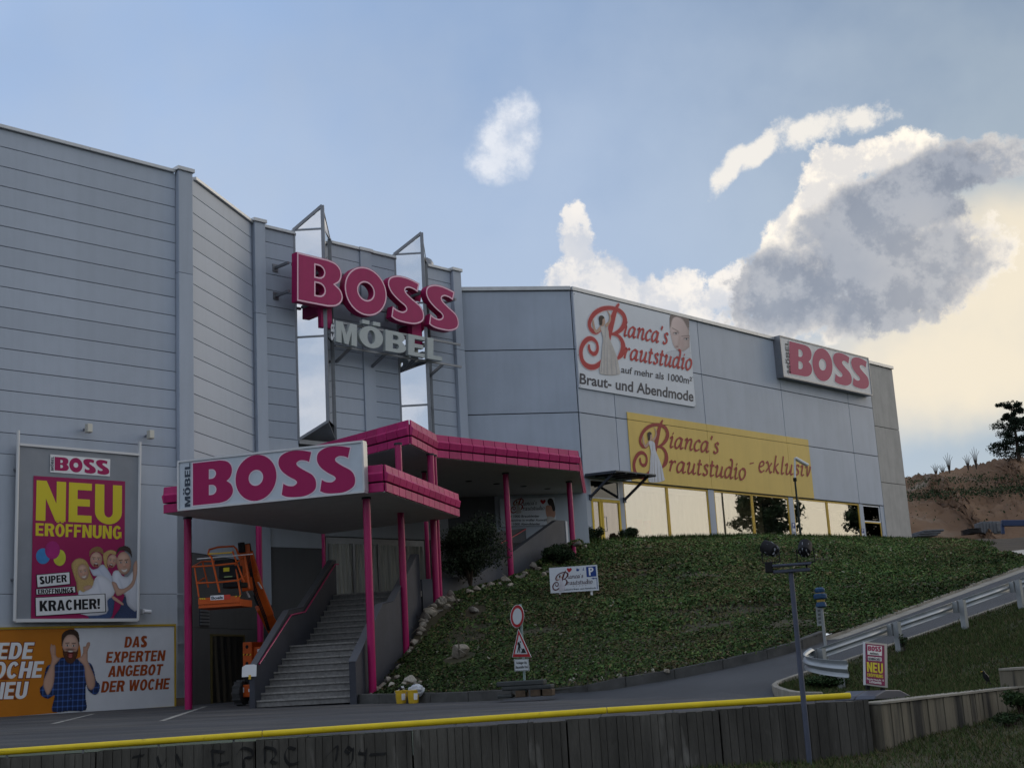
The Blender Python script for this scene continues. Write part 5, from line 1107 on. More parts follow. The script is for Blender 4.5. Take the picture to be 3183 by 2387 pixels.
BLOND = mat('blond_print', (.42, .29, .11), .6, var=.15); BROWNH = mat('brown_hair_print', (.09, .06, .045), .6); SHIRT = mat('white_shirt_print', (.55, .58, .66), .6, var=.12, vscale=4); JEANS = mat('jeans_print', (.04, .07, .16), .6, var=.3, vscale=5); FACE = mat('face_print', (.47, .26, .19), .6, var=.08, vscale=6); MOUTH = mat('mouth_print', (.10, .02, .02), .6); TEETH = mat('teeth_print', (.7, .68, .64), .6)
def fam(name, pts, m, k): shape(bn, name, FL, zN, pts, m, d0+.004+.0015*k)
p = Paint(FL, zN, 355, 15, 975, 692, 4.0, seed=3); SHW = (.60, .63, .70)
p.poly([(530, 600), (690, 460), (758, 500), (745, 640), (705, 690), (528, 690)], (.05, .085, .19), edge=(30, .4), noise=.12); p.poly([(755, 690), (800, 600), (860, 465), (890, 555), (974, 615), (972, 690)], (.04, .06, .13), edge=(30, .4), noise=.12)
p.poly([(745, 255), (800, 245), (830, 290), (880, 300), (930, 245), (974, 255), (974, 605), (880, 565), (855, 470), (760, 440), (732, 350)], SHW, edge=(45, .35), grad=(-.0006, -.0006, 850, 400), noise=.02)
p.line((800, 320), (850, 460), 10, (.42, .46, .56), soft=22, op=.6); p.line((900, 330), (890, 520), 10, (.42, .46, .56), soft=24, op=.6)
p.poly([(512, 180), (550, 230), (600, 222), (650, 185), (702, 240), (745, 330), (722, 425), (620, 305), (558, 292)], (.52, .56, .66), edge=(30, .35)); p.line((620, 240), (690, 330), 8, (.36, .42, .56), soft=16, op=.6)
HB, HBR, HDK = (.46, .32, .13), (.24, .14, .06), (.05, .035, .03)
p.poly([(358, 200), (385, 150), (430, 130), (485, 142), (520, 190), (535, 260), (562, 320), (590, 372), (575, 432), (425, 460), (405, 360), (382, 290)], HB, edge=(30, .45), noise=.10)
p.poly([(428, 436), (470, 445), (520, 412), (560, 380), (580, 310), (640, 290), (722, 340), (765, 420), (745, 482), (692, 522), (682, 642), (428, 642)], (.66, .68, .74), edge=(50, .28), grad=(-.0005, -.0004, 590, 460)); p.line((600, 330), (640, 470), 10, (.48, .51, .60), soft=24, op=.6); p.poly([(470, 400), (520, 380), (555, 395), (500, 430)], SK, edge=(14, .3))
face(p, 470, 258, 50, 74, HB, -12); p.poly([(368, 205), (390, 150), (440, 132), (500, 158), (520, 205), (480, 185), (440, 196), (416, 235), (408, 300), (416, 370), (392, 320), (376, 260)], HB, soft=8, edge=(16, .35), noise=.10)
face(p, 590, 145, 58, 72, HBR, 4, 'open'); p.poly([(524, 122), (528, 62), (560, 34), (605, 22), (650, 46), (662, 110), (640, 92), (600, 72), (556, 82), (536, 112)], HBR, soft=7, noise=.12)
face(p, 736, 158, 46, 66, HB, 14, 'open'); p.poly([(650, 120), (666, 78), (720, 53), (774, 70), (772, 100), (724, 94), (696, 130), (690, 190), (704, 228), (670, 208)], HB, soft=7, edge=(14, .35), noise=.10)
face(p, 845, 178, 68, 108, HDK, -4); p.poly([(772, 112), (786, 45), (830, 20), (882, 22), (914, 58), (920, 140), (900, 92), (852, 62), (802, 68)], HDK, soft=7, noise=.15)
p.poly([(733, 350), (775, 360), (805, 412), (870, 398), (925, 330), (928, 200), (962, 148), (972, 230), (942, 370), (882, 432), (790, 482), (758, 430)], SK, edge=(22, .45)); p.poly([(736, 478), (770, 490), (840, 548), (826, 562), (745, 512)], SK, edge=(10, .35))
p.done(bn, 'family_picture', d0+.006)
# ------------------------------------------------------------------ long billboard at the foot of the wall
bb = thing('wall_billboard', tuple(FL.pt(-4, .2)), 'wide orange and white billboard in a yellow frame at the wall foot', 'billboard')
QD = .14
bq = [FL.px(zM(x, y), QD) for x, y in ((-900, 1142), (2140, 962), (2138, -20), (-900, 60))]
bu0, bu1, bv0, bv1 = bq[0][0], bq[1][0], bq[1][1], bq[2][1]
obj('board', MB().fbox(FL, bu0, bu1, bv0, bv1, .06, QD), mat('billboard_white', (.60, .63, .68), .5, var=.04), bb)
YFR = mat('ochre_frame', (.40, .27, .03), .5, var=.15)
obj('frame', MB().fbox(FL, bu0, bu1+.05, bv1, bv1+.06, .05, QD+.03).fbox(FL, bu0, bu1+.05, bv0-.07, bv0, .05, QD+.03).fbox(FL, bu1, bu1+.05, bv0, bv1, .05, QD+.03), YFR, bb)
ORG_ = mat('orange_print', (.46, .16, .012), .5, var=.12, vscale=.6); RUST = mat('rust_print', (.30, .058, .012), .5)
ou = [FL.px(zM(x, y), QD+.004) for x, y in smootho([(900, -25), (950, 110), (985, 250), (992, 360), (960, 500), (880, 760), (700, 1045)], 5)]
flat(bb, 'orange_field', FL, [[(bu0+.01, bv0+.005), (bu0+.01, bv1-.005)] + [(u, max(bv0+.005, min(bv1-.005, v))) for u, v in ou]], ORG_, QD+.004)
for s, q in (('JEDE', ((-190, 390), (392, 384), (428, 180), (-150, 186))), ('WOCHE', ((-330, 632), (505, 613), (545, 410), (-290, 428))), ('NEU', ((-120, 880), (320, 870), (354, 660), (-85, 672)))):
    caps(bb, s, FL, zM, q, WHITEP, QD+.012, edge=mat('rust_dark', (.20, .045, .012), .5), ew=.025)
for s, q in (('DAS', ((1525, 244), (1800, 235), (1818, 102), (1543, 111))), ('EXPERTEN', ((1298, 432), (2018, 405), (2036, 275), (1318, 297))), ('ANGEBOT', ((1322, 606), (1985, 578), (2008, 445), (1345, 470))), ('DER WOCHE', ((1238, 796), (2073, 752), (2092, 618), (1260, 658)))):
    caps(bb, s, FL, zM, q, RUST, QD+.006)
p = Paint(FL, zM, 480, 10, 1236, 1036, 5.0, seed=5)
def plaid_pat(c):
    X, Y = p.X+.04*p.Y, p.Y+.05*p.X; l1 = np.clip(np.cos(X*2*pi/62)*2.2-1.3, 0, 1); l2 = np.clip(np.cos(Y*2*pi/72)*2.2-1.3, 0, 1); l3 = np.clip(np.cos(X*2*pi/31+1)*2-1.5, 0, 1)
    return c*(1+(2.6*l1+2.6*l2+.8*l3)[..., None]*np.array([.7, .9, 1.0]))
p.poly([(690, 440), (770, 355), (860, 430), (960, 365), (1040, 410), (1120, 440), (1160, 540), (1180, 640), (1228, 700), (1215, 790), (1160, 825), (1080, 770), (1058, 700), (1052, 860), (1058, 1012), (850, 1024), (642, 1034), (660, 880), (665, 830), (590, 875), (500, 830), (488, 740), (525, 700), (540, 600), (565, 490), (610, 450)], (.016, .030, .085), edge=(60, .45), pat=plaid_pat, noise=.08)
p.line((866, 450), (872, 1000), 8, (.008, .014, .04), soft=10, op=.8)
for y in (600, 735, 870): p.ell(868, y, 7, 8, (.10, .16, .26))
p.poly([(612, 270), (628, 190), (650, 215), (668, 205), (688, 250), (690, 335), (715, 365), (752, 362), (700, 430), (672, 470), (672, 580), (650, 720), (590, 826), (552, 770), (530, 700), (545, 620), (612, 470), (632, 380)], SK, edge=(34, .42), grad=(-.001, 0, 620, 500)); p.poly([(1018, 235), (1050, 225), (1070, 180), (1108, 180), (1105, 225), (1080, 290), (1080, 400), (1110, 480), (1160, 600), (1166, 710), (1120, 766), (1070, 720), (1045, 600), (1030, 470), (955, 385), (995, 350), (1018, 300)], SK, edge=(34, .42), grad=(-.001, 0, 1080, 500))
for a, b in (((640, 210), (650, 330)), ((660, 215), (668, 335)), ((678, 250), (676, 340)), ((1085, 190), (1058, 320)), ((1062, 215), (1042, 320)), ((1040, 235), (1030, 320))): p.line(a, b, 4, SKD, soft=7, op=.8)
HM = (.045, .028, .02)
p.poly([(752, 185), (758, 90), (800, 38), (880, 16), (948, 40), (974, 100), (974, 195), (950, 240), (770, 240)], HM, edge=(20, .3), noise=.2)
face(p, 866, 232, 100, 152, HM, 2, 'open', (.56, .37, .29), .19, (.085, .035, .018)); p.ell(858, 268, 62, 16, (.06, .028, .018), soft=16, op=.75)
p.ell(866, 312, 38, 34, (.09, .012, .012), soft=8); p.ell(866, 290, 30, 9, (.68, .65, .6), soft=6); p.ell(866, 332, 22, 10, (.42, .12, .11), soft=8)
p.poly([(758, 180), (768, 95), (805, 45), (880, 20), (945, 42), (970, 105), (966, 165), (945, 108), (900, 88), (830, 88), (790, 112), (776, 160)], HM, soft=10, noise=.25)
p.done(bb, 'man_picture', QD+.010)
# ------------------------------------------------------------------ bridal posters
PRED = mat('poster_red', (.40, .02, .03), .5, var=.06); PDK = mat('poster_slate', (.035, .04, .06), .5)
wp = thing('bridal_poster', tuple(FB.pt(5, 10)), 'white bridal poster with red script and a woman face below the roof edge', 'poster')
PD = .12
wq = [FB.px(zS(x, y), PD) for x, y in ((72, 1395), (1583, 1628), (1490, 440), (2, 118))]
WPO = mat('poster_paper', (.62, .66, .72), .5, var=.05, vscale=.6)
uA, uB, vA, vB = (wq[0][0]+wq[3][0])/2, (wq[1][0]+wq[2][0])/2, (wq[0][1]+wq[1][1])/2, (wq[2][1]+wq[3][1])/2
uA = max(uA, .06); obj('sheet', MB().fbox(FB, uA, uB, vA, min(vB, BR_-.06), .06, PD), WPO, wp)
for uu in (uA+.05, uB-.05):
    for vv in (vA+.06, vA+1.4, vB-.3): obj('fixing_bolt', MB().lathe(FB.pt(uu, vv, PD+.0), [(.025, -.012), (.025, .012)], 8), STEEL, wp)
PAPER = np.array((.62, .66, .72))
p = Paint(FB, zS, 1195, 425, 1520, 1150, 6.0, bg=None, seed=8)
p.poly([(1200, 940), (1262, 915), (1330, 905), (1430, 915), (1508, 850), (1520, 930), (1515, 1010), (1330, 1012), (1215, 990)], (.56, .58, .63), soft=26, edge=(50, -.05), noise=.03)
p.poly([(1246, 560), (1262, 445), (1340, 432), (1480, 464), (1500, 600), (1512, 830), (1490, 880), (1430, 915), (1350, 910), (1300, 860), (1268, 750), (1250, 640)], (.60, .48, .46), edge=(60, .22), grad=(-.0012, -.0004, 1380, 680), noise=.01)
p.poly([(1246, 575), (1258, 448), (1340, 434), (1490, 468), (1500, 640), (1462, 585), (1410, 505), (1335, 478), (1285, 512), (1262, 610)], (.22, .18, .17), soft=16, noise=.12)
for cx, cy, r in ((1332, 690, -12), (1468, 762, -6)): p.ell(cx, cy, 42, 22, (.36, .25, .24), r, soft=20, op=.75); p.ell(cx, cy, 26, 11, (.60, .60, .62), r, soft=6); p.ell(cx, cy, 11, 12, (.06, .06, .07), r, soft=5); p.line((cx-34, cy-8), (cx+30, cy-10), 7, (.05, .04, .04), soft=6)
p.line((1285, 622), (1362, 664), 9, (.20, .15, .14), soft=8); p.line((1405, 728), (1505, 718), 9, (.20, .15, .14), soft=8); p.poly([(1372, 720), (1392, 740), (1382, 840), (1345, 868), (1322, 852), (1350, 838)], (.46, .33, .31), soft=20, op=.6); p.poly([(1398, 780), (1440, 800), (1430, 870), (1395, 860)], (.46, .32, .31), soft=34, op=.5); p.ell(1345, 862, 18, 7, (.25, .14, .13), soft=9)
p.done(wp, 'portrait_picture', PD+.005)
bx = lambda: (FB.px(zS(62, 900), PD)[0], FB.px(zS(650, 560), PD)[0], FB.px(zS(240, 1140), PD)[1], FB.px(zS(560, 295), PD)[1])
swash(wp, FB, bx(), PRED, PD+.014, edge=mat('red_halo', (.66, .46, .48), .5))
script(wp, "ianca's", FB, zS, ((655, 718), (1222, 828), (1238, 695), (668, 592)), PRED, PD+.014, .24)
script(wp, 'rautstudio', FB, zS, ((655, 1008), (1528, 1162), (1540, 1030), (668, 880)), PRED, PD+.014, .24)
txt(wp, 'auf mehr als 1000m²', FB, zS, ((625, 1192), (1537, 1345), (1540, 1257), (628, 1112)), PDK, PD+.012, bold=.012)
txt(wp, 'Braut- und Abendmode', FB, zS, ((90, 1335), (1558, 1566), (1560, 1440), (92, 1205)), PDK, PD+.006, bold=.022)
yp = thing('bridal_poster', tuple(FB.pt(10, 8.1)), 'long yellow bridal poster with dark red script above the shop windows', 'poster')
yq = [FB.px(q, .08) for q in (z5(1100, 1216), zG(130, 622), zF(52, 1308), z5(1070, 842))]
yu0, yu1 = (yq[0][0]+yq[3][0])/2, (yq[1][0]+yq[2][0])/2; yv0, yv1 = WH+.03, (yq[2][1]+yq[3][1])/2
YPO = mat('poster_yellow', (.66, .47, .12), .5, var=.06, vscale=.5, streak=.1)
cuts = [yu0]+[v for v in vj if yu0 < v < yu1]+[yu1]
for a, b in zip(cuts[:-1], cuts[1:]):
    for c, e in ((yv0, J2-.012), (J2+.012, yv1)): obj('sheet', MB().fbox(FB, a+.01, b-.01, c, e, .052, .08), YPO, yp)
DRED = mat('poster_dark_red', (.26, .014, .016), .5, var=.06)
swash(yp, FB, (FB.px(z5(1100, 1160), .09)[0], FB.px(z5(1315, 1050), .09)[0], FB.px(z5(1165, 1240), .09)[1], FB.px(z5(1282, 886), .09)[1]), DRED, .092, gown=mat('white_gown_print', (.58, .60, .66), .6, var=.06), skin=SKIN)
script(yp, "ianca's", FB, z5, ((1328, 1053), (1628, 1092), (1632, 1030), (1335, 990)), DRED, .09, .22)
zz = lambda x, y: (x, y)
script(yp, 'rautstudio', FB, zz, (z5(1325, 1198), z6(260, 1196), z6(262, 1122), z5(1330, 1136)), DRED, .09, .22)
script(yp, 'exklusiv', FB, z6, ((350, 1140), (706, 1172), (708, 1105), (352, 1068)), DRED, .09, .20); shape(yp, 'lettering', FB, z6, [(288, 1082), (316, 1076), (316, 1084), (288, 1091)], DRED, .09, False)
up_ = thing('bridal_poster', tuple(FCL.pt(-2, 5)), 'dim white bridal poster on the wall under the upper canopy', 'poster')
CD = .09; cq_ = [FCL.px(zQ(x, y), CD) for x, y in ((400, 812), (1290, 800), (1268, 335), (400, 345))]
obj('sheet', MB().fbox(FCL, cq_[0][0], cq_[1][0], cq_[0][1], cq_[2][1], .02, CD), WPO, up_)
swash(up_, FCL, (FCL.px(zQ(545, 500), CD)[0], FCL.px(zQ(755, 500), CD)[0], FCL.px(zQ(640, 590), CD)[1], FCL.px(zQ(640, 345), CD)[1]), DRED, CD+.004)
script(up_, "ianca's", FCL, zQ, ((752, 468), (975, 455), (978, 415), (755, 428)), PDK, CD+.004, .16); script(up_, 'rautstudio', FCL, zQ, ((752, 548), (1100, 538), (1102, 498), (755, 508)), PDK, CD+.004, .16)
for s, y, x1 in (('über 1000 Brautkleider', 660, 1020), ('Accessoires in großer Auswahl', 722, 1140), ('über 1000 Abendkleider', 785, 1035)): txt(up_, s, FCL, zQ, ((470, y+4), (x1, y-2), (x1, y-38), (470, y-32)), PDK, CD+.004, bold=.015)
shape(up_, 'heart', FCL, zQ, [(1075, 448), (1035, 405), (1040, 380), (1062, 378), (1077, 392), (1095, 378), (1118, 385), (1115, 415)], PRED, CD+.005)
shape(up_, 'figure', FCL, zQ, [(1125, 480), (1170, 470), (1250, 500), (1278, 600), (1250, 670), (1150, 660), (1120, 560)], FACE, CD+.005); shape(up_, 'figure_hair', FCL, zQ, [(1150, 400), (1180, 355), (1230, 370), (1260, 450), (1275, 540), (1240, 560), (1210, 480), (1170, 460)], HAIRD, CD+.008); shape(up_, 'figure_gown', FCL, zQ, [(1145, 655), (1250, 665), (1288, 760), (1160, 795)], GOWN, CD+.006)
# ------------------------------------------------------------------ boom lift
LO = mat('lift_orange', (.50, .085, .012), .45, var=.12, vscale=4); BLK = mat('lift_black', (.014, .014, .016), .75, spec=.2); TYRE = mat('tyre_grey', (.06, .06, .062), .85, var=.2, vscale=9)
def P(zf, x, y, Y): return at_y(*zf(x, y), Y)
bl = thing('boom_lift', tuple(P(zL, 560, 1600, 36.0)), 'orange boom lift with raised work basket parked beside the stairs', 'lift')
f0, f1, f2, f3 = P(zL, 112, 640, 33.7), P(zL, 500, 636, 33.6), P(zL, 612, 560, 34.5), P(zL, 205, 535, 34.9)
for p in (f0, f1, f2, f3): p.z = f1.z
dn = Vector((0, 0, -.17))
bk = obj('basket', MB().prism([f0, f1, f2, f3], dn).bar(f0, f1, .05, .16), LO, bl)
def tubeo(nm, pts, r=.022, m=LO, par=bk): return obj(nm, MB().tube(pts, r, 8), m, par, smooth=True)
tubeo('rail', [P(zL, 55, 335, 33.8), P(zL, 250, 325, 33.65), P(zL, 455, 302, 33.6), P(zL, 545, 245, 34.4)]); tubeo('rail', [P(zL, 92, 490, 33.75), P(zL, 330, 478, 33.6), P(zL, 485, 462, 33.6), P(zL, 580, 388, 34.4)])
tubeo('rail', [P(zL, 55, 335, 33.8), P(zL, 135, 290, 34.8), P(zL, 160, 285, 34.9), P(zL, 300, 285, 34.9)]); tubeo('rail', [P(zL, 92, 490, 33.75), P(zL, 165, 440, 34.8)])
tubeo('rail', [P(zL, 310, 575, 33.6), P(zL, 235, 250, 33.6), P(zL, 203, 215, 33.7), P(zL, 212, 175, 34.0), P(zL, 290, 152, 34.3), P(zL, 440, 142, 34.4), P(zL, 468, 170, 34.4), P(zL, 500, 260, 34.4)], .026)
for a, b in (((75, 345), (116, 620)), ((455, 302), (505, 600)), ((150, 290), (205, 530)), ((545, 245), (590, 540)), ((430, 190), (540, 480))): tubeo('post', [P(zL, *a, 33.8 if a[0] != 150 else 34.9), P(zL, *b, 33.7 if a[0] != 150 else 34.9)])
tubeo('lath', [P(zL, 97, 262, 33.5), P(zL, 622, 216, 33.9)], .012, WHITEP)
tubeo('top_bar', [P(zL, 205, 216, 33.6), P(zL, 425, 202, 33.6)], .02, YELLOW)
FK = Fr(P(zL, 330, 640, 33.75), 101)
def kb(nm, x0, y0, x1, y1, d0, d1, m, par=bk, fr=FK):
    a = fr.px(zL(x0, y1), d1); b = fr.px(zL(x1, y0), d1); return obj(nm, MB().fbox(fr, a[0], b[0], a[1], b[1], d0, d1), m, par, bevel=.015)
kb('control_box', 262, 262, 440, 320, -.35, -.05, BLK); kb('control_box', 300, 320, 480, 450, -.4, -.08, BLK); kb('tool_box', 335, 475, 510, 535, -.6, -.15, BLK)
kb('sticker', 344, 340, 400, 382, -.08, -.07, YEL2); kb('sticker', 350, 420, 428, 436, -.08, -.07, mat('sticker_green', (.25, .34, .16), .5)); kb('sensor_mat', 212, 660, 465, 685, -.5, -.1, BLK)
FK2 = Fr(f0, math.degrees(atan2(f1.x-f0.x, f1.y-f0.y)))
def pl(nm, pts, m, d, par=bk, fr=FK2): flat(par, nm, fr, [uvs(fr, zL, pts, d)], m, d)
pl('sign_plate', [(223, 606), (348, 598), (350, 642), (224, 648)], WHITEP, .03); pl('sign_plate', [(350, 598), (410, 594), (411, 638), (351, 641)], mat('red_plate', (.55, .05, .03), .5), .03)
txt(bk, 'Boels', FK2, zL, ((232, 640), (340, 633), (340, 608), (232, 614)), SLATE, .034, bold=.03)
for k in range(4): pl('warning_stripe', [(462+k*18, 606-k*1.5), (474+k*18, 605-k*1.5), (466+k*18, 617-k*1.5), (454+k*18, 618-k*1.5)], BLK if k % 2 else YEL2, .03)
for k in range(3): pl('warning_stripe', [(118+k*20, 628), (130+k*20, 627), (138+k*20, 640), (126+k*20, 641)], YEL2, .03)
def boomseg(nm, a, b, w, h): obj(nm, MB().bar(a, b, w, h, up=(0, -1, .3)), LO, bl, bevel=.015)
boomseg('boom_section', P(zL, 585, 195, 34.9), P(zL, 690, 560, 35.2), .20, .2); boomseg('boom_section', P(zL, 615, 400, 35.0), P(zL, 770, 790, 35.5), .27, .27); boomseg('boom_section', P(zL, 700, 700, 35.4), P(zL, 900, 1080, 36.1), .33, .33)
obj('jib_head', MB().tube([P(zL, 512, 110, 34.7), P(zL, 520, 200, 34.7)], .09, 10).tube([P(zL, 570, 120, 34.9), P(zL, 585, 220, 34.9)], .08, 10), BLK, bl)
obj('jib_plate', MB().bar(P(zL, 540, 130, 34.8), P(zL, 575, 560, 34.8), .1, .28), LO, bl); obj('cylinder', MB().tube([P(zL, 640, 600, 35.4), P(zL, 760, 900, 35.8)], .05, 8), BLK, bl, smooth=True)
for k in range(3): tubeo('hose', [P(zL, 560+k*14, 230, 34.55), P(zL, 600+k*10, 420, 34.75), P(zL, 640+k*14, 600, 34.95+.05*k), P(zL, 720+k*12, 800, 35.2), P(zL, 760+k*10, 930, 35.5)], .014, BLK, bl)
for a, b, y in ((668, 705, 480), (560, 590, 560)): obj('decal', MB().bar(P(zL, a, y, 34.85), P(zL, b, y+60, 34.95), .05, .02), WHITEP, bl)
F36 = Fr(P(zL, 560, 1600, 35.7), 104)
def k36(nm, x0, y0, x1, y1, d0, d1, m, par=bl): return kb(nm, x0, y0, x1, y1, d0, d1, m, par, F36)
cw = k36('counterweight', 528, 1038, 612, 1312, -.9, .1, LO)
for cy in (1085, 1242): flat(cw, 'lifting_hole', F36, [uvs(F36, zL, [(566+15*cos(a*pi/8), cy+18*sin(a*pi/8)) for a in range(16)], .104)], BLK, .104)
for k in range(5): flat(cw, 'warning_stripe', F36, [uvs(F36, zL, [(532+k*16, 1150), (543+k*16, 1150), (535+k*16, 1166), (524+k*16+(5 if k == 0 else 0), 1166)], .104)], BLK if k % 2 else YEL2, .104)
k36('turret', 612, 1075, 800, 1230, -1.0, .0, LO); k36('turret_sticker', 662, 1102, 712, 1132, .0, .01, WHITEP); k36('slew_base', 530, 1312, 680, 1425, -.8, -.1, BLK)
ch = k36('chassis', 488, 1425, 800, 1560, -1.2, .02, LO); k36('chassis_sticker', 520, 1465, 538, 1515, .02, .03, WHITEP, ch); k36('chassis_sticker', 578, 1472, 700, 1508, .02, .03, WHITEP, ch)
c = F36.px(zL(470, 1512), -.05); wc = F36.pt(c[0], .33, -.1)
for k, off in enumerate((0, -1.3)):
    w = obj('wheel', MB().tube([wc+F36.e*-.02+F36.n*off, wc+F36.e*.22+F36.n*off], [.32, .32], 24), TYRE, bl, bevel=.03); obj('hub', MB().tube([wc+F36.e*-.03+F36.n*off, wc+F36.e*.02+F36.n*off], .15, 14), LO, w)
    for a in range(12): obj('tread_lug', MB().bar(wc+F36.e*-.02+F36.n*(off+.32*cos(a*pi/6))+Vector((0, 0, .32*sin(a*pi/6))), wc+F36.e*.22+F36.n*(off+.32*cos(a*pi/6))+Vector((0, 0, .32*sin(a*pi/6))), .05, .04), TYRE, w)
# ------------------------------------------------------------------ road sign
SRED = mat('sign_red', (.34, .018, .022), .4); SWH = mat('sign_white', (.50, .53, .54), .4, var=.06); GALV = mat('galvanised', (.30, .32, .33), .45, metal=.6, var=.15)
rb = yard_pt(zX(395, 1555)); FX = Fr(at_y(*zX(340, 900), rb.y), 145)
rsn = thing('road_sign', tuple(rb), 'round red bordered sign over a roadworks triangle on a weighted post', 'road sign')
def xs(nm, pts, m, d, sm=False, par=rsn): return flat(par, nm, FX, [uvs(FX, zX, smoothc(pts) if sm else pts, d)], m, d)
def plate(nm, pts, m, d): return flat(rsn, nm, FX, [uvs(FX, zX, pts, d)], m, d, 0, .006)
pb, ptp = at_y(*zX(392, 1420), rb.y), at_y(*zX(285, 130), rb.y); obj('post', MB().tube([pb, Vector((pb.x, pb.y, ptp.z))], .026, 10), mat('post_green_grey', (.20, .27, .26), .5, metal=.3), rsn, smooth=True)
ell = lambda cx, cy, rx, ry, n=32: [(cx+rx*cos(a*2*pi/n)+ry*.04*sin(a*2*pi/n)*-1, cy+ry*sin(a*2*pi/n)) for a in range(n)]
r1 = plate('round_plate', ell(274, 306, 100, 170), SWH, .03); xs('red_ring', ell(274, 306, 96, 164), SRED, .04, par=r1); xs('white_disc', ell(274, 308, 68, 120), SWH, .044, par=r1)
t1_ = plate('triangle_plate', [(202, 910), (482, 908), (292, 492)], SWH, .03); xs('red_border', [(207, 906), (476, 904), (293, 502)], SRED, .04, par=t1_); xs('white_field', [(236, 864), (428, 862), (300, 576)], SWH, .044, par=t1_)
xs('digger_figure', [(278, 690), (300, 684), (318, 720), (322, 770), (312, 772), (320, 845), (308, 842), (298, 780), (284, 842), (272, 842), (284, 770), (290, 720), (284, 735), (276, 730)], DARK, .048, par=t1_); xs('digger_head', ell(320, 683, 9, 14, 10), DARK, .048, par=t1_); xs('spoil_heap', [(328, 848), (352, 782), (375, 780), (406, 846)], DARK, .048, par=t1_); xs('shovel', [(300, 745), (306, 742), (352, 800), (346, 806)], DARK, .047, par=t1_)
t2_ = plate('text_plate', [(232, 936), (438, 930), (452, 1108), (240, 1116)], SWH, .03); xs('plate_border', [(236, 940), (436, 934), (448, 1104), (243, 1112)], DARK, .038, par=t2_); xs('plate_field', [(240, 946), (432, 940), (443, 1098), (247, 1106)], SWH, .041, par=t2_)
txt(t2_, 'Anlieger bis', FX, zX, ((258, 1010), (416, 1004), (412, 966), (256, 974)), DARK, .044, bold=.02); txt(t2_, 'Baustelle frei', FX, zX, ((254, 1076), (428, 1068), (426, 1030), (252, 1040)), DARK, .044, bold=.02)
FXB = Fr(rb, 100)
for k, (x, w, z0, z1, m) in enumerate(((-.55, .95, .22, .32, 'foot_rubber'), (-.45, 1.0, .14, .22, 'foot_rubber'), (-.55, .3, .0, .07, 'foot_rubber'))): obj('foot_plate', MB().fbox(FXB, x, x+w, z0, z1, -.35, .1), mat('foot_rubber', (.05, .055, .055), .8, var=.2), rsn, bevel=.02)
for x in (-.18, .12, .36): obj('timber_block', MB().fbox(FXB, x, x+.2, .0, .13, -.3, .08), mat('old_timber', (.085, .06, .04), .85, var=.3, vscale=8), rsn, bevel=.01)
# ------------------------------------------------------------------ parking direction board on the bank
pbase = on_bank(zP(605, 1215)) or at_y(*zP(605, 1215), 34); FPB = Fr(at_y(*zP(605, 1215), pbase.y), 95.5)
pk = thing('direction_board', tuple(pbase), 'white bridal shop parking board on two short posts on the grass bank', 'sign')
q = [FPB.px(zP(x, y), .03) for x, y in ((318, 1140), (1830, 1045), (1765, 245), (268, 352))]
flat(pk, 'board', FPB, [q], mat('board_white', (.60, .64, .69), .45, var=.04), .015, 0, .015)
for x in (605, 1597): u = FPB.px(zP(x, 1100), 0)[0]; z = FPB.px(zP(x, 1205), 0)[1]; obj('post', MB().fbox(FPB, u-.03, u+.03, z-.5, z+.5, -.05, -.004), WHITEP, pk)
BLUE = mat('parking_blue', (.012, .045, .22), .45)
def pkp(nm, pts, m, d=.034, sm=False): flat(pk, nm, FPB, [uvs(FPB, zP, smoothc(pts) if sm else pts, d)], m, d)
pkp('parking_field', [(1445, 632), (1752, 608), (1722, 292), (1420, 316)], BLUE)
flat(pk, 'parking_letter', FPB, [uvs(FPB, zP, [(1518, 585), (1572, 580), (1560, 480), (1610, 470), (1650, 430), (1658, 385), (1630, 340), (1580, 330), (1498, 338)], .038), uvs(FPB, zP, [(1558, 430), (1595, 420), (1608, 395), (1590, 372), (1552, 378)], .038)], WHITEP, .038)
pkp('arrow', [(1750, 655), (1768, 655), (1788, 1003), (1770, 1003), (1752, 680), (1672, 684), (1674, 702), (1580, 676), (1664, 645), (1666, 660)], BLUE)
pkp('heart', [(893, 485), (830, 410), (828, 375), (860, 350), (895, 372), (930, 345), (972, 370), (975, 410)], PRED, sm=True); pkp('balloon_string', [(888, 485), (894, 485), (886, 560), (880, 560)], PRED)
pkp('pram_symbol', [(1115, 410), (1140, 345), (1165, 385), (1220, 380), (1205, 420), (1195, 445), (1130, 450)], BLUE); pkp('wheelchair_symbol', [(1340, 330), (1352, 330), (1358, 400), (1362, 450), (1345, 420), (1300, 410), (1310, 395), (1342, 395)], BLUE)
swash(pk, FPB, (FPB.px(zP(345, 700), .034)[0], FPB.px(zP(832, 560), .034)[0], FPB.px(zP(430, 1045), .034)[1], FPB.px(zP(690, 430), .034)[1]), mat('maroon_print', (.085, .012, .02), .5), .036, gown=mat('gown_lilac', (.58, .56, .62), .6))
script(pk, "ianca's", FPB, zP, ((852, 678), (1335, 645), (1330, 570), (848, 602)), mat('script_grey', (.07, .03, .04), .5), .034, .2); script(pk, 'rautstudio', FPB, zP, ((845, 872), (1630, 825), (1622, 745), (842, 795)), MATS['script_grey'], .034, .2)
txt(pk, 'Exklusive Braut- und Abendmode', FPB, zP, ((745, 1052), (1738, 992), (1735, 942), (742, 1000)), SLATE, .034, bold=.02)
for k in range(5): cx, cy = 1028+k*97, 912-k*5; pkp('star', [(cx+(20 if i % 2 == 0 else 9)*sin(i*pi/5), cy-(20 if i % 2 == 0 else 9)*cos(i*pi/5)) for i in range(10)], mat('star_grey', (.28, .24, .24), .5))
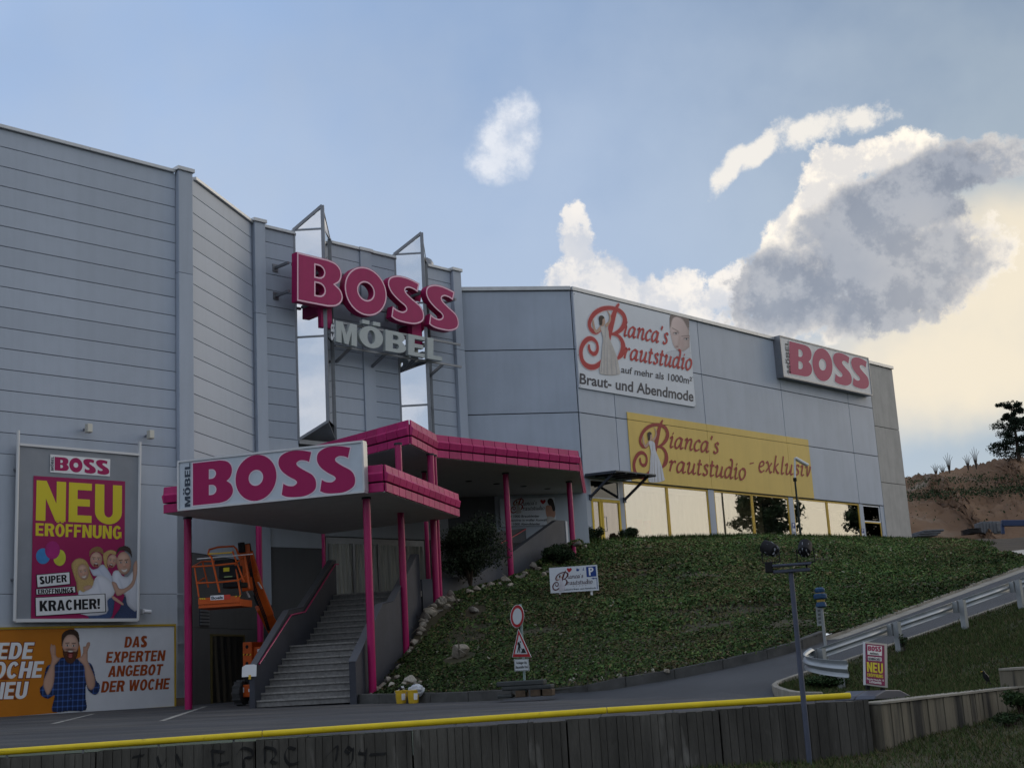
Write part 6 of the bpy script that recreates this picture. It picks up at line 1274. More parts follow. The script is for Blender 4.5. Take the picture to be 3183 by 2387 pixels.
# ------------------------------------------------------------------ pavement sign by the ramp
bl_, br_, tl_ = P(zK, 738, 975, 18.3), P(zK, 940, 1000, 18.75), P(zK, 733, 577, 18.35)
FA = Fr3(bl_, br_-bl_, tl_-bl_)
ab = thing('pavement_sign', tuple(P(zK, 820, 1060, 18.4)), 'small leaning magenta poster stand on the grass beside the ramp', 'sign')
def ap(nm, pts, m, d, ex=0, sm=False): return flat(ab, nm, FA, [uvs(FA, zK, pts, d)], m, d, 0, ex)
ap('poster_panel', [(736, 976), (940, 1002), (934, 597), (732, 577)], mat('alu_frame', (.42, .43, .45), .35, metal=.4), -.02, .018); ap('poster', [(749, 962), (926, 985), (920, 611), (745, 592)], mat('board_magenta', (.20, .008, .075), .6), .003)
ap('logo_field', [(764, 695), (897, 708), (897, 620), (762, 606)], WHITEP, .006); letters(ab, FA, zK, lin(768, 616, .06), lin(768, 657, .095), ((769, 800), (801, 833), (834, 862), (863, 892)), SIGNRED, .009)
caps(ab, 'MÖBEL', FA, zK, ((788, 690), (872, 699), (872, 684), (788, 675)), SLATE, .009)
ap('word_field', [(768, 748), (894, 757), (893, 722), (767, 712)], WHITEP, .006); caps(ab, 'DEMNÄCHST', FA, zK, ((774, 744), (888, 752), (887, 728), (773, 720)), SLATE, .009)
caps(ab, 'NEU', FA, zK, ((760, 852), (908, 872), (905, 778), (757, 762)), YEL2, .007); caps(ab, 'ERÖFFNUNG', FA, zK, ((762, 896), (908, 914), (907, 882), (761, 868)), YEL2, .007)
txt(ab, 'Theodor-Heuss-Str. 10', FA, zK, ((754, 925), (916, 943), (915, 928), (754, 909)), WHITEP, .007, bold=.02); txt(ab, 'Lichtenfels', FA, zK, ((780, 955), (893, 970), (892, 945), (779, 930)), WHITEP, .007, bold=.02)
for x0, x1, y in ((750, 780, 1020), (888, 920, 1045)): a, b = P(zK, (x0+x1)/2, y-40, 18.5), P(zK, (x0+x1)/2, y, 18.5); obj('spring_leg', MB().bar(a, b, .1, .04), BLK, ab)
bc = P(zK, 820, 1050, 18.45); fe = (br_-bl_); fe.z = 0; fe.normalize(); fn = Vector((fe.y, -fe.x, 0))
mbb = MB()
for k in range(2):
    pr = [(-.55, 0), (-.48, .05), (-.2, .12), (.2, .12), (.48, .05), (.55, 0)]
    mbb.prism([bc+fe*x+fn*(-.3+.3*k)+Vector((0, 0, z-.09-.05*x)) for x, z in pr], fn*.29)
obj('water_base', mbb, mat('base_grey', (.075, .08, .10), .5), ab, bevel=.01)
# ------------------------------------------------------------------ guard rail
gl = thing('guard_rail', (G0.x, G0.y, G0.z), 'galvanised steel guard rail climbing along the ramp with a curved end', 'guard rail')
posts = [(345, 748, 640), (1062, 676, 395), (1668, 462, 188), (2190, 282, 5)]
pu = [FG.px(zK(x, yb))[0] for x, yb, yt in posts]; 
for x, yb, yt in posts:
    u, v = FG.px(zK(x, yb)); v1 = FG.px(zK(x-30, yt))[1]
    obj('post', MB().fbox(FG, u-.05, u+.05, v-.4, v1, .0, .06).fbox(FG, u-.05, u-.04, v-.4, v1, -.05, .0).fbox(FG, u+.04, u+.05, v-.4, v1, -.05, 0), GALV, gl); obj('spacer', MB().fbox(FG, u-.09, u-.02, v1-.25, v1-.03, -.16, -.06), GALV, gl)
GALV2 = mat('galvanised_bright', (.36, .39, .41), .5, metal=.55, var=.12, vscale=2)
WP_ = [(-.155, .0), (-.12, .035), (-.075, .045), (-.04, .0), (0, -.015), (.04, .0), (.075, .045), (.12, .035), (.155, 0)]
def beam(nm, pts, face, k0=1.0, k1=1.0):                               # W profile swept along a path; face gives the side it bulges to
    rows = []
    for i, p in enumerate(pts):
        d = (pts[min(i+1, len(pts)-1)]-pts[max(0, i-1)]).normalized(); s = d.cross(Vector((0, 0, 1))).normalized()*face
        kf = k0+(k1-k0)*i/(len(pts)-1); rows.append([p+Vector((0, 0, h*kf))+s*b for h, b in WP_])
    o = obj(nm, MB().sheet(rows), GALV2, gl, smooth='open'); md = o.modifiers.new('thick', 'SOLIDIFY'); md.thickness = .004; return o
tops_ = [FG.px(zK(x-15, yt)) for x, yb, yt in posts]
line_ = [FG.pt(u, v-.11, -.17) for u, v in tops_]; line_.append(line_[-1]+(line_[-1]-line_[-2])*1.0); line_.append(line_[-1]+(line_[-1]-line_[-2])*1.5)
for a, b in zip(line_[:-1], line_[1:]): beam('beam', [a.lerp(b, k/3) for k in range(4)], -1, .62, .62)
cur = catm([line_[0], P(zK, 240, 690, 23.5), P(zK, 178, 740, 23.0), P(zK, 195, 775, 22.6), P(zK, 290, 800, 22.35), P(zK, 430, 820, 22.15), P(zK, 582, 832, 22.0)], 5); beam('end_beam', cur, -1, .62, .9)
a = P(zK, 510, 900, 22.25); b = P(zK, 510, 1062, 22.25); obj('post', MB().box((a.x, a.y, (a.z+b.z)/2-.1), (.06, .03, (a.z-b.z)/2+.25), .2), GALV, gl)
# ------------------------------------------------------------------ sign pole bound with blue and yellow
p0_, p1_ = P(zK, 388, 748, 24.1), P(zK, 322, 230, 24.1)
tp_ = thing('marker_pole', tuple(p0_), 'slim pole with blue and yellow wrapped top and small plate by guard rail', 'pole')
obj('pole', MB().tube([p0_+Vector((0, 0, -.3)), Vector((p0_.x, p0_.y, p1_.z+.15))], .03, 10), GALV, tp_, smooth=True)
FM = Fr(p0_, 118)
flat(tp_, 'plate', FM, [uvs(FM, zK, [(282, 250), (332, 244), (350, 425), (300, 432)], .04)], mat('plate_grey', (.22, .24, .24), .5, var=.2, vscale=12), .04, 0, .004)
for k in range(4): flat(tp_, 'plate_symbol', FM, [uvs(FM, zK, [(300+k*3, 280+k*36), (326+k*3, 277+k*36), (328+k*3, 300+k*36), (302+k*3, 303+k*36)], .047)], mat('plate_dark', (.08, .09, .09), .6), .047)
WRAPB, WRAPY = mat('blue_wrap', (.02, .06, .13), .5, var=.3, vscale=20), mat('yellow_wrap', (.42, .30, .08), .6, var=.2, vscale=20)
zz_ = lambda y: P(zK, 300, y, 24.1).z
for y, r, m in ((235, .10, WRAPB), (195, .075, WRAPY), (160, .125, WRAPB), (130, .07, WRAPY), (105, .085, WRAPB)):
    h = .11; rq = random.Random(y); mb = MB(); prf = [(r*.7, -h/2), (r, -h*.3), (r*1.05, .0), (r*.95, h*.3), (r*.6, h/2)]
    mb.lathe((p0_.x, p0_.y, zz_(y)), [(a*rq.uniform(.9, 1.1), b) for a, b in prf], 12); obj('wrap_band', mb, m, tp_, smooth=True)
# ------------------------------------------------------------------ floodlight post in front of the wall
lb = at_z(*zLP(298, 1640), low_z(3.2, 14.8)); ly = lb.y
lp = thing('floodlight_post', tuple(lb), 'dark blue grey post carrying a box and two round floodlights, in front', 'lamp post')
LPM = mat('post_slate', (.075, .085, .12), .45, var=.12, vscale=5); lt = P(zLP, 172, 330, ly)
obj('pole', MB().tube([lb+Vector((0, 0, -.3)), Vector((lb.x, lb.y, lt.z))], [.034, .030], 16), LPM, lp, smooth=True)
FLP = Fr(Vector((lb.x, lb.y, 0)), 98)
def lbx(nm, x0, y0, x1, y1, d0, d1, m, zf=zR):
    a, b = FLP.px(zf(x0, y1), d1), FLP.px(zf(x1, y0), d1); return obj(nm, MB().fbox(FLP, a[0], b[0], a[1], b[1], d0, d1), m, lp, bevel=.006)
lbx('cross_box', 318, 308, 572, 340, -.07, .1, LPM); lbx('cross_channel', 322, 346, 566, 382, -.05, .06, LPM); lbx('end_box', 276, 308, 318, 378, -.06, .08, BLK)
for cx, cy in ((303, 222), (531, 222)):
    c = FLP.px(zR(cx, cy), .02); ctr = FLP.pt(c[0], c[1], .02); ax = (FLP.n*-.55 + FLP.e*-.75*(1 if cx < 400 else -.2) + Vector((0, 0, .45))).normalized()
    h = obj('lamp_housing', MB().tube([ctr-ax*.09, ctr-ax*.07, ctr+ax*.03, ctr+ax*.09], [.045, .075, .085, .08], 18), BLK, lp, smooth=True)
    for k in range(6):
        a = k*pi/3; x = ax.orthogonal().normalized(); y = ax.cross(x); o_ = ctr-ax*.1+(x*cos(a)+y*sin(a))*.045; obj('cooling_fin', MB().bar(o_, o_+ax*.12+(x*cos(a)+y*sin(a))*.03, .008, .03), STEEL, h)
    obj('yoke', MB().tube([ctr+FLP.e*.1, ctr+FLP.e*.1+Vector((0, 0, -.16)), ctr+FLP.e*-.1+Vector((0, 0, -.16)), ctr+FLP.e*-.1], .009, 6), BLK, lp)
    obj('yoke_stem', MB().tube([ctr+Vector((0, 0, -.16)), ctr+Vector((0, 0, -.23))], .012, 6), BLK, lp)
# ------------------------------------------------------------------ lamp post in front of the shop windows
yy = 62.0; b0 = P(z6, 640, 1597, yy); sl_ = thing('street_lamp', tuple(b0), 'thin dark lamp post with slanted white head before the shop windows', 'street lamp')
t0 = P(z6, 602, 1192, yy); obj('pole', MB().tube([b0+Vector((0, 0, -.6)), Vector((b0.x, b0.y, t0.z))], [.06, .045], 10), mat('green_black', (.02, .03, .028), .5), sl_, smooth=True)
tt = Vector((b0.x, b0.y, t0.z)); obj('collar', MB().lathe(tt+Vector((0, 0, -.1)), [(.09, 0), (.09, .16)], 12), BLK, sl_)
hd = P(z6, 622, 1060, yy); obj('neck', MB().tube([tt, tt+Vector((.1, 0, 1.0)), hd], .05, 10), WHITEP, sl_, smooth=True); obj('lamp_head', MB().bar(hd+Vector((-.15, 0, .1)), hd+Vector((.45, .1, -.28)), .28, .12), WHITEP, sl_, bevel=.03)
# ------------------------------------------------------------------ parking plates on the pillars
for q4, lab in (([(578, 1490), (598, 1493), (605, 1553), (585, 1550)], 'small blue parking plate on the pillar beside the lamp post'), ([(1056, 1530), (1073, 1532), (1079, 1583), (1062, 1581)], 'small blue parking plate on the pillar left of the dark door')):
    c0 = FB.px(z6(*q4[3]), .05); t = thing('parking_plate', tuple(FB.pt(*c0)), lab, 'sign', 'parking plates on the shop pillars')
    flat(t, 'plate', FB, [uvs(FB, z6, q4, .05)], WHITEP, .04, 0, .006); (a, b, c, d) = q4; hh = lambda p, q, f: (p[0]+(q[0]-p[0])*f, p[1]+(q[1]-p[1])*f)
    flat(t, 'blue_field', FB, [uvs(FB, z6, [a, b, hh(b, c, .62), hh(a, d, .62)], .054)], BLUE, .054)
    txt(t, 'P', FB, z6, (hh(hh(a, d, .52), hh(b, c, .52), .25), hh(hh(a, d, .52), hh(b, c, .52), .75), hh(hh(a, d, .1), hh(b, c, .1), .75), hh(hh(a, d, .1), hh(b, c, .1), .25)), WHITEP, .058, bold=.02)
# ------------------------------------------------------------------ dresses behind the shop windows
def dress(q, h, m, head, lab, grp, dd=-.75, z0=None):
    u, v = FB.px(q, dd); z0 = FLOOR if z0 is None else z0; b = FB.pt(u, z0, dd); t = thing('dress_form', tuple(b), lab, 'dress', grp); k = h/1.55
    if head: obj('mannequin', MB().lathe(b+Vector((0, 0, 1.02*k)), [(.12, 0), (.17, .18), (.20, .36), (.08, .42), (.055, .50), (.085, .58), (.10, .66), (.07, .75), (.01, .79)], 14), DARK, t, smooth=True)
    obj('gown', MB().lathe(b+Vector((0, 0, .05)), [(.42*k, 0), (.36*k, .3*k), (.25*k, .7*k), (.15*k, 1.0*k), (.19*k, 1.22*k), (.185*k, 1.34*k), (.05, 1.36*k)], 18), m, t, smooth=True)
    obj('stand', MB().lathe(b, [(.2, 0), (.18, .04), (.02, .06), (.02, 1.0*k)], 10), STEEL, t)
SALM = mat('salmon_cloth', (.75, .30, .19), .8, var=.08); IVORY = mat('ivory_cloth', (.62, .60, .52), .8, var=.08)
dress(zE(1185, 1250), 1.75, SALM, False, 'left salmon dress in the first shop window', 'salmon dresses'); dress(zE(1290, 1220), 1.7, SALM, False, 'right salmon dress in the first shop window', 'salmon dresses')
for x, lab in ((445, 'ivory gown in the fourth shop window beside the pillar'), (690, 'ivory gown in the fifth shop window'), (850, 'ivory gown at the left of the last shop window'), (940, 'ivory gown in the middle of the last shop window')): dress(z6(x, 1560), 1.55, IVORY, True, lab, 'ivory gowns in the windows', -.6)
# ------------------------------------------------------------------ buckets, bag, rubble
def bucket(q, lab, sc=1.0):
    b = yard_pt(q); t = thing('paint_bucket', tuple(b), lab, 'bucket', 'yellow buckets by the kerb')
    obj('pail', MB().lathe(b, [(.105*sc, 0), (.11*sc, .02), (.13*sc, .25*sc), (.138*sc, .255*sc), (.138*sc, .28*sc), (.12*sc, .285*sc), (.11*sc, .2*sc), (.02, .19*sc)], 20), mat('bucket_yellow', (.55, .36, .03), .4, var=.12, vscale=9), t, smooth=True)
    obj('label', MB().sheet([[b+Vector((.131*sc*sin(a)*(.87+.13*h), -.131*sc*cos(a)*(.87+.13*h), .25*sc*h)) for a in [radians(10+6*i) for i in range(8)]] for h in (.3, .85)]), WHITEP, t, smooth='open'); return b, t
b1_, tb = bucket(zT(1052, 1618), 'open yellow bucket with dark scraps, left of the pair by the kerb'); obj('handle', MB().tube([b1_+Vector((.14*cos(a), -.02-.06*sin(a), .27-.12*sin(a))) for a in [pi*i/8 for i in range(9)]], .006, 6), STEEL, tb)
for k in range(5): obj('scrap', MB().box(b1_+Vector((R_.uniform(-.07, .07), R_.uniform(-.07, .07), .27+.02*k)), (.06, .03, .02), R_.uniform(0, 3)), DARK if k % 2 else WHITEP, tb)
b2_, tb2 = bucket(zT(1160, 1616), 'yellow bucket topped with white plastic bag, right of the pair')
def crumple(c, r, seed, n=3, sq=(1, 1, 1), amp=.25):
    bm = bmesh.new(); bmesh.ops.create_icosphere(bm, subdivisions=n, radius=1); rq = random.Random(seed); ph = [(Vector((rq.uniform(-1, 1), rq.uniform(-1, 1), rq.uniform(-1, 1)))*4, rq.uniform(0, 6)) for _ in range(7)]
    mb = MB(); mb.v = []
    for v in bm.verts:
        k = 1+amp*sum(abs(sin(v.co.dot(d)+p)) for d, p in ph)/7*2-amp; mb.v.append(tuple(Vector(c)+Vector((v.co.x*sq[0], v.co.y*sq[1], v.co.z*sq[2]))*r*k))
    mb.f = [[v.index for v in f.verts] for f in bm.faces]; mb.m = [0]*len(mb.f); bm.free(); return mb
bag = obj('plastic_bag', crumple(b2_+Vector((.07, .02, .27)), .115, 3, 4, (1.2, .8, .95), .6), mat('bag_white', (.45, .47, .50), .35, var=.15, vscale=10), None, smooth=True); tag(bag, 'crumpled white plastic bag spilling over the right yellow bucket', 'bag')
# stones: angular blocks cut from a hull of random points
ROCKM = [mat('limestone_%d' % i, c, .9, var=.25, vscale=5, bump=.4, bscale=14) for i, c in enumerate(((.30, .27, .22), (.24, .215, .175), (.36, .33, .28), (.20, .185, .16)))]
def rock_mesh(seed):
    rq = random.Random(seed); bm = bmesh.new()
    for _ in range(16):
        v = Vector((rq.gauss(0, 1), rq.gauss(0, 1), rq.gauss(0, 1))).normalized(); bm.verts.new((v.x*rq.uniform(.8, 1.1), v.y*rq.uniform(.6, .9), v.z*rq.uniform(.5, .8)))
    bmesh.ops.convex_hull(bm, input=bm.verts); bmesh.ops.bevel(bm, geom=bm.edges[:], offset=.07, segments=1, affect='EDGES'); me = bpy.data.meshes.new('boulder'); bm.to_mesh(me); bm.free(); me.materials.append(ROCKM[seed % 4]); return me
ROCKS = [rock_mesh(i) for i in range(10)]
def proj(v): w = (v-EYE).dot(CF); return CX+FPX*(v-EYE).dot(CR)/w, CY-FPX*(v-EYE).dot(CU)/w
LEP = [(proj(a.lerp(b, k/6)), a.lerp(b, k/6)) for a, b in zip(cols[0][:-1], cols[0][1:]) for k in range(6)]
def near_edge(q):                                      # bank point for a photograph point; beside the wall fall back on the bank's left edge
    h = on_bank(q)
    if h is not None and h.y < 50: return h
    (px_, py_), v = min(LEP, key=lambda t: (t[0][0]-q[0])**2+(t[0][1]-q[1])**2); return v+Vector((.12, -.05, 0))
RPOS = []
ORD = ('first', 'second', 'third', 'fourth', 'fifth', 'sixth', 'seventh', 'eighth', 'ninth', 'tenth', 'eleventh', 'twelfth', 'thirteenth', 'fourteenth')
def zone(p):
    for y, t in ((33.4, 'at the foot of the front magenta column'), (36.2, 'beside the stair wall between the front columns'), (38.6, 'around the base of the paired columns'), (40.4, 'below the large shrub'), (42.6, 'at the parapet foot by the single column')):
        if p.y < y: return t
    return 'on the bank left of the juniper'
SEEN = {}
def rlab(p, r, mi):
    return ('small', 'middling', 'big')[0 if r < .15 else 1 if r < .19 else 2] + ' ' + ('buff', 'brown', 'pale', 'dull grey')[mi] + ' limestone boulder ' + zone(p)
def rock(p, r, lab, grp, sink=.25, nm='boulder'):
    RPOS.append((p.x, p.y, r)); ri = R_.randrange(10); lab = rlab(p, r, ri % 4) if lab is None else lab
    o = link(nm, ROCKS[ri]); o.location = p+Vector((0, 0, r*(.5-sink))); o.scale = (r*R_.uniform(.85, 1.15),)*3; o.rotation_euler = (R_.uniform(-.4, .4), R_.uniform(-.4, .4), R_.uniform(0, 6.3)); tag(o, lab, 'stone', grp); return o
GA = (None, 'rockery boulders beside the stairs')
for x, y, r in ((1245, 765, 40), (1325, 775, 42), (1225, 808, 48), (1262, 855, 46), (1205, 922, 40), (1180, 962, 40), (1030, 1045, 48), (1045, 1110, 30), (990, 1115, 30), (950, 1165, 30), (938, 1290, 40), (738, 1440, 48), (880, 1478, 42), (1130, 1430, 60), (930, 1420, 40), (1010, 1400, 36), (1330, 830, 40), (1290, 690, 44), (1380, 750, 40), (1420, 720, 36), (1470, 700, 34), (850, 1390, 34), (1070, 1460, 34), (1400, 800, 30), (1150, 900, 30), (1440, 660, 40), (1500, 690, 30), (1255, 735, 36), (1300, 745, 30), (1190, 880, 34), (1240, 895, 30), (1160, 1000, 34), (1210, 985, 26), (1110, 1060, 30), (1015, 1010, 30), (960, 1110, 28), (900, 1230, 30), (905, 1340, 28), (790, 1480, 36), (830, 1500, 30), (700, 1500, 30), (960, 1470, 34), (1180, 1470, 32), (1220, 1440, 26), (905, 1450, 30), (1350, 690, 34), (1400, 690, 30)):
    p = near_edge(zT(x, y))
    if p: rock(p, r/2.861*p.y/FPX*1.25, *GA)
for x, y, r in ((650, 348, 42), (685, 360, 26), (600, 395, 30), (570, 412, 34), (470, 440, 34), (500, 470, 26), (430, 462, 24), (375, 472, 40), (280, 495, 36), (232, 512, 30), (78, 525, 22), (120, 560, 30), (40, 590, 34), (80, 610, 34), (8, 640, 30), (150, 570, 24), (330, 480, 26), (720, 400, 26), (740, 380, 20), (30, 545, 26), (540, 415, 24)):
    p = near_edge(z7(x, y))
    if p: rock(p, r/2.108*p.y/FPX*1.1, *GA)
p = on_bank(z7(165, 935)); rock(p, .34, 'single large pale boulder standing alone in the grass of the bank', None, 0); p = on_bank(z7(270, 632)); rock(p, .24, 'flat reddish stone on the bank below the rockery', None)
kst_n = 0
for x, y, r in ((905, 1095, 46), (1050, 1088, 24), (1105, 1080, 34), (1208, 1064, 36), (1290, 1070, 22), (1340, 1056, 18), (1385, 1035, 22), (1440, 1028, 28), (1530, 1030, 36), (1580, 1022, 26), (1730, 1010, 28), (1786, 995, 28), (1855, 998, 18), (1912, 985, 20)):
    p = on_bank(z7(x, y))
    if p: rock(p, r/2.108*p.y/FPX*.8, ORD[kst_n]+' pale stone along the kerb counting from the road sign', 'stones along the ramp kerb'); kst_n += 1
for x, y, r, lab in ((870, 190, 46, 'left grey boulder at the top of the bank by the canopy columns'), (935, 188, 58, 'large dark boulder at the top of the bank by the canopy columns'), (990, 200, 30, 'small boulder at the bank top right of the larger ones')):
    p = at_y(*z7(x, y+8), 45.2); rock(p, r/2.108*p.y/FPX*.62, lab, 'boulders at the bank top')
# ------------------------------------------------------------------ clutter behind the hall
def far_box(nm, x0, y0, x1, y1, Y, dep, m, lab, cat):
    a, b = P(zH, x0, y1, Y), P(zH, x1, y0, Y); o = thing(nm, ((a.x+b.x)/2, Y, a.z), lab, cat); return o, a, b
FRM = Fr((0, 0), 90)
t, a, b = far_box('concrete_slab', 205, 1192, 392, 1262, 80, 3, CONC, 'grey concrete kerb slabs stacked beyond the hall corner', 'slabs'); SLB = mat('slab_grey', (.15, .155, .165), .85, var=.2)
for k in range(3): h = (b.z-a.z)/3; obj('slab', MB().box(((a.x+b.x)/2+.2*k, 81, a.z+h*(k+.5)), ((b.x-a.x)/2, 1.0, h*.46), .1), SLB, t, bevel=.03)
t, a, b = far_box('pallet_stack', 690, 1176, 800, 1232, 82, 2, DARK, 'dark stacked pallets below the dirt hill', 'pallets')
for k in range(4): h = (b.z-a.z)/4; obj('pallet', MB().box(((a.x+b.x)/2, 82.5, a.z+h*(k+.35)), ((b.x-a.x)/2, .7, h*.3), .05), mat('wet_wood', (.035, .032, .032), .8), t)
for k in range(7):
    a = P(zH, 815+k*26, 1222, 83); o = obj('concrete_block', MB().box(a+Vector((0, 0, .3)), (.32, .25, .26+.06*(k % 3)), .1*k), SLB, None, bevel=.02); tag(o, ORD[k]+' grey concrete block in the row right of the pallets', 'block', 'blocks below the hill')
t = thing('blue_barrier', tuple(P(zH, 1012, 1225, 74)), 'blue steel barrier beam on posts at the right picture edge', 'barrier'); BLS = mat('barrier_blue', (.035, .055, .12), .45)
obj('beam', MB().bar(P(zH, 1005, 1135, 74), P(zH, 1500, 1130, 74), .3, .34), BLS, t, bevel=.03)
for x in (1012, 1330, 1490): obj('post', MB().bar(P(zH, x, 1140, 74), P(zH, x+6, 1235, 74), .16), BLS, t)
# ------------------------------------------------------------------ bird on the wall
bp = P(zW, 350, 578, 18.6); bd = thing('bird', tuple(bp), 'small dark bird standing on the grass just above the concrete wall', 'bird'); BIRD = mat('black_feather', (.012, .013, .016), .5)
c = bp+Vector((0, 0, .085)); X3 = Vector((-.35, -.2, .9)).normalized()
obj('body', MB().tube([c-X3*.075, c-X3*.055, c-X3*.01, c+X3*.03, c+X3*.05, c+X3*.062, c+X3*.08+Vector((-.006, 0, 0)), c+X3*.09+Vector((-.01, 0, 0))], [.006, .022, .033, .028, .02, .021, .018, .004], 14), BIRD, bd, smooth=True)
obj('tail', MB().prism([c-X3*.05+Vector((.01, -.012, 0)), c-X3*.05+Vector((.01, .012, 0)), c-X3*.12+Vector((.025, .014, 0)), c-X3*.12+Vector((.025, -.014, 0))], (.006, 0, .004)), BIRD, bd)
for sgn in (-1, 1): obj('wing', MB().tube([c+X3*.035+Vector((.012, .028*sgn, 0)), c-X3*.01+Vector((.018, .032*sgn, 0)), c-X3*.075+Vector((.02, .014*sgn, 0))], [.008, .02, .004], 8), BIRD, bd, smooth=True); obj('leg', MB().tube([c-X3*.05+Vector((0, .012*sgn, 0)), bp+Vector((0, .012*sgn, -.01))], .003, 5), BIRD, bd)
hp_ = c+X3*.078+Vector((-.014, -.006, 0)); obj('beak', MB().tube([hp_, hp_+Vector((-.032, -.012, -.004))], [.006, .001], 6), YELLOW, bd)
# ------------------------------------------------------------------ vegetation
rng = np.random.default_rng(11)
def leaf_object(name, cen, nrm, size, tint, m, par=None, kind=None, aspect=.55, bend=.25):
    """many small bent leaves: cen, nrm (n,3), size (n,), tint (n,3)"""
    n = len(cen); r = rng.normal(size=(n, 3)); a = np.cross(nrm, r); a /= np.linalg.norm(a, axis=1)[:, None]+1e-9; b = np.cross(nrm, a)
    s = size[:, None]; v = np.empty((n, 4, 3)); v[:, 0] = cen-a*s*.5; v[:, 1] = cen-b*s*aspect*.5+nrm*s*bend*.5; v[:, 2] = cen+a*s*.5+nrm*s*bend*.2; v[:, 3] = cen+b*s*aspect*.5+nrm*s*bend*.5
    og = np.array(root_org(par)) if par is not None else np.array([cen[:, 0].mean(), cen[:, 1].mean(), cen[:, 2].min()])
    me = bpy.data.meshes.new(name); me.vertices.add(4*n); me.loops.add(4*n); me.polygons.add(n)
    me.vertices.foreach_set('co', (v-og).reshape(-1)); me.loops.foreach_set('vertex_index', np.arange(4*n, dtype=np.int32)); me.polygons.foreach_set('loop_start', np.arange(0, 4*n, 4, dtype=np.int32)); me.polygons.foreach_set('loop_total', np.full(n, 4, dtype=np.int32))
    at = me.attributes.new('tint', 'FLOAT_COLOR', 'POINT'); c = np.ones((n, 4, 4)); c[:, :, :3] = tint[:, None, :]; at.data.foreach_set('color', c.reshape(-1)); me.materials.append(m); me.update(); me.validate()
    o = link(name, me, par)
    if par is None: o.location = og
    if kind: o['kind'] = kind
    return o
def surf(mb, n, keep=None):
    V = np.array(mb.v); q = np.array([f for f in mb.f if len(f) == 4]); T = np.concatenate([q[:, [0, 1, 2]], q[:, [0, 2, 3]]]); A, B, C = V[T[:, 0]], V[T[:, 1]], V[T[:, 2]]; N_ = np.cross(B-A, C-A); ar = np.linalg.norm(N_, axis=1)
    i = rng.choice(len(T), n, p=ar/ar.sum()); u = rng.random((n, 2)); fl = u.sum(1) > 1; u[fl] = 1-u[fl]
    p = A[i]+(B-A)[i]*u[:, :1]+(C-A)[i]*u[:, 1:]; nn = N_[i]/(ar[i][:, None]+1e-9); nn[nn[:, 2] < 0] *= -1
    if keep is not None: k = keep(p); p, nn = p[k], nn[k]
    return p, nn
def vn(p, s, seed=0):                                  # cheap smooth noise in about -1..1
    r = np.random.default_rng(seed); o = 0
    for k in range(6): d = r.normal(size=3); d[2] *= .4; o = o+np.sin(p@(d*s*(1+.6*k))+r.uniform(0, 6.3))/(1+.35*k)
    return o/2.6
def tints(n, cols, w, var=.3):
    c = np.array(cols)[rng.choice(len(cols), n, p=np.array(w)/np.sum(w))]; return c*(1+rng.uniform(-var, var, (n, 1)))
LEAF = leaf_mat('leaf_green', (1, 1, 1), .85); BARK = mat('bark', (.06, .045, .035), .9, var=.3, vscale=8, bump=.4)
# ground cover on the bank
def seen(p):                                           # only the part that can be in view or close to it
    return (p[:, 1] < 80)
p, nn = surf(bankmb, 330000, seen)
mnd = vn(p, .9, 1)+.6*vn(p, 2.6, 2); bare = vn(p, .55, 5)+.5*vn(p, 1.8, 6); k = (rng.random(len(p)) < np.clip(1.15-np.clip(bare-.35, 0, 1)*2.2, .12, 1)); p, nn, mnd = p[k], nn[k], mnd[k]
for rx_, ry_, rr_ in RPOS:
    kk_ = np.hypot(p[:, 0]-rx_, (p[:, 1]-ry_)*.8) > rr_*1.15+.03; p, nn, mnd = p[kk_], nn[kk_], mnd[kk_]
hgt = np.clip(.045+.085*mnd, .0, .30)*rng.random(len(p))**.6; p = p+np.array([0, 0, 1])*hgt[:, None]
nr = nn*.9+rng.normal(size=p.shape)*.75; nr /= np.linalg.norm(nr, axis=1)[:, None]
far_k = np.clip(p[:, 1]/36, .8, 1.9); sz = rng.uniform(.05, .135, len(p))*far_k
tn = tints(len(p), [(.050, .088, .030), (.036, .066, .028), (.078, .115, .040), (.105, .108, .046), (.12, .092, .058), (.17, .17, .14)], [34, 30, 18, 8, 9, 2], .4)
sel = rng.random(len(p)) < np.clip((vn(p, .7, 9)-.1)*.9, 0, .6); tn[sel] = tints(int(sel.sum()), [(.11, .095, .052), (.085, .068, .042), (.078, .085, .040)], [1, 1, 1], .35)
big_v = vn(p, .22, 14)+.5*vn(p, .6, 15); tn = tn*np.clip(1+.38*big_v+.012*(p[:, 0]-4)+.010*(p[:, 1]-38), .55, 1.9)[:, None]; tn[:, 1] *= np.clip(1+.10*vn(p, .35, 16), .85, 1.15)
tn = tn*np.array([1.25, 1.22, 1.08])
gc = leaf_object('ground_cover', p, nr, sz, tn, LEAF, kind='stuff'); gc['label'] = 'low leafy ground cover over the bank'; gc['category'] = 'ground cover'
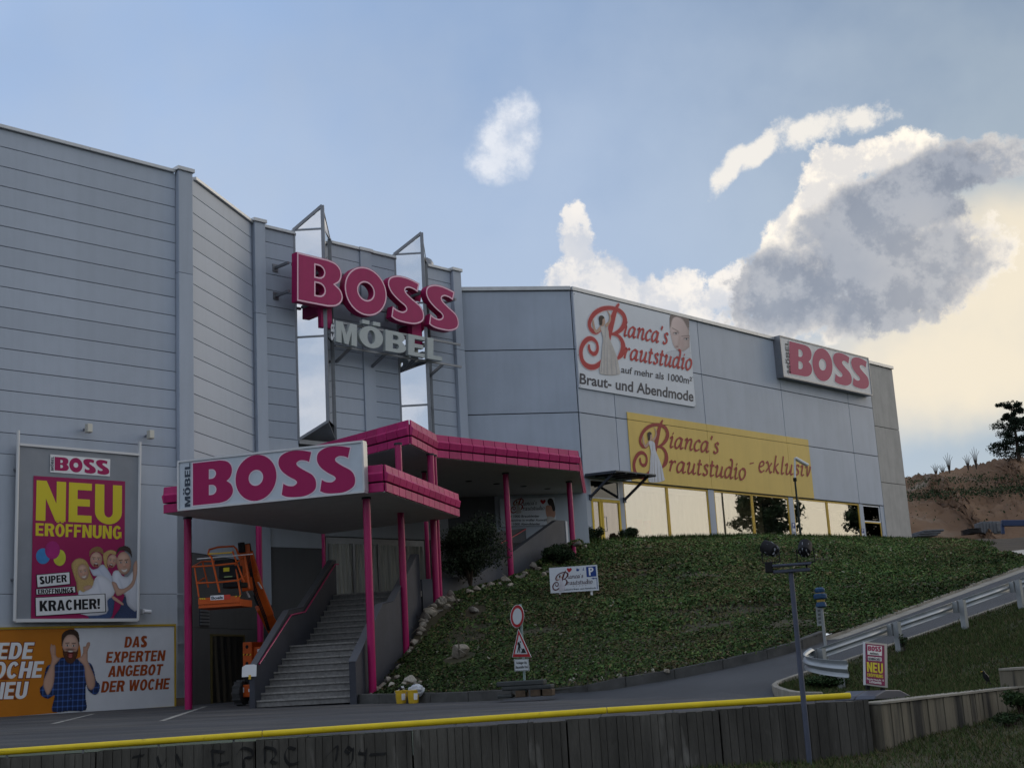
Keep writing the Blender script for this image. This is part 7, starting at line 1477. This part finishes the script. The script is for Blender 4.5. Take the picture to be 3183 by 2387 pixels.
# short grass along the crest and the lawns: upright blades
def blades(name, p, hmin, hmax, cols, w, lab, lean=.5, wd_=.02):
    n = len(p); h = rng.uniform(hmin, hmax, n); ang = rng.uniform(0, 6.283, n); dx = np.stack([np.cos(ang), np.sin(ang), np.zeros(n)], 1); ln = np.stack([rng.normal(0, lean, n), rng.normal(0, lean, n), np.ones(n)], 1); ln /= np.linalg.norm(ln, axis=1)[:, None]
    v = np.empty((n, 3, 3)); v[:, 0] = p-dx*wd_*.5; v[:, 1] = p+dx*wd_*.5; v[:, 2] = p+ln*h[:, None]; og = np.array([p[:, 0].mean(), p[:, 1].mean(), p[:, 2].min()])
    me = bpy.data.meshes.new(name); me.vertices.add(3*n); me.loops.add(3*n); me.polygons.add(n); me.vertices.foreach_set('co', (v-og).reshape(-1)); me.loops.foreach_set('vertex_index', np.arange(3*n, dtype=np.int32)); me.polygons.foreach_set('loop_start', np.arange(0, 3*n, 3, dtype=np.int32)); me.polygons.foreach_set('loop_total', np.full(n, 3, dtype=np.int32))
    at = me.attributes.new('tint', 'FLOAT_COLOR', 'POINT'); c = np.ones((n, 3, 4)); c[:, :, :3] = tints(n, cols, w)[:, None, :]; at.data.foreach_set('color', c.reshape(-1)); me.materials.append(LEAF); me.update(); o = link(name, me); o.location = og; o['kind'] = 'stuff'; o['label'] = lab; o['category'] = 'grass'
GC = [(.055, .080, .026), (.042, .064, .022), (.085, .085, .036), (.11, .092, .05)]
p, nn = surf(lawn_up, 170000, lambda q: (q[:, 0] < 15)); pt_ = vn(p, 1.4, 3) < rng.uniform(-.2, 1.4, len(p)); blades('lawn_grass', p[pt_], .03, .10, GC, [5, 4, 2, 1.5], 'short grass on the slope beside the ramp', .6, .022)
V = np.array(low.v); p, nn = surf(low, 1500000, lambda q: (q[:, 0] > -1) & (q[:, 0] < 8.5) & (q[:, 1] > 12.0) & (q[:, 1] < 19.5)); pt_ = vn(p, 1.2, 4) < rng.uniform(-.3, 1.3, len(p)); blades('lower_grass', p[pt_], .03, .09, GC, [4, 4, 2.5, 2], 'short worn grass below the concrete wall', .6, .016)
p, nn = surf(termb, 60000, lambda q: (q[:, 0] < 24) & (q[:, 1] < 72)); t_ = [top_at(i/200) for i in range(201)]
cp = np.array([t_[i].lerp(t_[i+1], f) for i in range(150) for f in rng.random(70)]); cp += rng.normal(0, .25, cp.shape)*np.array([1, 1, 0]); blades('crest_grass', cp, .08, .26, [(.05, .085, .022), (.04, .065, .02), (.07, .085, .03)], [3, 3, 1], 'brighter grass along the crest of the bank', .4, .05)
# shrubs: stem and leaf cloud
def shrub(nm, base, rx, rz, n, ls, cols, w, lab, cat='shrub', grp=None, lumps=9, seed=0, stem=True, low=False, hollow=.35):
    rq = np.random.default_rng(seed); t = thing(nm, tuple(base), lab, cat, grp); b = np.array(base)
    lc = rq.normal(size=(lumps, 3)); lc /= np.linalg.norm(lc, axis=1)[:, None]; lc *= rq.uniform(.25, .72, (lumps, 1)); lc[:, 2] = np.abs(lc[:, 2])*1.1-.25 if not low else lc[:, 2]*1.15
    i = rq.integers(0, lumps, n); q = rq.normal(size=(n, 3)); q /= np.linalg.norm(q, axis=1)[:, None]; q *= (hollow+(1-hollow)*rq.random((n, 1)))*rq.uniform(.28, .5, (lumps, 1))[i]
    c = lc[i]+q; nr = q+rq.normal(size=(n, 3))*.35; nr /= np.linalg.norm(nr, axis=1)[:, None]
    cen = b+np.array([0, 0, rz*.95])+c*np.array([rx, rx, rz]); cen[:, 2] = np.maximum(cen[:, 2], b[2]+.02)
    leaf_object('foliage', cen, nr, rq.uniform(.6, 1.3, n)*ls, tints(n, cols, w, .35), LEAF, t)
    if stem:
        mb = MB()
        for k in range(6): e = Vector(b+np.array([0, 0, rz*.95])+lc[k % lumps]*np.array([rx, rx, rz])); s = Vector(base); m_ = s.lerp(e, .5)+Vector((0, 0, rz*.15)); mb.tube([s+Vector((0, 0, -.1)), m_, e], [.03*rx+.01, .02*rx+.006, .004], 6)
        obj('stem', mb, BARK, t)
    return t
DG = [(.020, .034, .016), (.030, .048, .022), (.045, .062, .032)]
bs = on_bank((1462, 1812)) or at_y(1462, 1812, 40); shrub('shrub', (bs.x, bs.y+.2, bs.z), 1.25, 1.05, 12000, .08, [(.016, .026, .015), (.026, .038, .020), (.045, .058, .036)], [4, 4, 2], 'large dark loose shrub under the canopy before the grey parapet', lumps=22, seed=2, low=True)
b = on_bank((1735, 1752)) or at_y(1735, 1752, 43); shrub('juniper', (b.x, b.y, b.z-.1), .95, .42, 5000, .085, [(.016, .030, .014), (.024, .042, .018), (.04, .055, .028)], [4, 4, 1], 'low dark spreading juniper near the top of the bank', lumps=14, seed=4)
for q, r, h, cols, lab, sd_ in ((zE(605, 1395), .52, .52, DG, 'dark evergreen bush left of the yellow shop door', 5), (zE(1092, 1380), .55, .48, DG, 'dark evergreen bush right of the yellow shop door', 6), (zE(885, 1388), .27, .35, [(.05, .035, .02), (.075, .04, .028), (.04, .045, .02)], 'small reddish bush at the foot of the shop door', 7)):
    b = at_y(*q, 52.9); shrub('bush', (b.x, b.y, b.z-.15), r, h, 2600, .075, cols, [3, 3, 2], lab, 'bush', 'bushes by the shop door', lumps=8, seed=sd_)
b = P(zK, 400, 1066, 22.6); shrub('weed_clump', (b.x, b.y, -.1), .6, .20, 2600, .055, [(.022, .045, .018), (.035, .065, .025), (.055, .08, .035)], [3, 3, 2], 'leafy green weed clump under the curved rail end', 'weeds', lumps=10, seed=8)
b = P(zK, 1108, 672, 24.9); shrub('weed_clump', (b.x, b.y, b.z-.03), .12, .22, 260, .05, [(.03, .05, .022), (.05, .06, .03)], [1, 1], 'thin weed beside the second guard rail post', 'weeds', lumps=5, seed=9)
b = P(zW, 790, 830, 18.0); shrub('weed_clump', (b.x, b.y, low_z(b.x, b.y)), .38, .2, 1600, .045, [(.022, .042, .016), (.035, .06, .02)], [1, 1], 'green weeds at the foot of the right wall end', 'weeds', lumps=8, seed=10)
b = P(zW, 640, 1040, 17.2); shrub('weed_clump', (b.x, b.y, low_z(b.x, b.y)), .3, .1, 900, .04, [(.02, .036, .015), (.03, .05, .02)], [1, 1], 'flat dark weed patch on the lower lawn', 'weeds', lumps=8, seed=12)
# scrub on the dirt hill: counted as one mass
hp = []; 
for _ in range(4200):
    x = rng.uniform(2780, 3260); y = (1545 if rng.random() < .7 else 1505)+rng.normal(0, 9)-(x-2800)*.05; h = on_hill((x, y))
    if h: hp.append(h)
for _ in range(260):
    h = on_hill((rng.uniform(2780, 3260), rng.uniform(1470, 1640)))
    if h: hp.append(h)
hp = np.array(hp); hp = hp+np.stack([rng.normal(0, .5, len(hp)), rng.normal(0, .5, len(hp)), rng.random(len(hp))*.25], 1); nr = rng.normal(size=hp.shape)+np.array([0, -.4, .8]); nr /= np.linalg.norm(nr, axis=1)[:, None]
o = leaf_object('hill_scrub', hp, nr, rng.uniform(.10, .28, len(hp)), tints(len(hp), [(.030, .052, .022), (.045, .065, .030), (.06, .06, .035)], [3, 2, 1]), LEAF, kind='stuff'); o['label'] = 'band of green scrub across the dirt hill'; o['category'] = 'scrub'
# trees: trunk, limbs, needles in tufts
def tree(nm, base, h, spread, lab, n, ls, cols, w, seed, pine=True, grp=None, bare=.25):
    rq = np.random.default_rng(seed); t = thing(nm, tuple(base), lab, 'tree', grp); B0 = Vector(base); mb = MB(); top = B0+Vector((rq.normal(0, .04)*h, rq.normal(0, .04)*h, h))
    obj('trunk', MB().tube([B0+Vector((0, 0, -.5)), B0.lerp(top, .4)+Vector((.02*h, 0, 0)), B0.lerp(top, .75), top], [.035*h, .026*h, .014*h, .003*h], 9), BARK, t, smooth=True); tips = []
    for k in range(34):
        f = bare+(1-bare)*min(.99, max(.0, (k+.5)/34+rq.normal(0, .05))); s = B0.lerp(top, f); a = k*2.4+rq.uniform(-.4, .4); L_ = spread*(1-.62*((f-bare)/(1-bare))**1.3)*rq.uniform(.55, 1.1); e = s+Vector((cos(a)*L_, sin(a)*L_, L_*rq.uniform(.0, .38) if pine else L_*rq.uniform(.2, .7)))
        m_ = s.lerp(e, .5)+Vector((0, 0, -.05*L_)); mb.tube([s, m_, e], [.010*h, .006*h, .002*h], 5)
        for g in (.45, .62, .8, 1.0): tips.append((np.array(s.lerp(e, g))+rq.normal(0, .08, 3)*L_, L_*.26*(1.15 if g < 1 else .9)))
    obj('limb', mb, BARK, t); tips.append((np.array(top), spread*.2)); per = n//len(tips); C, Nn = [], []
    for c, r in tips:
        q = rq.normal(size=(per, 3)); q /= np.linalg.norm(q, axis=1)[:, None]; q *= rq.random((per, 1))**.5; C.append(c+q*r*np.array([1, 1, .85])); Nn.append(q+rq.normal(size=(per, 3))*.4)
    C = np.concatenate(C); Nn = np.concatenate(Nn); Nn /= np.linalg.norm(Nn, axis=1)[:, None]+1e-9
    leaf_object('crown', C, Nn, rq.uniform(.6, 1.3, len(C))*ls, tints(len(C), cols, w), LEAF, t); return t
pb_ = on_hill(zH(1165, 545)) or at_y(*zH(1165, 530), 121); tree('pine_tree', (pb_.x, pb_.y, pb_.z-.3), 5.2, 2.3, 'dark pine on the hill crest at the right picture edge', 12000, .17, [(.010, .018, .012), (.016, .026, .016), (.026, .036, .022)], [3, 3, 1], 21, bare=.12)
for k, (x, y, h, sp_r, lab) in enumerate(((46, 72, 8.5, 3.2, 'broad tree beyond the right picture edge, mirrored in the last shop window'), (40, 79, 5.5, 2.6, 'rounded tree beyond the right edge, mirrored in the fifth shop window'), (58, 88, 6.5, 3.0, 'tall tree beyond the right edge, mirrored in the fourth shop window'))):
    tree('garden_tree', (x, y, ter_z(Vector((x, y, 0)))), h, sp_r, lab, 9000, .34, [(.022, .036, .016), (.034, .052, .02), (.05, .06, .03)], [3, 3, 1], 30+k, False, 'trees mirrored in the shop windows', .18)
# weeds standing on the hill crest
for k, (x, y, h) in enumerate(((390, 655, .9), (515, 625, 1.6), (690, 590, 1.1), (765, 580, 1.7), (455, 650, .8))):
    c = at_y(*zH(x, y+8), 120); t = thing('dry_stalk', tuple(c), ORD[k]+' listed dry stalk on the hill crest' if False else ('dry stalk nearest the hall', 'forked dry stalk left of the middle', 'dry stalk right of the middle', 'tallest dry stalk, farthest right', 'short dry stalk second from the hall')[k]+' on the hill crest', 'weeds', 'dry stalks on the hill crest'); mb = MB()
    for j in range(5): mb.tube([c+Vector((0, 0, -.4)), c+Vector((.1*(j-2), 0, h*.5)), c+Vector((.22*(j-2)+.05, .1, h*(1-.12*abs(j-2))))], [.04, .03, .012], 4)
    obj('stem', mb, BARK, t)
